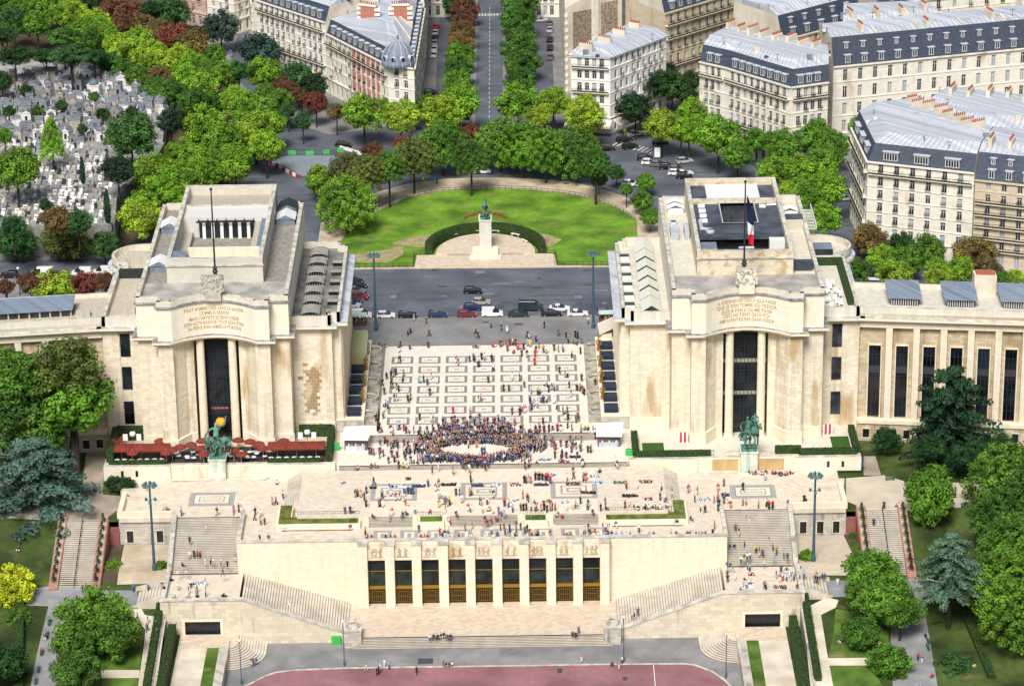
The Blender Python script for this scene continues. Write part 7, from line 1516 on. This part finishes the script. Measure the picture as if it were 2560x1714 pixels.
bike('E', 1625, 525, 0, 'bicycle with trailer rack right of the silver car on the square'); bike('E', 1085, 545, 0, 'bicycle ridden behind the white delivery van'); bike('H', 1605, 360, -1.7, 'bicycle standing on the terrace above the right flight')
# ---------------------------------------------------------------- masts and lamps
def mast(base, top, z, label, lower=True):
    q = at(*base, z); h = aty(base[0], top[0], top[1], q.y).z-z; p = thing('light_mast', label, 'lamp post', (q.x, q.y, z))
    MB().lathe((q.x, q.y, z), [(.42, 0), (.42, .9), (.30, 1.1), (.27, 3), (.17, h)], 10).build('pole', bluepole, p)
    for k in range(8 if lower else 8):
        a = k*math.pi/4; m = MB(); m.tube((q.x, q.y, z+h-.4), (q.x+1.0*math.cos(a), q.y+1.0*math.sin(a), z+h), .06, n=5); m.tube((q.x+1.0*math.cos(a), q.y+1.0*math.sin(a), z+h+.25), (q.x+1.15*math.cos(a), q.y+1.15*math.sin(a), z+h-.3), .26, .36, 8); m.build('floodlight', mat('lamp_green', (.07, .16, .16), .5), p)
    if lower:
        for k in range(3):
            a = k*2.1+.5; m = MB(); m.tube((q.x, q.y, z+h-3.2), (q.x+.9*math.cos(a), q.y+.9*math.sin(a), z+h-3), .05, n=5); m.tube((q.x+.9*math.cos(a), q.y+.9*math.sin(a), z+h-2.8), (q.x+1.*math.cos(a), q.y+1.*math.sin(a), z+h-3.3), .2, .3, 7); m.build('floodlight', mat('lamp_green', ()), p)
mast(('G', 1052, 770), (1020, 195), -8.7, 'tall blue light mast before the left annex'); mast(('I', 908, 708), (917, 130), -8.7, 'tall blue light mast before the right annex')
mast(('E', 245, 697), (232, 185), .12, 'tall blue light mast at the left of the square', False); mast(('E', 1725, 680), (1722, 175), .12, 'tall blue light mast at the right of the square', False)
def lamp(base, h, z, label, globe=True, r=.09, m_=None):
    q = at(*base, z); p = thing('street_lamp', label, 'street lamp', (q.x, q.y, z)); MB().lathe((q.x, q.y, z), [(r*2, 0), (r*2, .8), (r, 1.2), (r*.7, h)], 8).build('pole', m_ or bluepole, p)
    MB().ball((q.x, q.y, z+h+.25), .32, .32, .32, 8, 6).build('globe', mat('lamp_globe', (.75, .75, .70), .3), p)
for b, h, z, l in ((('G', 1645, 1550), 8.4, -16.6, 'thin blue lamp by the left curved steps'), (('H', 30, 1425), 8.6, -16.6, 'thin blue lamp left of the long low steps'), (('H', 1932, 1395), 8.6, -16.6, 'thin blue lamp right of the long low steps'), (('I', 313, 1505), 8.4, -16.6, 'thin pale-headed lamp by the right curved steps'),
                   (('B', 268, 985), 7, 0, 'green street lamp under the plane trees by the brick corner'), (('B', 660, 1250), 6, .1, 'thin lamp post in the arc of trees'), (('B', 1275, 900), 8, 0, 'double lamp among trees at the mouth of the avenue'), (('D', 135, 455), 6, 0, 'street lamp behind the roof of the left wing')): lamp(b, h, z, l)
# ---------------------------------------------------------------- bronze groups, equestrian statue, sphinx groups
def groupfig(kind):
    N = figure('stand')
    if kind == 0: N.update(elR=(.42, 0, 1.62, .06), wrR=(.50, 0, 1.9, .045), haR=(.52, 0, 2.02, .04), elL=(-.42, 0, 1.25, .06), wrL=(-.55, -.05, 1.05, .05), haL=(-.6, -.05, .95, .05))
    if kind == 1: N.update(elR=(.42, -.1, 1.3, .06), wrR=(.6, -.15, 1.35, .05), haR=(.68, -.15, 1.42, .05), elL=(-.36, -.05, 1.2, .06))
    if kind == 2: N = figure('walk')
    if kind == 3: N = figure('ground')
    return N
def place_mesh(me, loc, sc, rz, name, m_, parent):
    me = me.copy(); me.materials.clear(); me.materials.append(m_)
    for f in me.polygons: f.material_index = 0; f.use_smooth = True
    M_ = Matrix.Translation(loc) @ Matrix.Rotation(rz, 4, 'Z') @ Matrix.Scale(sc, 4); me.transform(M_); return link(name, me, parent)
SK = [skin(groupfig(k), BE, 1) for k in range(4)]
HORSE = dict(b0=(0, .55, 1.35, .30), b1=(0, 0, 1.3, .30), b2=(0, -.5, 1.38, .30), n1=(0, -.85, 1.7, .19), n2=(0, -1.1, 2.05, .13), h1=(0, -1.3, 2.05, .12), h2=(0, -1.6, 1.85, .075), t1=(0, .85, 1.4, .08), t2=(0, 1.05, .9, .05))
HE = [('b1', 'b0'), ('b1', 'b2'), ('b2', 'n1'), ('n1', 'n2'), ('n2', 'h1'), ('h1', 'h2'), ('b0', 't1'), ('t1', 't2')]
for q, s in (('L', -1), ('R', 1)):
    up = .15 if q == 'L' else 0
    HORSE.update({'f1'+q: (.17*s, -.55, 1.0, .13), 'f2'+q: (.17*s, -.62-up*2, .62+up, .07), 'f3'+q: (.17*s, -.55-up, .1+up*1.5, .055), 'r1'+q: (.18*s, .55, 1.0, .17), 'r2'+q: (.18*s, .42, .75, .1), 'r3'+q: (.18*s, .68, .5, .07), 'r4'+q: (.18*s, .6, .08, .055)})
    HE += [('b2', 'f1'+q), ('f1'+q, 'f2'+q), ('f2'+q, 'f3'+q), ('b0', 'r1'+q), ('r1'+q, 'r2'+q), ('r2'+q, 'r3'+q), ('r3'+q, 'r4'+q)]
HM = skin({'b1': HORSE['b1'], **HORSE}, HE, 1)
def pedestal(x0, x1, y0, y1, z0, z1, label, m_=pale_p):
    p = thing('pedestal', label, 'pedestal', ((x0+x1)/2, (y0+y1)/2, z0)); MB().box(x0, y0, z0, x1, y1, z1-.25).build('block', m_, p); MB().box(x0-.15, y0-.15, z1-.25, x1+.15, y1+.15, z1).build('cap', m_, p)
pedestal(-52.5, -49.3, -45.2, -42.2, -3.3, 1.0, 'pale green-stained pedestal under the left bronze group'); pedestal(49.6, 52.8, -45.2, -42.2, -3.3, 1.0, 'pale green-stained pedestal under the right bronze group')
p = thing('bronze_group', 'green bronze group with raised arm and horses on the left pedestal before the parasols', 'statue', (-50.9, -43.7, 1.))
MB().box(-52.4, -45, 1, -49.4, -42.4, 1.5).build('base', patina, p); place_mesh(SK[0], (-50.9, -43.9, 1.5), 3.9, .2, 'standing_figure', patina, p)
place_mesh(HM, (-49.6, -43.4, 1.2), 2.25, -.7, 'horse', patina, p); place_mesh(HM, (-52.0, -43.2, 1.1), 2.1, .7, 'horse', patina, p)
p = thing('bronze_group', 'dark green bronze group of a standing man beside a tamed bull on the right pedestal', 'statue', (51.2, -43.7, 1.))
MB().box(49.7, -45, 1, 52.7, -42.4, 1.5).build('base', patina, p); patd = mat('dark_patina', (.04, .12, .10), .7, 'noise', col2=(.16, .38, .30), scale=.7, amt=.7)
place_mesh(SK[1], (50.9, -44.1, 1.5), 3.8, -.15, 'standing_figure', patd, p); place_mesh(HM, (51.9, -43.0, 1.6), 2.6, .35, 'bull', patd, p); place_mesh(SK[3], (52.3, -43.6, 6.4), 2.4, 0, 'raised_head', patina, p); place_mesh(SK[3], (49.9, -43.3, 2.6), 2.6, .5, 'crouching_figure', patd, p)
pedestal(-1.0, 1.7, 69.6, 73.8, .75, 8.2, 'tall pale stone pedestal of the equestrian statue', mat('memorial_stone', (.62, .60, .52), .85, 'wall', col2=(.70, .68, .60), amt=.1))
m = MB(); m.box(-2.6, 66.6, .28, 3.2, 71, 1.6); m.box(-3.2, 65.9, .28, 3.8, 67.4, .8); one(m, 'memorial_base', stone_c, 'stepped stone base in front of the equestrian pedestal', 'pedestal')
p = thing('equestrian_statue', 'green bronze rider on horseback on the tall pedestal in the lawn', 'statue', (.35, 71.6, 8.2)); MB().box(-.8, 69.9, 8.2, 1.5, 73.3, 8.5).build('base', patina, p)
place_mesh(HM, (.35, 71.7, 8.45), 1.75, 0, 'horse', patina, p); N = figure('sit'); N.update(knL=(-.35, -.25, .3, .08), anL=(-.38, -.15, -.1, .05), toL=(-.4, -.3, -.15, .05), knR=(.35, -.25, .3, .08), anR=(.38, -.15, -.1, .05), toR=(.4, -.3, -.15, .05)); place_mesh(skin(N, BE, 1), (.35, 71.6, 10.6), 1.7, 0, 'rider', patina, p)
for s in (-1, 1):
    p = thing('stone_sculpture', 'grey stone reclining figures on the pedestal at the foot of the %s slanting stair' % ('left' if s < 0 else 'right'), 'statue', (23.4*s, -88.7, -13.2))
    place_mesh(SK[3], (23.0*s, -88.4, -13.25), 2.0, 1.2*s, 'reclining_figure', stone_g, p); place_mesh(SK[3], (24.2*s, -88.9, -13.25), 1.6, -.4*s, 'reclining_figure', stone_g, p)
    m = MB(); m.ball((23.5*s, -88.7, -13.2), 1.3, 1.2, .8, 10, 5, z0=0.); m.build('rock', stone_g, p)
# ---------------------------------------------------------------- restaurant parasols, tables, kiosks
rust = mat('parasol_rust', (.20, .035, .022), .8, 'noise', scale=.8, amt=.15)
def parasol(x, y, z, w, d, label, rnd=True):
    p = thing('parasol', label, 'parasol', (x, y, z), 'rust red restaurant parasols'); m = MB()
    if rnd:
        n_ = 8
        for i in range(n_):
            a, b = 2*math.pi*i/n_, 2*math.pi*(i+1)/n_; A_, B_ = (x+w*math.cos(a), y+w*math.sin(a), z+2.3), (x+w*math.cos(b), y+w*math.sin(b), z+2.3); m.q(A_, B_, (x, y, z+2.95)); m.q(A_, B_, (B_[0], B_[1], z+2.1), (A_[0], A_[1], z+2.1))
    else:
        c4 = [(x-w, y-d, z+2.4), (x+w, y-d, z+2.4), (x+w, y+d, z+2.4), (x-w, y+d, z+2.4)]
        for i in range(4): m.q(c4[i], c4[(i+1) % 4], (x, y, z+3.1)); m.q(c4[i], c4[(i+1) % 4], (*c4[(i+1) % 4][:2], z+2.15), (*c4[i][:2], z+2.15))
    m.build('canopy', rust, p); MB().tube((x, y, z), (x, y, z+3.05), .04, n=6).build('pole', white, p)
n_ = 0
for s, nm in ((-1, 'left'), (1, 'right')):
    for k in range(3):
        x = -51+s*(11.3+3.75*k); parasol(x, -39.6, -1, 1.85, 1.85, 'large square rust red parasol, %s of the %s row' % (('innermost', 'middle', 'outermost')[k], nm), False)
for k, (x, y) in enumerate(((775, 1450), (830, 1430), (900, 1520), (1090, 1440), (1170, 1500), (1225, 1480), (1300, 1465), (1375, 1440), (1430, 1430), (1360, 1490), (1385, 1530), (1525, 1430), (1620, 1435), (1590, 1500), (1640, 1530), (1700, 1445), (1760, 1460), (1790, 1490), (1930, 1440), (1130, 1520))):
    q = at('D', x, y, 1.5); parasol(q.x, q.y, -1, 1.22, 0, 'round rust red restaurant parasol, number %s counted from the left' % ('one two three four five six seven eight nine ten eleven twelve thirteen fourteen fifteen sixteen seventeen eighteen nineteen twenty'.split()[k]))
tm = MB(); tm.tube((0, 0, .72), (0, 0, .76), .5, n=12); tm.tube((0, 0, 0), (0, 0, .72), .05, n=5, m=1); tm.tube((0, 0, 0), (0, 0, .03), .3, n=8, m=1); tme = tm.mesh('cafe_table', [mat('table_white', (.70, .74, .80), .5), metal_k])
chm = MB()
chm.box(-.22, -.22, .42, .22, .22, .47); chm.box(-.22, .18, .47, .22, .23, .9)
for a in (-.2, .17):
    for b in (-.2, .17): chm.box(a, b, 0, a+.03, b+.03, .42)
chme = chm.mesh('cafe_chair', mat('chair_dark', (.05, .045, .06), .7)); rr = random.Random(4)
for k in range(44):
    if k < 14: x = (-70.5+k*1.45) if k < 7 else (-40.8+(k-7)*1.5); y = -41.7; z_ = 'in the front row under the square parasols'
    else: x = rr.uniform(-60, -42); y = rr.uniform(-41.5, -38); z_ = 'in the crowded middle of the parasol restaurant'
    o = link('cafe_table', tme, loc=(x, y, -1)); tag(o, 'small round white cafe table %s' % z_, 'table', 'cafe tables '+z_)
    for a in (0, 3.14): q = link('cafe_chair', chme, loc=(x+.7*math.cos(a), y+.7*math.sin(a), -1), rz=a-1.57); tag(q, 'dark cafe chair at a white table %s' % z_, 'chair', 'cafe chairs '+z_)
for c, x, y, l in (('D', 902, 1400, 'left'), ('D', 2092, 1388, 'right')):
    q = at(c, x, y, 3.2); p = thing('globe_lamp', 'white globe lamp over the %s square parasols' % l, 'lamp', (q.x, q.y, -1)); MB().ball((q.x, q.y, 3.2), .62, .62, .62, 12, 8).build('globe', mat('globe_white', (.75, .75, .70), .4), p); MB().tube((q.x, q.y, -1), (q.x, q.y, 2.7), .05, n=6).build('pole', metal_k, p)
    for dx in (-1.3, 1.3): m = MB(); m.box(q.x+dx-.45, q.y-1.0, 2.2, q.x+dx+.45, q.y-.95, 3.6); tag(m.build('menu_banner', white), 'white banner %s of the %s globe lamp' % ('left' if dx < 0 else 'right', l), 'banner')
q = at('D', 1503, 1320, 3.5); p = thing('orange_balloon', 'big glowing orange ball in front of the left glass front', 'balloon', (q.x, q.y, 3)); MB().ball((q.x, q.y, q.z), 1.0, 1.0, 1.0, 20, 14).build('ball', mat('ball_orange', (.95, .38, .02), .6), p); MB().tube((q.x, q.y, -1), (q.x, q.y, q.z-1), .03, n=5).build('cord', metal_k, p)
for f in p.children[0].data.polygons: f.use_smooth = True
for s, c, pts in ((-1, 'E', None), (1, 'E', None)):
    x = 24.6*s; y = -35.6; l = 'left' if s < 0 else 'right'; p = thing('kiosk', 'small drinks kiosk with tilted white roof %s of the crowd' % l, 'kiosk', (x, y, -1))
    MB().box(x-2.2, y-1.4, -1, x+2.2, y+1.6, 1.4).build('cabin', mat('kiosk_dark', (.10, .10, .10), .7), p); m = MB(); m.q((x-2.6*1, y-1.9, 1.4), (x+2.4, y-2.2, 1.4), (x+2.9, y+2.2, 2.6), (x-2.2, y+1.9, 2.6)); m.q((x-2.6*1, y-1.9, 1.34), (x+2.4, y-2.2, 1.34), (x+2.9, y+2.2, 2.54), (x-2.2, y+1.9, 2.54)); m.build('roof', white, p)
    m = MB(); m.box(x-2.0, y-1.7, -1, x+1.8, y-1.45, .1, 0); m.build('counter', zinc, p); m = MB()
    for k in range(8): m.box(x-1.9+k*.45, y-1.75, .1, x-1.7+k*.45, y-1.55, .45, k % 3)
    m.build('bottles', [CM['r'], CM['w'], CM['e']], p)
m = MB(); m.box(27.6, -41.6, -1, 28.9, -40.7, .1); m.ball((28.25, -41.15, .1), .6, .45, .3, 8, 4); tag(m.build('recycling_bin', mat('bin_green', (.05, .42, .08), .6)), 'bright green bin beside the right kiosk', 'bin')
q = at('D', 2295, 1510, -1); m = MB(); m.box(q.x-.5, q.y-.4, -1, q.x+.5, q.y+.4, .3); m.box(q.x-.55, q.y-.45, .3, q.x+.55, q.y+.45, .42); tag(m.build('recycling_bin', mat('bin_green', ())), 'bright green bin right of the parasol restaurant', 'bin')
q = at('G', 2290, 1275, -16.6); m = MB(); m.box(q.x-.8, q.y-.4, -16.6, q.x+.8, q.y+.4, -15.3); m.box(q.x-.85, q.y-.45, -15.3, q.x+.85, q.y+.45, -15.18); tag(m.build('recycling_bin', mat('bin_green', ())), 'bright green box at the foot of the left ramp wall', 'bin')
for c, x, y, l in (('E', 125, 655, 'left'), ('E', 1818, 640, 'right')):
    q = at(c, x, y, .12); p = thing('souvenir_stall', 'souvenir stall with pale canopy at the %s edge of the pavement' % l, 'stall', (q.x, q.y, .12)); MB().box(q.x-1.5, q.y-.8, .12, q.x+1.5, q.y+.8, 1.1).build('counter', CM['h'], p)
    m = MB(); m.box(q.x-1.8, q.y-1.1, 2.3, q.x+1.8, q.y+1.1, 2.45); m.build('canopy', mat('stall_canopy', (.55, .68, .62) if l == 'left' else (.75, .76, .78), .8), p); m = MB()
    for a in (-1.6, 1.6):
        for b in (-1, 1): m.tube((q.x+a, q.y+b, .12), (q.x+a, q.y+b, 2.3), .04, n=5)
    m.build('frame', metal_k, p); m = MB(); rr = random.Random(2)
    for k in range(50): a, b = rr.uniform(-1.4, 1.4), rr.uniform(-.8, .7); m.box(q.x+a-.1, q.y+b-.1, 1.1, q.x+a+.1, q.y+b+.1, 1.1+rr.uniform(.1, .7), k % 3)
    m.build('goods', [CM['k'], CM['m'], CM['t']], p)
m = MB(); m.q((24.3, 13, 2.6), (28, 14, 4.0), (28, 20.6, 4.0), (24.0, 19.6, 2.6)); m.q((24.3, 13, 2.5), (28, 14, 3.9), (28, 20.6, 3.9), (24.0, 19.6, 2.5)); m.box(24.6, 13.5, .12, 26.9, 19, 2.5); tag(m.build('crepe_kiosk', mat('awning_cream', ())), 'cream kiosk with slanting awning against the right gallery', 'kiosk')
q = at('I', 1218, 100, -3.9); m = MB(); m.box(q.x-.9, q.y, -2.9, q.x+.9, q.y+.1, -1.4); m.box(q.x-.8, q.y, -4, q.x-.7, q.y+.1, -2.9); m.box(q.x+.7, q.y, -4, q.x+.8, q.y+.1, -2.9); tag(m.build('notice_board', bluepole), 'blue-green notice board beside the right forecourt wall', 'sign')
# stacked red chairs and folded parasols by the right pavilion
for x, y, l in ((39.0, -35.6, 'left'), (67.5, -32.6, 'right')):
    p = thing('folded_parasols', 'bundle of red and white folded parasols at the %s foot of the right pavilion' % l, 'parasol', (x, y, -1))
    for k in range(5): MB().tube((x-.8+k*.4, y+.2*(k % 2), -1), (x-.8+k*.4, y+.2*(k % 2), 1.1), .14, .24, 7).build('folded_parasol', mat('parasol_red', (.62, .05, .07), .7) if k % 2 else white, p)
# benches
bm = MB()
for k in range(3): bm.box(-.9, -.22+k*.15, .42, .9, -.1+k*.15, .47)
for k in range(3): bm.box(-.9, .24, .52+k*.14, .9, .28, .62+k*.14)
for a in (-.8, .74): bm.box(a, -.2, 0, a+.06, .26, .42); bm.box(a, .24, .42, a+.06, .3, .95)
bme = bm.mesh('bench', mat('bench_green', (.03, .11, .08), .6)); bms = MB(); bms.box(-1.1, -.25, .38, 1.1, .25, .5); bms.box(-.9, -.2, 0, -.7, .2, .38); bms.box(.7, -.2, 0, .9, .2, .38); bmse = bms.mesh('bench', stone_c)
def bench(c, x, y, z, rz, l, me=bme):
    q = at(c, x, y, z) if z is not None else att(c, x, y); tag(link('bench', me, loc=(q.x, q.y, q.z), rz=rz), l, 'bench')
for x, y, r, l in ((1430, 165, .1, 'green bench near the yellow bin of the right upper path'), (1945, 350, .1, 'green bench with two people on the right upper path'), (2040, 190, .1, 'empty green bench at the right end of the upper path'), (1690, 1265, 1.6, 'green bench with a sitter beside the right walk'), (1690, 1310, 1.6, 'empty green bench beside the right walk')): bench('I', x, y, None, r, l)
for x, y, l in ((335, 1140, 'uppermost green bench on the left park walk'), (320, 1225, 'second green bench on the left park walk'), (283, 1345, 'third green bench on the left park walk'), (262, 1460, 'empty green bench on the left park walk'), (243, 1540, 'lowest green bench on the left park walk')): bench('G', x, y, None, -1.5, l)
for x, y, r, l in ((770, 55, .6, 'leftmost stone bench in the hedge half circle'), (915, 28, .15, 'stone bench left of the equestrian pedestal'), (1055, 27, -.15, 'stone bench right of the equestrian pedestal'), (1195, 52, -.5, 'stone bench further right in the hedge half circle'), (1255, 95, -1, 'rightmost stone bench in the hedge half circle')): bench('E', x, y, .75, r, l, bmse)
# railings round the lawn
def fence(pts, label, z=.15, h=.9, st=1.4):
    m = MB()
    for a, b in zip(pts, pts[1:]):
        L_ = math.hypot(b[0]-a[0], b[1]-a[1]); n_ = max(1, int(L_/st))
        for i in range(n_): t = i/n_; x, y = a[0]+(b[0]-a[0])*t, a[1]+(b[1]-a[1])*t; m.box(x-.05, y-.05, z, x+.05, y+.05, z+h)
        for zz in (h-.08, .3): m.obox(a, b, .07, z+zz, z+zz+.08)
    tag(m.build('railing', mat('railing_dark', (.04, .05, .05), .6)), label, 'fence')
fence(lawn_edge[::-1][2:], 'low dark railing round the back of the oval lawn'); fence([(-29.5, 61.9), (-15.8, 61.9), (-15.8, 69.4), (-11.5, 69.6)], 'green-black railing left of the memorial paving', h=1.0); fence([(29, 61), (16.4, 61.6), (16, 68.9), (12, 69.1)], 'green-black railing right of the memorial paving', h=1.0)
fence([xy('B', 170, 1475, .15), xy('B', 240, 1420, .15), xy('B', 390, 1350, .15)], 'dark railing panels at the left tip of the lawn', h=1.3)
# road works barriers
for c, s, l, mm, hh in (('A', '1860,1080 1960,1050 2080,1055 2200,1050 2342,1030', 'green and grey builders fence curving over the left road', mat('fence_green', (.08, .45, .12), .7), 1.1), ('A', '1835,1105 1900,1145 2040,1215', 'row of red and white water barriers on the left road', mat('barrier_red', (.45, .04, .05), .6), .8), ('B', '0,1010 70,1030 150,1055', 'white barrier at the edge of the road works', white, .8)):
    q = [xy(c, *map(float, e.split(',')), .1) for e in s.split()]; p = thing('road_barrier', l, 'barrier', (*q[0], 0))
    k = 0
    for a, b in zip(q, q[1:]):
        L_ = math.hypot(b[0]-a[0], b[1]-a[1]); n_ = max(1, int(L_/1.6))
        for i in range(n_):
            t0, t1 = i/n_, (i+.93)/n_; m = MB(); m.obox((a[0]+(b[0]-a[0])*t0, a[1]+(b[1]-a[1])*t0), (a[0]+(b[0]-a[0])*t1, a[1]+(b[1]-a[1])*t1), .3, .02, hh); m.build('panel', mm if k % 2 == 0 else (mat('fence_dark', (.10, .14, .15), .7) if 'green' in l else white), p); k += 1
mb = MB(); q = px('A', [(1850, 1090), (1960, 1060), (2342, 1060), (2342, 1200), (2060, 1200)], .03); mb.q(*[(a, b, .03) for a, b in q]); struct(mb, 'road_works_surface', mat('fresh_asphalt', (.22, .25, .28), .9, 'noise', scale=.2, amt=.1))
for c, x, y, z, l, mm in (('A', 1570, 395, 0, 'small blue traffic sign at the top left street', 'b'), ('A', 1512, 425, 0, 'small purple round sign at the top left street', 'v'), ('B', 1937, 925, 0, 'yellow letter box by the zebra crossing', 'y')):
    q = at(c, x, y, z); m = MB(); m.tube((q.x, q.y, 0), (q.x, q.y, 1.6), .05, n=5); m.box(q.x-.4, q.y-.12, 1.2, q.x+.4, q.y+.12, 2.2); tag(m.build('sign', CM[mm]), l, 'sign')
q = at('B', 2160, 1085, 0); p = thing('advertising_column', 'slim illuminated poster stand by the right pavement', 'poster stand', (q.x, q.y, 0)); MB().box(q.x-.7, q.y-.1, .6, q.x+.7, q.y+.1, 3.0).build('panel', white, p); MB().box(q.x-.75, q.y-.14, 0, q.x+.75, q.y-.1, .6).box(q.x-.78, q.y-.12, .6, q.x-.7, q.y+.12, 3.1).box(q.x+.7, q.y-.12, .6, q.x+.78, q.y+.12, 3.1).build('frame', bluepole, p)

# ---------------------------------------------------------------- look-alikes get their place in the row, from left to right in the photograph
ORDN = 'first second third fourth fifth sixth seventh eighth ninth tenth eleventh twelfth thirteenth fourteenth fifteenth sixteenth seventeenth eighteenth nineteenth twentieth'.split()
bpy.context.view_layer.update()
def sx(o):
    d = Vector(o.location)-CAM
    if o.type == 'MESH' and o.location.length < .01: d = sum((Vector(c) for c in o.bound_box), Vector())/8-CAM
    return d.dot(vr)/d.dot(vw)
byl = {}
for o in S.objects:
    if o.parent is None and 'label' in o: byl.setdefault(o['label'], []).append(o)
for lab, L_ in byl.items():
    if 1 < len(L_) <= 20 and len(lab.split()) <= 13:
        for i, o in enumerate(sorted(L_, key=sx)): o['label'] = lab+(', leftmost' if i == 0 else ', rightmost' if i == len(L_)-1 else ', %s from left' % ORDN[i])
    elif len(L_) > 1:
        for o in L_:
            if 'group' not in o: o['group'] = lab[:60]
